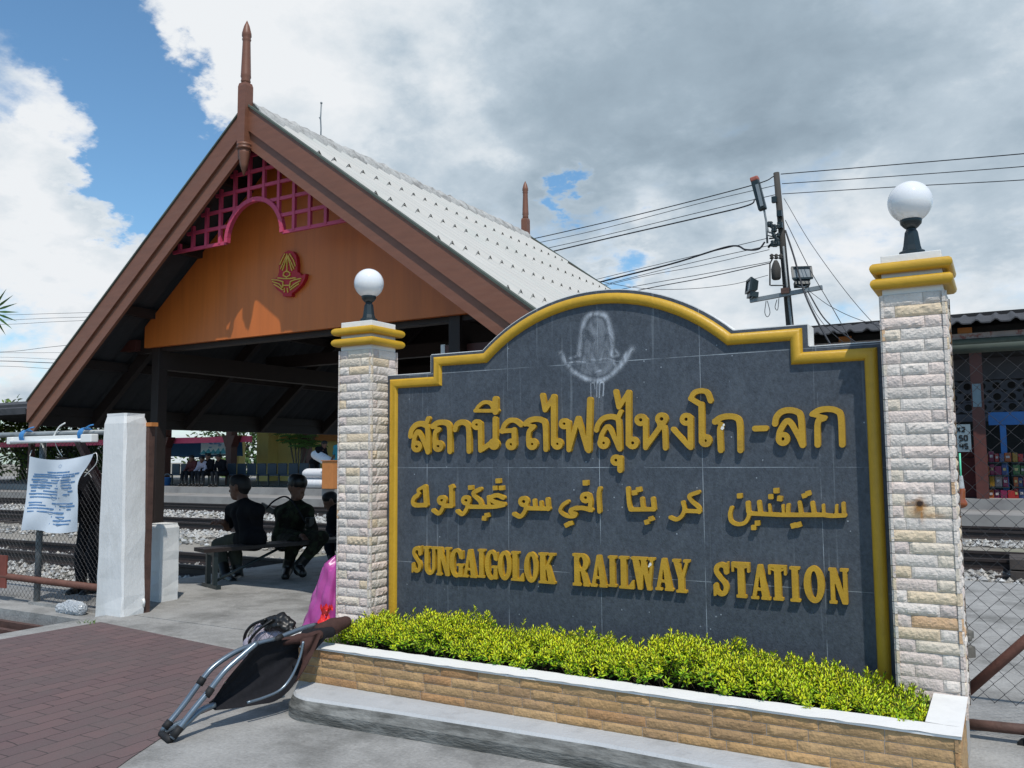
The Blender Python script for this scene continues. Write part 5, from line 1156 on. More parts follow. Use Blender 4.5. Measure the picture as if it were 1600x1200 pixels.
def person(label, J, face, top, legs, shoes, res=.010, sleeve=.5, hands=None, hair=True, s=1.0, headgear=None, group=None, hs=1.0):
    T, A, G, F = body_prims(J, s); loc = tuple((J['pelvis'][0], J['pelvis'][1], min(J['tol'][2], J['tor'][2])))
    t = empty('person', loc, label, 'person', group); B = T+A+G+F; H = []
    L = head(B, J['neck'], J['head'], face, hs)
    if hands:
        for q in 'lr': hand(B, J['wr'+q], *hands[q], s=1.0)
    V, Fc = blobby(B, res, .022); mesh_obj('body', V, Fc, M['skin'], t)
    sl = []
    for q in 'lr':
        e = J['sh'+q]+(J['el'+q]-J['sh'+q])*min(1, sleeve*1.6 if sleeve < .9 else 1)
        sl.append((J['sh'+q], e, .056*s, .050*s))
        if sleeve > .9: sl.append((J['el'+q], J['el'+q]*.1+J['wr'+q]*.9, .048*s, .036*s))
    V, Fc = blobby(grow(T[:1], .024)+grow(T[1:10], .014)+grow(sl, .006), max(res, .010), .03); mesh_obj('shirt', V, Fc, M[top], t)
    V, Fc = blobby(grow(T[:1], .006)+grow(G, .012), max(res, .010), .02); mesh_obj('trousers', V, Fc, M[legs], t)
    for q in 'lr':
        k = 0 if q == 'l' else 2
        pr = grow(F[k:k+2], .008)
        if shoes == 'boot': pr = grow(pr, .004)+[(J['an'+q], J['an'+q]*.7+J['kn'+q]*.3, .052*s, .056*s)]
        V, Fc = blobby(pr, max(res, .010), .02); mesh_obj('shoe', V, Fc, M[shoes], t)
    if hair:
        V, Fc = blobby([(L(-.03, 0, .045), L(-.005, 0, .055), .093*hs, .092*hs), (L(-.05, 0, .0), L(-.045, 0, -.03), .070*hs, .055*hs), (L(.03, -.04, .09), L(.03, .04, .09), .045*hs, .045*hs)], max(res*.8, .008), .03); mesh_obj('hair', V, Fc, M['hair'], t)
    if headgear == 'beret':
        V, Fc = blobby([(L(-.03, 0, .075), L(.03, 0, .07), .098, .098), (L(-.06, .02, .11), L(.06, .0, .10), .055, .05), (L(.08, 0, .08), L(.10, 0, .072), .03, .02)], .009, .03); mesh_obj('cap', V, Fc, M['boot'], t)
    return t, L

def J_(d, Y0_):
    o = {}
    for k, v in d.items(): o[k] = on_y(v[0], v[1], Y0_+(v[2] if len(v) > 2 else 0))
    return o
# camera-ish axes at the bench for readable offsets
def at(px, py, Y): return on_y(px, py, Y)
J = J_(dict(pelvis=(391, 838, .0), chest=(385, 803, .02), neck=(381, 787, .0), head=(374, 763, .0), shl=(363, 798, .12), shr=(402, 798, -.10), ell=(356, 824, .10), wrl=(349, 816, -.02), elr=(402, 829, -.02), wrr=(377, 832, .20),
            hipl=(383, 842, .10), hipr=(398, 842, -.06), knl=(341, 851, .12), knr=(366, 850, .22), anl=(352, 897, .02), anr=(372, 898, .22), tol=(364, 908, -.08), tor=(366, 908, .05)), 6.95)
fx = dv
person('man in a black T-shirt and khaki trousers sitting on the bench with his back turned', J, (-.93, -.25, -.05), 'tee_black', 'khaki', 'boot', .0085, .5,
       {'l': ((-.9, -.35, .1), (0, 0, -1)), 'r': ((-.8, .4, 0), (0, 0, -1))}, True, s=1.14, hs=1.12)
J = J_(dict(pelvis=(449, 838, .0), chest=(458, 806, -.02), neck=(462, 786, .0), head=(465, 764, -.02), shl=(439, 800, .02), shr=(480, 799, .02), ell=(438, 829, -.04), wrl=(472, 838, -.26), elr=(488, 826, -.04), wrr=(486, 842, -.22),
            hipl=(443, 844, -.02), hipr=(462, 842, .02), knl=(459, 848, -.42), knr=(503, 840, -.28), anl=(450, 884, -.40), anr=(467, 884, -.40), tol=(446, 901, -.52), tor=(473, 896, -.52)), 7.75)
sold, L = person('soldier in dark camouflage and black cap sitting on the bench with crossed boots', J, (.97, -.22, -.02), 'camo', 'camo', 'boot', .0085, 1.0,
       {'l': ((.85, -.3, -.3), (0, 0, -1)), 'r': ((-.2, -.9, -.2), (0, 0, -1))}, True, headgear='beret', s=1.16, hs=1.12)
# rifle slung behind his back, pouch on his belt
t = empty('rifle', tuple(at(420, 800, 7.82)), 'black rifle slung across the back of the sitting soldier', 'rifle')
b = MB(); b.beam(at(409, 789, 7.86), at(428, 800, 7.84), .035, .075, bev=.008); b.build('stock', M['gunmetal'], t)
b = MB(); b.beam(at(427, 799, 7.84), at(452, 812, 7.90), .04, .06, bev=.006); b.beam(at(438, 806, 7.86), at(437, 816, 7.86), .025, .05); b.build('receiver', M['gunmetal'], t)
b = MB(); b.tube([at(450, 811, 7.9), at(486, 829, 7.98)], .012, 8); b.build('barrel', M['gunmetal'], t)
b = MB(); b.tube(smooth_line([at(416, 795, 7.84), at(428, 783, 7.8), at(446, 776, 7.72), at(462, 790, 7.58), at(478, 818, 7.6)]), .011, 6); b.build('sling', M['sling'], t)
b = MB(); b.box(at(484, 816, 7.66), (.07, .09, .12), bev=.012); tag(b.build('ammunition_pouch', M['boot']), 'dark pouch worn at the right side of the sitting soldier', 'pouch')
J = J_(dict(pelvis=(534, 838, .0), chest=(530, 806, -.05), neck=(523, 794, -.08), head=(517, 784, -.10), shl=(520, 806, -.12), shr=(540, 802, .1), ell=(516, 826, -.2), wrl=(520, 842, -.3), elr=(548, 826, .1), wrr=(540, 842, -.2),
            hipl=(527, 842, -.05), hipr=(541, 842, .05), knl=(512, 843, -.40), knr=(530, 843, -.4), anl=(520, 878, -.45), anr=(534, 878, -.42), tol=(512, 886, -.6), tor=(528, 886, -.6)), 9.1)
person('person in black leaning forward at the far end of the bench, half behind the pillar', J, (-.6, -.5, -.45), 'tee_black', 'navy', 'boot', .012, 1.0, None, True)
# person behind the banner, bowed against the fence
J = dict(pelvis=V3(-8.08, 5.62, .86), chest=V3(-8.0, 5.36, 1.16), neck=V3(-7.98, 5.26, 1.27), head=V3(-7.98, 5.17, 1.31), shl=V3(-8.15, 5.32, 1.22), shr=V3(-7.83, 5.30, 1.22), ell=V3(-8.22, 5.22, .98), elr=V3(-7.72, 5.25, .98), wrl=V3(-8.1, 5.12, .80), wrr=V3(-7.80, 5.1, .84),
         hipl=V3(-8.17, 5.62, .84), hipr=V3(-7.98, 5.62, .84), knl=V3(-8.20, 5.56, .44), knr=V3(-8.0, 5.55, .45), anl=V3(-8.22, 5.58, .06), anr=V3(-8.04, 5.62, .06), tol=V3(-8.20, 5.44, .0), tor=V3(-8.0, 5.46, .0))
J = {k: v+V3(-.20, -.0, -.06 if k[:2] not in ('an', 'to') else 0) for k, v in J.items()}
person('person in dark clothes standing bowed behind the white cloth banner, legs showing below it', J, (.1, -.8, -.6), 'tee_black', 'navy', 'boot', .014, 1.0, None, True)

# ------------------------------------------------------------------ folding recliner leaning on the planter
tipA, tipB = on_z(252, 1146, .012), on_z(268, 1157, .012)
topP = on_y(515, 1000, 3.70)
ax_ = topP-tipB; axl = np.linalg.norm(ax_[:2]); 
def cp(px, py, back=0.0):
    """point of the chair's upright plane (through its long axis) seen at px,py, moved 'back' metres behind it"""
    nrm = np.array([-ax_[1], ax_[0], 0.0]); nrm /= np.linalg.norm(nrm)
    if nrm[1] < 0: nrm = -nrm
    p0 = tipB+nrm*back; d = ray(px, py); k = ((p0-CPOS)@nrm)/(d@nrm); return CPOS+d*k
t = empty('folding_recliner', tuple((tipA+tipB)/2), 'folded reclining chair of grey tubes and black sling leaning against the planter', 'chair')
TR_ = .0145
def tb(pts, back, name='tube', r=TR_, m='chairtube', n=5):
    b = MB(); q = [cp(p[0], p[1], back if len(p) < 3 else p[2]) for p in pts]; b.tube([tuple(v) for v in smooth_line(q, n)], r, 10); return b.build(name, M[m], t)
bk = .14
tb([(253, 1143), (285, 1104), (316, 1062), (336, 1040), (368, 1019), (402, 1006), (430, 999)], bk, 'leg_tube')
tb([(268, 1154), (300, 1112), (328, 1078), (352, 1048), (382, 1021), (402, 1004)], .0, 'leg_tube')
tb([(266, 1156), (290, 1132), (314, 1110), (336, 1101)], .03, 'frame_tube')
tb([(252, 1145), (268, 1136), (286, 1127)], bk, 'frame_tube')
tb([(430, 999, bk), (452, 990, bk), (476, 981, bk), (492, 977, bk)], bk, 'frame_tube')
tb([(474, 1002), (469, 1026), (456, 1056), (438, 1078), (412, 1090), (386, 1098)], -.02, 'arm_tube', .0075)
for pts, k in (([(311, 1070), (318, 1059)], bk), ([(322, 1088), (331, 1075)], 0), ([(257, 1138), (266, 1127)], bk), ([(270, 1152), (282, 1136)], 0), ([(429, 1001), (441, 995)], bk), ([(478, 985), (496, 978)], bk)):
    tb(pts, k, 'joint_sleeve', .0195, 'tyre')
b = MB(); b.tube([tuple(cp(252, 1146, bk)), tuple(cp(266, 1157, 0))], .017, 8)
b.build('foot_bar', M['tyre'], t)
# sling: bellied cloth between the rails
edge_t = [(334, 1096), (352, 1068), (376, 1038), (402, 1010), (436, 1001), (474, 996)]
edge_b = [(336, 1110), (368, 1106), (402, 1101), (430, 1096), (452, 1080), (474, 1050)]
b = MB()
et = [np.array(v) for v in smooth_line([cp(*p, .04) for p in edge_t], 6)]; eb = [np.array(v) for v in smooth_line([cp(*p, .02) for p in edge_b], 6)]
nr = np.array([-ax_[1], ax_[0], 0]); nr /= np.linalg.norm(nr); nr = nr if nr[1] > 0 else -nr
def sl_(u, v, off=0):
    i = u*(len(et)-1); a = int(min(i, len(et)-2)); f = i-a; p = et[a]*(1-f)+et[a+1]*f; q = eb[a]*(1-f)+eb[a+1]*f
    r_ = p*(1-v)+q*v; return tuple(r_+nr*(.05*math.sin(math.pi*v)+.006*math.sin(v*22+u*6)+off))
b.grid(lambda u, v: sl_(u, v), 30, 14); b.grid(lambda u, v: sl_(u, v, .006), 30, 14); b.build('sling', M['sling'], t, fixn=False)
# brown headrest sleeve, flap and bolster
b = MB(); q = [cp(*p, .03) for p in ((440, 1000), (504, 990), (500, 1010), (462, 1062), (448, 1080), (458, 1040), (470, 1008))]
def fl(u, v):
    A_ = [cp(470, 1000, .0), cp(488, 994, -.02), cp(504, 988, -.02)]; B_ = [cp(470, 1008, .0), cp(474, 1036, -.01), cp(456, 1078, .0)]
    i = u*2; a = int(min(i, 1)); f = i-a; p = A_[a]*(1-f)+A_[a+1]*f; q_ = B_[a]*(1-f)+B_[a+1]*f; return tuple(p*(1-v)+q_*v+nr*(-.01*math.sin(math.pi*v)+.008*math.sin(9*u+4*v)))
b.grid(fl, 20, 12); b.grid(lambda u, v: tuple(np.array(fl(u, v))+nr*.008), 20, 12); b.build('flap', M['flap'], t, fixn=False)
V, Fc = blobby([(cp(446, 1002, .06), cp(468, 998, .04), .022, .024), (cp(468, 998, .04), cp(498, 992, .02), .024, .026)], .006, .02); mesh_obj('sleeve', V, Fc, M['flap'], t)
V, Fc = blobby([(cp(500, 984, .10), cp(520, 979, .08), .036, .044), (cp(520, 979, .08), cp(540, 972, .06), .044, .034)], .006, .02); mesh_obj('headrest', V, Fc, M['flap'], t)
V, Fc = blobby([(cp(478, 992, .05), cp(516, 988, .04), .03, .03), (cp(462, 1040, .03), cp(500, 1000, .03), .02, .02)], .007, .03); mesh_obj('padding', V, Fc, M['sling'], t)

# ------------------------------------------------------------------ bags behind the recliner
def crumple(V, amp, f, seed):
    rs = np.random.RandomState(seed); o = np.zeros(len(V))
    for k in range(7):
        w = rs.normal(0, 1, 3)*f*(1+.5*k); o += np.sin(V@w+rs.rand()*6)/(1+.6*k)
    return o*amp
def bagmesh(b, c0, c1, prof, seed, folds=9, amp=.10, n=72, m=40, squash=.8):
    """gathered plastic: rings from c0 to c1, radius prof(t), pleats that sharpen towards the neck"""
    rs = random.Random(seed); ph = [(rs.uniform(0, 6.28), rs.uniform(.5, 1), rs.choice((folds, folds+3, 2*folds-1, 5))) for _ in range(4)]
    c0, c1 = np.array(c0), np.array(c1)
    def f(u, v):
        a = 2*math.pi*u; r_ = prof(v); w = sum(k*math.sin(q*a+p+2.2*v*(i-1.5)) for i, (p, k, q) in enumerate(ph))/2.2; w = -abs(w)*1.1+.5
        w += .35*math.sin(3*a+14*v+ph[0][0])*math.sin(11*v+2*a)
        r_ *= 1+amp*w; c = c0*(1-v)+c1*v
        return (c[0]+r_*math.cos(a), c[1]+squash*r_*math.sin(a), c[2]+.02*math.sin(5*a+ph[1][0])*(v > .9))
    b.grid(f, n, m, True)
c0 = on_y(419, 1003, 4.0)
V, Fc = blobby([(V3(c0[0]-.05, 4.0, .13), V3(c0[0]+.10, 4.05, .14), .125, .13), (V3(c0[0]-.03, 4.0, .235), V3(c0[0]+.08, 4.04, .24), .09, .08)], .010, .05)
t = empty('net_bag', (c0[0], 4.0, 0), 'black net bag of grey cloth bundles standing behind the recliner', 'bag')
n_ = V-V.mean(0); n_ /= np.linalg.norm(n_, axis=1)[:, None]; rr = np.random.RandomState(8); V = V+n_*(.008*np.sin(V@np.array([40, 31, 22]))+.006*np.sin(V@np.array([-23, 37, 51])))[:, None]
mesh_obj('contents', V, Fc, M['greycloth'], t)
b = MB(); r = random.Random(6); cc = np.array([c0[0]+.03, 4.02, .175])
for k in range(22):
    a = 2*math.pi*k/22
    for sg in (1, -1):
        b.tube([tuple(cc+np.array([.19*math.cos(a+sg*dz*2.0)*math.cos(th), .15*math.sin(a+sg*dz*2.0)*math.cos(th), .185*math.sin(th)])) for dz, th in [(q/16, -.9+q*.145) for q in range(17)]], .0011, 4, caps=False)
b.build('net', M['boot'], t)
V, Fc = blobby([(cc+[.0, -.04, .165], cc+[.07, -.02, .185], .022, .030), (cc+[.07, -.02, .185], cc+[.15, .0, .15], .030, .022), (cc+[.02, -.06, .13], cc+[.10, -.06, .15], .020, .024), (cc+[.12, -.04, .13], cc+[.20, .0, .10], .022, .018), (cc+[-.06, -.05, .14], cc+[.0, -.05, .17], .012, .018)], .007, .02)
n_ = V-V.mean(0); n_ /= np.linalg.norm(n_, axis=1)[:, None]; V = V+n_*crumple(V, .006, 40, 4)[:, None]
mesh_obj('gathered_top', V, Fc, M['boot'], t)
b = MB()
b.tube(smooth_line([cc+[-.185, -.06, -.06], cc+[-.165, -.09, .06], cc+[-.09, -.10, .14], cc+[.0, -.07, .18]]), .010, 6)
b.tube(smooth_line([cc+[-.10, -.13, -.04], cc+[-.06, -.14, .06], cc+[.0, -.12, .13], cc+[.05, -.06, .18]]), .009, 6)
b.build('drawstring', M['boot'], t)
yb = 4.62; pb = lambda px, py, Y=yb: on_y(px, py, Y)
b = MB(); w0 = on_y(517, 990, yb); w1 = on_y(531, 872, yb)
bagmesh(b, (w0[0], yb, .0), (w1[0], yb, w1[2]), lambda v: .222*(1-.10*v)-.115*max(0, v-.18)**1.0+(.0 if v < .93 else -.9*(v-.93)), 3, 7, .22)
o = b.build('plastic_sack', M['purple'], loc=(w0[0], yb, 0), fixn=False); tag(o, 'tall purple plastic sack standing left of the left stone pillar', 'sack')
b = MB(); y2 = 4.14; w0 = on_y(506, 1000, y2); w1 = on_y(508, 962, y2)
bagmesh(b, w0, w1, lambda v: .085*(1-v)**.75+.016, 9, 8, .25, 64, 24)
w2 = on_y(510, 949, y2); bagmesh(b, w1, w2, lambda v: .014+.024*v, 4, 5, .3, 48, 10)
tag(b.build('plastic_bag', M['redbag'], loc=tuple(w0), fixn=False), 'small knotted bright red plastic bag behind the headrest of the recliner', 'plastic bag')
# ------------------------------------------------------------------ far platform: station hall, people, seats
PZ = .40
def fx_(px, Y): return on_y(px, 720, Y)[0]
def fz_(py, px, Y): return on_y(px, py, Y)[2]
hall = empty('station_hall', (fx_(400, 26), 26, PZ), 'low station hall on the far platform with pink fascia and red columns', 'building')
HY = 23.6
b = MB(); x0, x1 = fx_(-60, HY), fx_(392, HY); zt = fz_(683, 320, HY); zb2 = fz_(692, 320, HY)
b.box2((x0, HY-.05, zb2), (x1, HY+.05, zt)); b.build('fascia', M['pinkroof'], hall)
b = MB(); b.box2((x0, 20.4, 3.55), (fx_(640, HY), 31.5, 3.75)); b.build('roof', M['darkroof'], hall)
for px in (287, 389, 505):
    xx = fx_(px, HY+.6); b = MB(); b.box2((xx-.15, HY-.45, PZ), (xx+.15, HY-.15, 3.54)); b.prism([(xx-.16, zt-.42), (xx+.16, zt-.42), (xx+.36, zt+.02), (xx-.36, zt+.02)], HY-.47, HY-.13); b.build('column', M['redwood'], hall)
YW2 = 29.0
b = MB(); b.box2((fx_(434, YW2), YW2, PZ), (fx_(640, YW2), YW2+.3, fz_(680, 450, YW2)+.6)); b.box2((fx_(416, YW2), YW2-.6, PZ), (fx_(434, YW2)-.01, YW2+.3, fz_(680, 450, YW2)+.6)); b.build('wall', M['yellow'], hall)
b = MB(); b.box2((fx_(440, 28.6), 28.5, fz_(690, 450, 28.6)), (fx_(640, 28.6), 28.7, fz_(684, 450, 28.6)+.1)); b.build('wall_trim', M['crate'], hall)
b = MB(); b.box2((fx_(376, YW2), YW2-.4, PZ), (fx_(383, YW2), YW2, fz_(690, 380, YW2)+.3)); b.build('pilaster', M['yellow'], hall)
YA = 25.5
b = MB(); xa, xb = fx_(250, YA), fx_(378, YA); za, zb3 = fz_(714, 300, YA), fz_(692, 300, YA)
b.grid(lambda u, v: (xa+(xb-xa)*u, YA+.05*math.sin(u*14)*(1-v), za+(zb3-za)*v+.03*math.sin(u*9)*(1-v)), 40, 8); tag(b.build('awning', M['bluetarp']), 'dark blue tarpaulin hanging under the pink edge of the station hall', 'awning')
bn2 = empty('event_banner', (fx_(332, 24.9), 24.9, 2), 'small pale blue and white banner hanging between the red columns of the station hall', 'banner')
xa, xb = fx_(314, 24.9), fx_(352, 24.9); za, zb3 = fz_(710, 330, 24.9), fz_(688, 330, 24.9)
b = MB(); b.box2((xa, 24.88, za), (xb, 24.9, zb3)); b.build('sheet', mat('banner_sheet', (.75, .85, .9), .7, .1, 4), bn2)
b = MB(); r = random.Random(3)
for k in range(5): 
    x = xa+(xb-xa)*(.1+.2*k); b.add([(x-.22, 24.87, za+.02), (x+.25, 24.87, za+.02), (x+.05, 24.87, za+.15+.2*r.random())], [(0, 1, 2)], col=(.12, .45, .55))
for k in range(9): x = xa+(xb-xa)*r.uniform(.3, .8); z = za+(zb3-za)*r.uniform(.45, .85); b.box2((x, 24.868, z), (x+.18, 24.872, z+.05), col=(.25, .45, .7))
b.build('picture', mat('banner_print', (.9, .9, .9), .7, .1, 4, attr=True), bn2)
# seats in one long row
sy = 22.3; SEATW = .52
st0 = None; n = 0
x = fx_(268, sy)
def seat():
    t = empty('platform_chair', (0, 0, 0), 'dark blue moulded seat in the long row on the far platform', 'seat', 'row of blue seats on the far platform')
    b = MB(); b.box((0, 0, .42), (.44, .42, .05), bev=.02); b.build('seat', M['seatblue'], t)
    b = MB(); b.box((0, .22, .64), (.44, .05, .40), bev=.02); b.build('backrest', M['seatblue'], t)
    b = MB(); b.box((0, .05, .20), (.05, .05, .40)); b.box((0, 0, .02), (.06, .5, .04)); b.build('leg', M['black'], t)
    return t
s0 = seat(); x_end = fx_(492, sy); k = 0
while x < x_end:
    o = s0 if k == 0 else copy_tree(s0); o.location = (x, sy, PZ); x += SEATW; k += 1
# waiting people
def sitter(px, Y, top, label, lean=0.0, legs='navy', h=1.0):
    x = fx_(px, Y); z = PZ; s_ = lean
    J = dict(pelvis=V3(x, Y, z+.50), chest=V3(x+s_*.25, Y-.06-abs(s_)*.2, z+.82-abs(s_)*.1), neck=V3(x+s_*.33, Y-.09-abs(s_)*.25, z+.98-abs(s_)*.15), head=V3(x+s_*.38, Y-.12-abs(s_)*.3, z+1.09-abs(s_)*.2))
    for q, sg in (('l', -1), ('r', 1)):
        J['sh'+q] = J['chest']+V3(sg*.19, 0, .10); J['el'+q] = J['sh'+q]+V3(sg*.05, -.08, -.25); J['wr'+q] = V3(x+sg*.12, Y-.34, z+.58)
        J['hip'+q] = V3(x+sg*.09, Y, z+.50); J['kn'+q] = V3(x+sg*.11, Y-.42, z+.50); J['an'+q] = V3(x+sg*.11, Y-.42, z+.10); J['to'+q] = V3(x+sg*.11, Y-.58, z+.04)
    return person(label, J, (s_*.5, -1, -.1), top, legs, 'boot', .026, 1.0, None, True)
sitter(303, 22.1, 'redcloth', 'seated person in dark red at the left end of the platform seats', .3)
sitter(319, 22.1, 'greycloth', 'seated person in grey blue leaning sideways on the platform seats', .5)
sitter(329, 22.05, 'tee_black', 'seated person in black next to the one in grey blue on the platform', .0)
sitter(350, 22.0, 'tee_black', 'seated person in black behind the head of the man on the bench', -.2)
# man bending over white sacks
Y = 21.7; x = fx_(500, Y)
J = dict(pelvis=V3(x-.25, Y, PZ+.88), chest=V3(x+.02, Y, PZ+1.22), neck=V3(x+.12, Y, PZ+1.36), head=V3(x+.18, Y, PZ+1.46))
for q, sg in (('l', -1), ('r', 1)):
    J['sh'+q] = J['chest']+V3(.02, sg*.18, .1); J['el'+q] = J['sh'+q]+V3(.10, 0, -.26); J['wr'+q] = J['el'+q]+V3(.20, 0, -.12)
    J['hip'+q] = J['pelvis']+V3(0, sg*.09, 0); J['kn'+q] = J['pelvis']+V3(.03, sg*.12, -.42); J['an'+q] = J['pelvis']+V3(-.05+sg*.1, sg*.13, -.80); J['to'+q] = J['an'+q]+V3(.15, 0, -.06)
person('man in dark clothes bending to lift a white sack on the far platform', J, (1, -.1, -.4), 'tee_black', 'navy', 'boot', .026, .5, None, True)
Y = 21.6; x = fx_(531, Y)
J = dict(pelvis=V3(x, Y, PZ+.90), chest=V3(x, Y, PZ+1.25), neck=V3(x, Y, PZ+1.43), head=V3(x, Y, PZ+1.55))
for q, sg in (('l', -1), ('r', 1)):
    J['sh'+q] = J['chest']+V3(sg*.19, 0, .12); J['el'+q] = J['sh'+q]+V3(sg*.07, 0, -.28); J['wr'+q] = J['el'+q]+V3(-sg*.02, -.16, -.16)
    J['hip'+q] = J['pelvis']+V3(sg*.09, 0, 0); J['kn'+q] = J['pelvis']+V3(sg*.1, -.03, -.42); J['an'+q] = J['pelvis']+V3(sg*.11, 0, -.82); J['to'+q] = J['an'+q]+V3(0, -.15, -.06)
person('person in turquoise standing on the far platform, mostly hidden by the left pillar', J, (-1, -.2, 0), 'turq', 'navy', 'boot', .026, .5, None, True)
def sack(x, y, z, label, a=0.0):
    d = V3(math.cos(a), 0, math.sin(a))*.34; c = V3(x, y, z)
    V, F = blobby([(c-d, c+d, .17, .17), (c-d*1.15+V3(0, -.08, 0), c+d*1.15+V3(0, -.08, 0), .11, .11), (c-d*1.15+V3(0, .1, 0), c+d*1.15+V3(0, .1, 0), .11, .11)], .03, .05)
    tag(mesh_obj('rice_sack', V, F, M['sack'], loc=(x, y, z-.17)), label, 'sack', 'white sacks on the far platform')
sx = fx_(492, 21.5)
sack(sx, 21.5, PZ+.17, 'white woven sack lying lowest on the far platform beside the orange box'); sack(sx+.05, 21.5, PZ+.50, 'white woven sack lying on top of another beside the orange box'); sack(fx_(506, 21.6), 21.6, PZ+.98, 'white sack held up by the bending man above the sack pile', -.4)
t = empty('wooden_box', (fx_(519, 21.4), 21.4, PZ), 'upright orange wooden box beside the white sacks on the platform', 'box')
b = MB(); xx = fx_(519, 21.4); b.box((xx, 21.4, PZ+.46), (.46, .46, .90), bev=.01); b.build('carcass', M['crate'], t); b = MB(); b.box((xx, 21.4, PZ+.925), (.52, .52, .025)); b.build('lid', M['crate'], t)
t = empty('blue_bucket', (fx_(262, 22), 22, PZ), 'blue plastic bucket standing at the left end of the platform seats', 'bucket')
b = MB(); xx = fx_(262, 22); b.lathe((xx, 22, PZ), [(.11, 0), (.16, .30), (.175, .30), (.175, .32), (.15, .32), (.14, .27)], 18); b.build('pail', M['bluepaint'], t); b = MB(); b.tube([(xx+.16*math.cos(a), 22, PZ+.30+.17*math.sin(a)) for a in [math.pi*q/12 for q in range(13)]], .008, 5); b.build('handle', M['steel'], t)
# potted palm
def frond(b, base, d, L, droop, nl, w, col, seed=0):
    r = random.Random(seed); d = Vector(d).normalized(); pts = []
    for i in range(nl+1):
        f = i/nl; pts.append(Vector(base)+d*L*f+Vector((0, 0, -droop*L*f*f)))
    b.tube(pts, [.012*(1-.7*i/nl)*w for i in range(nl+1)], 4, caps=False, col=col)
    for i in range(2, nl+1):
        t_ = (pts[i]-pts[i-1]).normalized(); s_ = t_.cross(Vector((0, 0, 1))); s_ = s_.normalized() if s_.length > 1e-3 else Vector((1, 0, 0))
        l_ = L*.42*math.sin(math.pi*min(1, .15+.85*i/nl))**.6*r.uniform(.85, 1.1)
        for k in (-1, 1):
            q = (s_*k*.85+t_*.55+Vector((0, 0, -.35))).normalized(); e = pts[i]+q*l_; m = pts[i]+q*l_*.5+Vector((0, 0, .05*l_)); ww = t_*.03*w*L
            g = r.uniform(.7, 1.2); b.add([pts[i]-ww*.4, m-ww, e, m+ww, pts[i]+ww*.4], [(0, 1, 2, 3, 4)], False, tuple(g*c for c in col))
t = empty('potted_palm', (fx_(465, 22.9), 22.9, PZ), 'dark slender palm clump growing before the yellow wall on the far platform', 'palm')
px0 = fx_(465, 22.9); tr = MB(); lf = MB(); r = random.Random(4)
for k, (dx, h) in enumerate(((-.35, 1.85), (-.1, 1.55), (.05, 1.7), (.2, 1.5), (.38, 1.35))):
    tr.tube([(px0+dx*.3, 22.9, PZ), (px0+dx*.6, 22.9, PZ+h*.5), (px0+dx*1.3, 22.9, PZ+h)], .03, 6)
    for q in range(6): a = q*1.05+k; frond(lf, (px0+dx*1.3, 22.9, PZ+h), (math.cos(a), math.sin(a)*.6, .55), .85, .45, 9, 1.2, (.35, .4, .3), q+k*7)
tr.build('trunk', M['bark'], t); lf.build('crown', M['palm'], t, fixn=False)

# ------------------------------------------------------------------ trees, palm and roof on the far left
def tree(x, y, h, rx, rz, label, seed, n=2600, tint=(1, 1, 1), ls=.32, zb=-.17):
    r = random.Random(seed); t = empty('tree', (x, y, zb), label, 'tree', 'trees behind the tracks'); b = MB()
    b.tube([(x, y, zb), (x+r.uniform(-.2, .2), y, h*.3), (x+r.uniform(-.4, .4), y, h*.62)], [.22, .16, .08], 8)
    C = []
    for k in range(16):
        a = r.random()*6.28; q = r.random()**.5; z = h*.62+rz*r.uniform(-.75, .85)
        c = Vector((x+rx*q*math.cos(a), y+rx*q*math.sin(a), z)); C.append((c, r.uniform(.35, .6)*rx))
        b.tube([(x, y, h*.35), ((x+c.x)/2, (y+c.y)/2, (h*.35+c.z)/2+.3), c], [.09, .05, .02], 5)
    b.build('trunk', M['bark'], t); f = MB()
    for _ in range(n):
        c, q = r.choice(C); d = Vector((r.gauss(0, 1), r.gauss(0, 1), r.gauss(0, .8))).normalized(); p = c+d*q*r.uniform(.55, 1.05)
        u = Vector((r.gauss(0, 1), r.gauss(0, 1), r.gauss(0, .6))).normalized(); w = u.orthogonal().normalized(); L = ls*r.uniform(.6, 1.2); g = r.uniform(.55, 1.6)
        f.add([p, p+u*L*.5+w*L*.2, p+u*L, p+u*L*.5-w*L*.2], [(0, 1, 2, 3)], False, (g*tint[0], g*tint[1], g*tint[2]))
    f.build('crown', M['leafdark'], t, fixn=False)
for i, (px, Y, h, rx, rz, lb, ti) in enumerate(((-40, 24, 4.6, 2.4, 1.7, 'bright green bushy tree at the left edge beyond the tracks', (1.5, 1.4, .8)), (38, 27, 4.2, 2.2, 1.6, 'yellowish green tree seen through the fence left of the banner', (1.7, 1.4, .7)), (112, 29, 4.4, 2.3, 1.6, 'green tree seen above the cloth banner', (1.2, 1.2, .9)),
        (165, 31, 4.2, 2.2, 1.6, 'dark green tree just left of the tall white post', (.8, .9, .8)), (366, 36, 4.2, 2.4, 1.7, 'dark tree seen between the columns of the station hall', (.7, .8, .7)))):
    tree(fx_(px, Y), Y, h*.82, rx, rz*1.1, lb, 50+i, 2300, ti)
cn = empty('platform_canopy', (fx_(-60, 21), 21, PZ), 'dark platform canopy roof at the left edge beyond the pavilion eave', 'canopy')
Yc = 20.2; xa, xb = fx_(-150, Yc), fx_(60, Yc)
b = MB(); zc = fz_(622, 20, Yc); b.prism([(Yc-.6, zc-.55), (Yc+2.2, zc+.10), (Yc+5, zc-.55), (Yc+5, zc-.63), (Yc+2.2, zc+.0), (Yc-.6, zc-.63)], xa, xb, 'x'); b.box2((xa, Yc-.62, zc-.75), (xb, Yc-.58, zc-.50)); b.build('roof', M['darkroof'], cn)
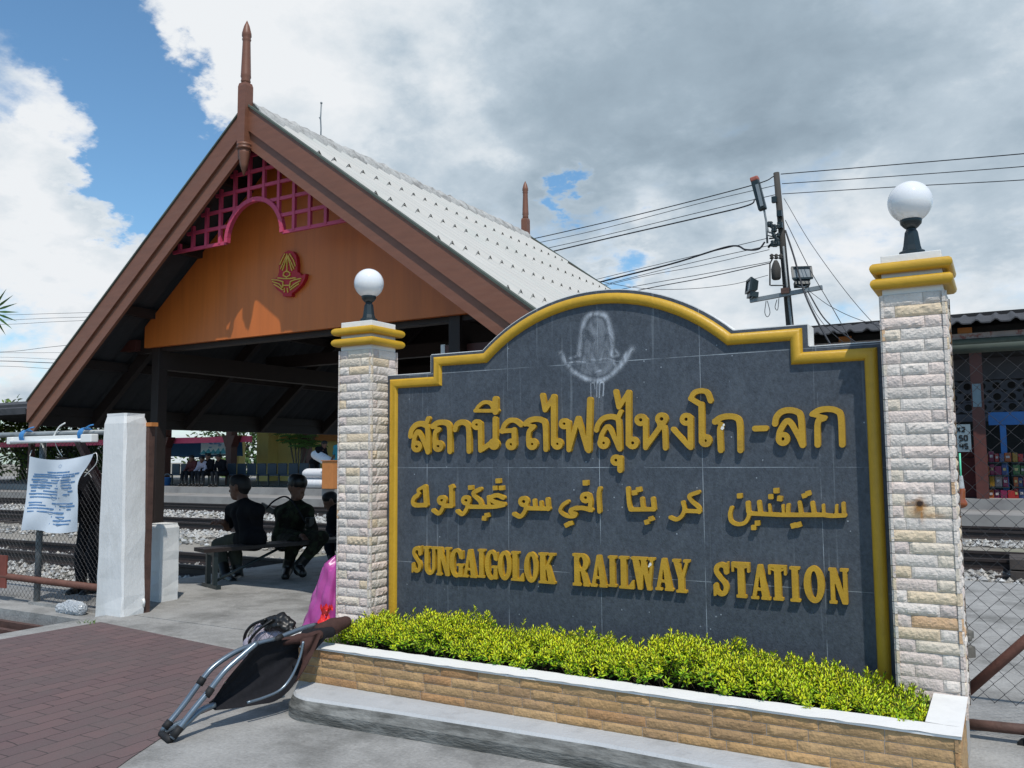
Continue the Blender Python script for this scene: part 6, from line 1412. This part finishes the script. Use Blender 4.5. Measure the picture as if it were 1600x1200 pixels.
for px in (-120, -30, 45): xx = fx_(px, Yc+2); b = MB(); b.box2((xx-.1, Yc+2, PZ), (xx+.1, Yc+2.2, zc)); b.build('post', M['redwood'], cn)
# coconut-like palm outside the left edge, one frond tip in view
pc = on_y(-120, 470, 9.0); t = empty('palm_tree', (pc[0], pc[1], -.17), 'green palm with pointed fronds reaching in at the left edge', 'palm')
b = MB(); b.tube([(pc[0], pc[1], -.17), (pc[0]+.05, pc[1], 1.2), (pc[0], pc[1], pc[2])], [.13, .10, .08], 10); b.build('trunk', M['bark'], t)
for k, a in enumerate((0, .9, 1.9, 2.8, 3.8, 4.9)):
    f = MB(); frond(f, pc, (math.cos(a), math.sin(a)*.8, .2), .95, .12, 16, .9, (1.2, 1.25, 1.1), 90+k); f.build('frond', M['palm'], t, fixn=False)
fb = MB(); ce = on_y(-14, 487, 9.0)
for k in range(9):
    a = R(75-19*k); e = on_y(-14+44*math.cos(a), 487-44*math.sin(a), 9.0+.05*k); m = (ce+e)/2; s_ = np.array([-(e-ce)[2]*0+.0, 0, 0]); w_ = np.cross(e-ce, ray(0, 487)); w_ = w_/np.linalg.norm(w_)*.022
    fb.add([ce, m-w_, e, m+w_], [(0, 1, 2, 3)], False, (1.3, 1.35, 1.2))
fb.tube([tuple(pc), tuple((pc+ce)/2+[0, 0, .06]), tuple(ce)], .012, 5); fb.build('frond', M['palm'], t, fixn=False)

# ------------------------------------------------------------------ shop row on the right
QY = 21.5
sh = empty('shop_row', (fx_(1500, QY), QY, PZ), 'dark open shop building with corrugated roof and pierced block wall beyond the tracks', 'building')
sx0, sx1 = fx_(1180, QY), fx_(1800, QY)
zr_ = fz_(508, 1550, QY); 
b = MB(); pitch = .36
def rf(u, v): y = QY-1.1+6.5*v; x = sx0+(sx1-sx0)*u; return (x, y, zr_-.06+.07*max(0, math.cos(2*math.pi*x/pitch))**1.3+1.1*v)
b.grid(rf, int((sx1-sx0)/pitch*8), 1); b.grid(lambda u, v: tuple(np.array(rf(u, v))-[0, 0, .03]), int((sx1-sx0)/pitch*8), 1); b.grid(lambda u, v: tuple(np.array(rf(u, 0))-[0, 0, .03*v]), int((sx1-sx0)/pitch*8), 1)
b.build('roof', M['darkroof'], sh, fixn=False)
z1 = fz_(524, 1550, QY); z2 = fz_(531, 1550, QY); z3 = fz_(542, 1550, QY)
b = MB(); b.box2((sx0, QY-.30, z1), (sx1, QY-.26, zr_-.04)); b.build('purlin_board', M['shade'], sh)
b = MB(); b.box2((sx0, QY-.50, z2), (sx1, QY-.46, z1+.02)); b.build('fascia', M['fascia'], sh)
b = MB(); b.tube([(sx0, QY-.55, (z2+z3)/2), (sx1, QY-.55, (z2+z3)/2)], (z2-z3)/2*.9, 10); b.build('gutter', M['gutter'], sh)
for px, w in ((1533, .24), (1290, .24), (1690, .24)):
    xx = fx_(px, QY); b = MB(); b.box2((xx-w/2, QY-.1, PZ), (xx+w/2, QY+.15, z3+.1)); b.build('column', M['redwood'], sh)
    b = MB(); b.box2((xx-w*.4, QY-.13, fz_(636, px, QY)), (xx+w*.3, QY-.10, fz_(600, px, QY))); b.build('column_plate', M['poster'], sh)
for px in (1517, 1328): xx = fx_(px, QY-.3); b = MB(); b.box2((xx-.12, QY-.42, z1-.02), (xx+.16, QY-.34, z1+.16)); b.build('rafter_end', M['crate'], sh)
# pierced block wall: real holes
b = MB(); xa, xb = fx_(1440, QY+1.2), fx_(1720, QY+1.2); za, zb3 = fz_(652, 1520, QY+1.2), fz_(560, 1520, QY+1.2)
hp = .30; nh = int((xb-xa)/hp); rows_ = [fz_(604, 1520, QY+1.2), fz_(621, 1520, QY+1.2), fz_(637, 1520, QY+1.2)]
b.box2((xa, QY+1.2, rows_[0]+.15), (xb, QY+1.3, zb3+.3)); b.box2((xa, QY+1.2, za-.1), (xb, QY+1.3, rows_[2]-.152))
cell = (rows_[0]-rows_[1])
for j in range(3):
    cz = rows_[j]
    for i in range(nh):
        cx = xa+hp*(i+.5); q = [(cx+.085*math.cos(2*math.pi*k/12), cz+.085*math.sin(2*math.pi*k/12)) for k in range(12)]; hx, hz = hp/2, cell/2
        o_ = []
        for k in range(12):
            a = 2*math.pi*k/12; m_ = max(abs(math.cos(a))/hx, abs(math.sin(a))/hz); o_.append((cx+math.cos(a)/m_, cz+math.sin(a)/m_))
        for k in range(12):
            k2 = (k+1) % 12; vs = [(q[k][0], QY+1.2, q[k][1]), (q[k2][0], QY+1.2, q[k2][1]), (o_[k2][0], QY+1.2, o_[k2][1]), (o_[k][0], QY+1.2, o_[k][1]), (q[k][0], QY+1.3, q[k][1]), (q[k2][0], QY+1.3, q[k2][1])]
            b.add(vs, [(0, 1, 2, 3), (0, 4, 5, 1)])
b.build('block_wall', M['block'], sh, fixn=False)
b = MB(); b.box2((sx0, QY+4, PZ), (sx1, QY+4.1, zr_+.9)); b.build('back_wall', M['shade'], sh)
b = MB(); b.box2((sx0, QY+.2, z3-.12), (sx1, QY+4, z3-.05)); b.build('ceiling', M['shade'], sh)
b = MB(); xa = fx_(1548, QY+.6); b.box2((xa, QY+.5, fz_(664, 1570, QY+.6)), (xa+1.9, QY+.6, fz_(644, 1570, QY+.6))); b.build('blue_beam', M['bluepaint'], sh)
b = MB(); xx = fx_(1570, QY+.6); b.box2((xx-.06, QY+.47, PZ), (xx+.06, QY+.6, fz_(664, 1570, QY+.6)-.01)); b.build('blue_post', M['bluepaint'], sh)
# price board with painted figures
t = empty('price_board', (fx_(1507, QY-.2), QY-.2, 1.6), 'pale board with dark handwritten figures beside the right pillar', 'sign')
xa, xb, za, zb3 = fx_(1494, QY-.2), fx_(1519, QY-.2), fz_(706, 1507, QY-.2), fz_(663, 1507, QY-.2)
b = MB(); b.box2((xa-.3, QY-.22, za), (xb, QY-.2, zb3)); b.build('panel', M['poster'], t)
b = MB()
def fig(segs, cx, cz, w, h):
    for a, c, d, e in segs: b.beam((cx+a*w, QY-.226, cz+c*h), (cx+d*w, QY-.226, cz+e*h), .012, .026)
X_ = [(0, 0, 1, 1), (0, 1, 1, 0)]; TWO = [(0, 1, 1, 1), (1, 1, 1, .5), (1, .5, 0, 0), (0, 0, 1, 0)]; FIVE = [(1, 1, 0, 1), (0, 1, 0, .5), (0, .5, 1, .5), (1, .5, 1, 0), (1, 0, 0, 0)]; ZERO = [(0, 0, 0, 1), (0, 1, 1, 1), (1, 1, 1, 0), (1, 0, 0, 0)]; FOUR = [(0, 1, 0, .5), (0, .5, 1, .5), (1, 1, 1, 0)]
w_ = (xb-xa); hh = (zb3-za)
fig(X_, xa+.18*w_, za+.74*hh, .18*w_, .15*hh); fig(TWO, xa+.46*w_, za+.74*hh, .18*w_, .15*hh)
for k, row in enumerate(((FIVE, ZERO), (FOUR, FIVE))):
    for q, g_ in enumerate(row): fig(g_, xa+(.30+.30*q)*w_, za+(.42-.30*k)*hh, .18*w_, .17*hh)
b.build('figures', M['boot'], t)
# snack racks: packets hung in rows
QR = 22.1
def rack(px0, px1, Y, label, seed):
    t = empty('snack_rack', (fx_((px0+px1)/2, Y), Y, PZ), label, 'rack', 'snack racks in front of the shops'); x0, x1 = fx_(px0, Y), fx_(px1, Y); r = random.Random(seed)
    b = MB()
    for x in (x0, x1): b.tube([(x, Y+.05, PZ), (x, Y+.05, fz_(703, px0, Y))], .018, 6)
    zs_ = [fz_(p, px0, Y) for p in (779, 760, 742, 722)]
    for z in zs_: b.box2((x0, Y-.25, z-.02), (x1, Y+.08, z))
    b.build('frame', M['black'], t); cols = [(.6, .03, .03), (.5, .30, .03), (.10, .16, .4), (.55, .5, .5), (.35, .02, .12), (.08, .25, .08), (.6, .15, .03)]
    for z in zs_:
        x = x0+.03
        while x < x1-.05:
            w = r.uniform(.07, .15); b = MB(); c = r.choice(cols); h = r.uniform(.18, .25); b.box((x+w/2, Y-.16+r.uniform(-.03, .03), z+h/2), (w*.92, .07, h), rz=r.uniform(-.15, .15), col=c, bev=.012); b.box((x+w/2, Y-.203, z+h*.55), (w*.5, .008, h*.25), col=(.8, .7, .3) if r.random() < .5 else (.8, .8, .8)); b.build('packet', M['packet'], t); x += w
rack(1532, 1576, QR, 'metal rack of colourful snack packets standing left in front of the shops', 3)
rack(1579, 1640, QR, 'second rack of snack packets cut by the right edge of the photo', 4)
b = MB(); b.box((fx_(1516, 22.1), 22.1, PZ+.45), (.5, .5, .9), bev=.02); b.box((fx_(1516, 22.1), 22.09, PZ+1.05), (.4, .4, .28), bev=.02); tag(b.build('drinks_cooler', M['redcloth']), 'dark red cooler box under the price board in front of the shops', 'cooler')

# ------------------------------------------------------------------ right-hand gate of chain link, drink bag
GY = 4.75
gt = empty('chain_link_gate', (.3, GY, 0), 'rolling chain link gate with rusty pipes right of the right pillar', 'gate', 'chain link fences')
b = MB(); chainlink(b, -.36, 1.6, .175, 1.86, GY, .088, .0017, 5); b.build('mesh', M['wire'], gt, fixn=False)
b = MB(); b.tube([tuple(on_y(1480, 1128, GY)), tuple(on_y(1660, 1146, GY))], .026, 12); b.build('bottom_pipe', M['rust'], gt)
b = MB(); b.tube([(-.3, GY, 1.875), (1.6, GY, 1.875)], .022, 10); b.build('top_pipe', M['gutter'], gt)
b = MB(); b.tube([tuple(on_y(1482, 1106, GY-.02)), tuple(on_y(1700, 915, GY-.02))], .024, 10); b.build('brace_pipe', M['redrust'], gt)
for x in (-.3, 1.6): b = MB(); b.tube([(x, GY, .12), (x, GY, 1.86)], .024, 10); b.build('upright', M['rust'], gt)
c = on_y(1598, 1172, GY); b = MB(); vs = []
b.tube([(c[0]+.03, GY-.018, c[2]), (c[0]+.03, GY+.018, c[2])], .058, 20); b.tube([(c[0]+.03, GY-.026, c[2]), (c[0]+.03, GY+.026, c[2])], .02, 10); b.build('caster', M['tyre'], gt)
b = MB(); b.box((c[0]+.03, GY-.03, c[2]+.04), (.03, .006, .12)); b.build('caster_fork', M['steel'], gt)
t = empty('drink_bag', tuple(on_y(1500, 770, 4.66)), 'clear bag of brown iced tea with a green straw hanging beside the right pillar', 'drink')
V, F = blobby([(on_y(1499, 786, 4.66), on_y(1502, 766, 4.66), .026, .018), (on_y(1494, 787, 4.66), on_y(1506, 787, 4.66), .016, .016)], .004, .015); mesh_obj('tea', V, F, M['tea'], t)
V, F = blobby([(on_y(1501, 762, 4.66), on_y(1501, 745, 4.66), .017, .010)], .004, .01); mesh_obj('ice', V, F, M['clearbag'], t)
b = MB(); b.tube([tuple(on_y(1502, 762, 4.655)), tuple(on_y(1499.5, 708, 4.655))], .0042, 8); b.build('straw', M['straw'], t)

# ------------------------------------------------------------------ utility pole, floodlights and cables
UY = 16.0
def up(px, py, dy=0): return on_y(px, py, UY+dy)
pole = empty('utility_pole', tuple(up(1262, 800)*[1, 1, 0]+[0, 0, -.17]), 'dark leaning utility pole carrying cables behind the sign', 'utility pole')
pt, pm = up(1213, 270), up(1234, 505); dirp = (pm-pt); base = pm+dirp*((-.3-pm[2])/dirp[2])
b = MB(); b.tube([tuple(pt), tuple((pt+pm)/2), tuple(pm), tuple(base)], [.055, .062, .07, .09], 10); b.build('shaft', M['woodpole'], pole)
b = MB(); o_ = np.array([.13, -.02, 0]); b.tube([tuple(up(1224, 385, -.1)), tuple(up(1232, 470, -.1)), tuple(base+o_)], .02, 8); b.build('conduit', M['steel'], pole)
b = MB(); b.beam(tuple(up(1172, 470, -.2)), tuple(up(1285, 449, -.2)), .07, .075); b.build('crossarm', M['steel'], pole)
b = MB(); b.box(up(1228, 455, -.2), (.15, .16, .10)); b.build('bracket', M['rust'], pole)
b = MB(); r = random.Random(2)
for k in range(26): p = up(r.uniform(1201, 1217), r.uniform(352, 386), -.15); b = MB(); b.lathe(tuple(p), [(.02, 0), (.04, .02), (.02, .035), (.04, .06), (.015, .085)], 8); b.build('insulator', M['black'], pole)
for k in range(6): p = up(1200+r.uniform(-2, 3), 360+r.uniform(-3, 30), -.15); b = MB(); b.tube([tuple(p), tuple(up(1215, 372, 0))], .012, 5); b.build('bracket_rod', M['black'], pole)
for p in (up(1218, 334, -.1), up(1219, 352, -.1), up(1210, 312, -.1)): b = MB(); b.box(p, (.09, .09, .11)); b.build('clamp', M['black'], pole)
b = MB(); b.lathe(tuple(up(1213, 437, -.2)), [(.06, 0), (.085, .03), (.09, .20), (.06, .30), (.03, .36)], 12); b.tube([tuple(up(1203, 446, -.2)), tuple(up(1203, 412, -.2)), tuple(up(1207, 404, -.2))], .014, 6); b.tube([tuple(up(1204, 446, -.2)), tuple(up(1225, 446, -.2))], .012, 6)
for q in range(3): b.lathe(tuple(up(1206+7*q, 405, -.2)), [(.02, 0), (.045, .02), (.025, .045), (.045, .07), (.015, .1)], 8)
b.build('transformer', M['woodpole'], pole)
sl = empty('street_luminaire', tuple(up(1198, 350)), 'long street luminaire with faded red top on a bent arm at the utility pole', 'street lamp')
b = MB(); b.tube(smooth_line([up(1212, 362), up(1201, 362), up(1197, 345), up(1194, 328)]), .02, 8); b.tube([tuple(up(1199, 380)), tuple(up(1197, 345))], .02, 8); b.build('arm', M['steel'], sl)
b = MB(); b.beam(tuple(up(1192, 328)), tuple(up(1180, 283)), .15, .14, up=(0, 1, 0), bev=.025); b.build('housing', M['black'], sl)
b = MB(); b.beam(tuple(up(1190.5, 322, -.085)), tuple(up(1182.5, 288, -.085)), .06, .02, up=(0, 1, 0)); b.build('diffuser', M['glass'], sl)
b = MB(); b.beam(tuple(up(1180, 283.5)), tuple(up(1178.5, 277)), .155, .145, up=(0, 1, 0), bev=.025); b.build('top_cap', M['redcap'], sl)
def flood(px, py, yaw, tilt, label):
    c = Vector(up(px, py, -.2)); FS = .52; t = empty('floodlight', tuple(c), label, 'floodlight', 'floodlights on the crossarm'); Mx = Matrix.Rotation(yaw, 4, 'Z') @ Matrix.Rotation(tilt, 4, 'X')
    f = lambda p: Mx @ (Vector(p)*FS)+c
    b = MB(); vs = [f(p) for p in ((-.34, -.1, -.24), (.34, -.1, -.24), (.34, -.1, .24), (-.34, -.1, .24), (-.24, .16, -.16), (.24, .16, -.16), (.24, .16, .16), (-.24, .16, .16))]; b.add(vs, [(4, 5, 6, 7), (0, 1, 5, 4), (1, 2, 6, 5), (2, 3, 7, 6), (3, 0, 4, 7)])
    for a, d in (((-.34, -.12, .22), (.34, -.12, .22)), ((-.34, -.12, -.22), (.34, -.12, -.22)), ((-.32, -.12, -.22), (-.32, -.12, .22)), ((.32, -.12, -.22), (.32, -.12, .22))): b.beam(f(a), f(d), .035, .035)
    b.build('housing', M['black'], t)
    b = MB(); b.add([f(p) for p in ((-.30, -.105, -.20), (.30, -.105, -.20), (.30, -.105, .20), (-.30, -.105, .20))], [(0, 1, 2, 3)]); b.build('glass', M['glass'], t, fixn=False)
    b = MB(); b.box(f((0, .06, -.33)), (.5*FS, .3*FS, .18*FS), m=Mx); b.build('gear_box', M['black'], t)
    b = MB(); b.tube([f((-.2, .02, -.4)), f((0, 0, -.52)), f((.2, .02, -.4))], .012, 6); b.build('bracket', M['steel'], t)
flood(1252, 429, R(24), R(-18), 'floodlight facing the camera at the right end of the pole crossarm')
flood(1175, 447, R(-62), R(-8), 'floodlight seen from the side at the left end of the pole crossarm')
GRP = 'overhead cables of the utility pole'
def cable(pts, r, label):
    r *= .68
    q = smooth_line([on_y(*p) for p in pts], 8); b = MB(); b.tube([tuple(v) for v in q], r, 5, caps=False)
    tag(b.build('overhead_cable', M['cable']), label, 'cable', GRP)
U = UY
cable([(1740, 226, U-2), (1600, 240, U-1), (1400, 257, U-.4), (1220, 272, U)], .013, 'topmost thin cable running right from the pole top to the frame edge')
cable([(1740, 246, U-2), (1600, 260, U-1), (1400, 275, U-.4), (1222, 287, U)], .011, 'second cable from the top, running right from the pole')
cable([(1740, 269, U-2), (1600, 281, U-1), (1400, 292, U-.4), (1222, 303, U)], .011, 'third cable running right, passing behind the right globe lamp')
cable([(1210, 275, U), (1180, 288, U), (1050, 322, U+.5), (930, 351, U+1), (800, 380, U+1.4), (600, 420, U+2)], .016, 'topmost cable running left from the pole toward the roof')
cable([(1214, 289, U), (1100, 316, U+.4), (930, 360, U+1), (800, 388, U+1.4), (600, 432, U+2)], .010, 'thin cable just below the topmost one running left')
cable([(1212, 304, U), (1100, 330, U+.4), (930, 371, U+1), (800, 400, U+1.4), (600, 446, U+2)], .011, 'thin cable above the thick black one running left to the roof')
cable([(1180, 311, U-.1), (1168, 321, U-.1), (1100, 338, U+.4), (930, 377, U+1), (800, 408, U+1.4), (600, 455, U+2)], .022, 'thick black cable drooping from the luminaire toward the roof')
cable([(1200, 372, U-.2), (1150, 384, U), (1050, 408, U+.4), (930, 437, U+1), (800, 470, U+1.4)], .010, 'thin cable over the heavy lower bundle left of the pole')
cable([(1195, 378, U-.2), (1185, 389, U-.2), (1165, 390, U-.2), (1139, 385, U), (1050, 412, U+.4), (940, 440, U+1), (800, 478, U+1.4)], .026, 'heavy lower cable bundle with a slack loop left of the pole')
cable([(1200, 384, U-.2), (1100, 406, U+.3), (970, 438, U+.8), (800, 482, U+1.4)], .010, 'thin cable under the heavy lower bundle')
cable([(1202, 390, U-.2), (1100, 414, U+.3), (970, 440, U+.8), (800, 490, U+1.4)], .009, 'faint cable lowest in the middle bunch left of the pole')
cable([(1203, 409, U-.2), (1100, 428, U+.3), (980, 450, U+.8), (850, 480, U+1.2)], .010, 'upper of the two low cables dipping behind the arched sign top')
cable([(1203, 411, U-.2), (1100, 434, U+.3), (1000, 453, U+.8), (850, 486, U+1.2)], .014, 'lower of the two low cables dipping behind the arched sign top')
cable([(1200, 430, U-.2), (1140, 445, U), (1060, 452, U+.3), (990, 449, U+.8), (900, 432, U+1.2)], .008, 'slack thin wire sagging just above the arched sign top')
for k, (pts, r_, lb) in enumerate((([(1225, 310, U), (1270, 385, U-.5), (1340, 478, U-1), (1420, 560, U-1.6)], .008, 'long thin stay wire slanting down right from the pole'), ([(1227, 344, U), (1265, 420, U-.3), (1300, 480, U-.6), (1345, 560, U-1)], .010, 'steeper stay wire passing behind the right floodlight'),
        ([(1227, 360, U), (1240, 400, U-.2), (1256, 455, U-.5), (1276, 500, U-.7), (1310, 560, U-1)], .026, 'thick black cable falling from behind the right floodlight'), ([(1262, 455, U-.4), (1290, 500, U-.6), (1330, 530, U-.9), (1400, 580, U-1.4)], .018, 'black cable curving down right below the crossarm'),
        ([(1258, 455, U-.4), (1275, 490, U-.6), (1300, 520, U-.8), (1350, 560, U-1)], .008, 'thin cable in the fan below the right floodlight'), ([(1266, 456, U-.4), (1300, 480, U-.6), (1350, 502, U-1), (1440, 525, U-1.6)], .008, 'thin wire running almost level to the right pillar'))):
    cable(pts, r_, lb)
cable([(1197, 470, U-.2), (1195, 488, U-.2), (1199, 495, U-.2), (1203, 488, U-.2), (1199, 470, U-.2)], .010, 'small loop of cable hanging under the left part of the crossarm')
cable([(1214, 468, U-.2), (1211, 480, U-.2), (1215, 484, U-.2), (1217, 466, U-.2)], .010, 'tiny loop of cable hanging next to the pole under the crossarm')
# cables far left, beyond the roof
Z = 18.0
for k, (y0, y1, y2, r_, lb) in enumerate(((492, 490, 487, .010, 'uppermost of three level wires left of the pavilion roof'), (500, 497, 494, .010, 'middle of three level wires left of the pavilion roof'), (507, 503, 499, .010, 'lowest of three level wires left of the pavilion roof'), (550, 542, 533, .012, 'wire rising toward the roof in the lower left sky'),
        (551, 551, 550, .008, 'level wire just under the rising one at the left edge'), (558, 561, 564, .008, 'thin wire dipping right in the lower left sky'), (564, 567, 569, .018, 'thick black cable low in the left sky'), (572, 576, 579, .010, 'lowest thin wire over the dark canopy at the left edge'))):
    cable([(-120, y0-.5, Z+1), (0, y0, Z), (80, y1, Z-.5), (170, y2, Z-1), (300, y2-8, Z-2)], r_, lb)
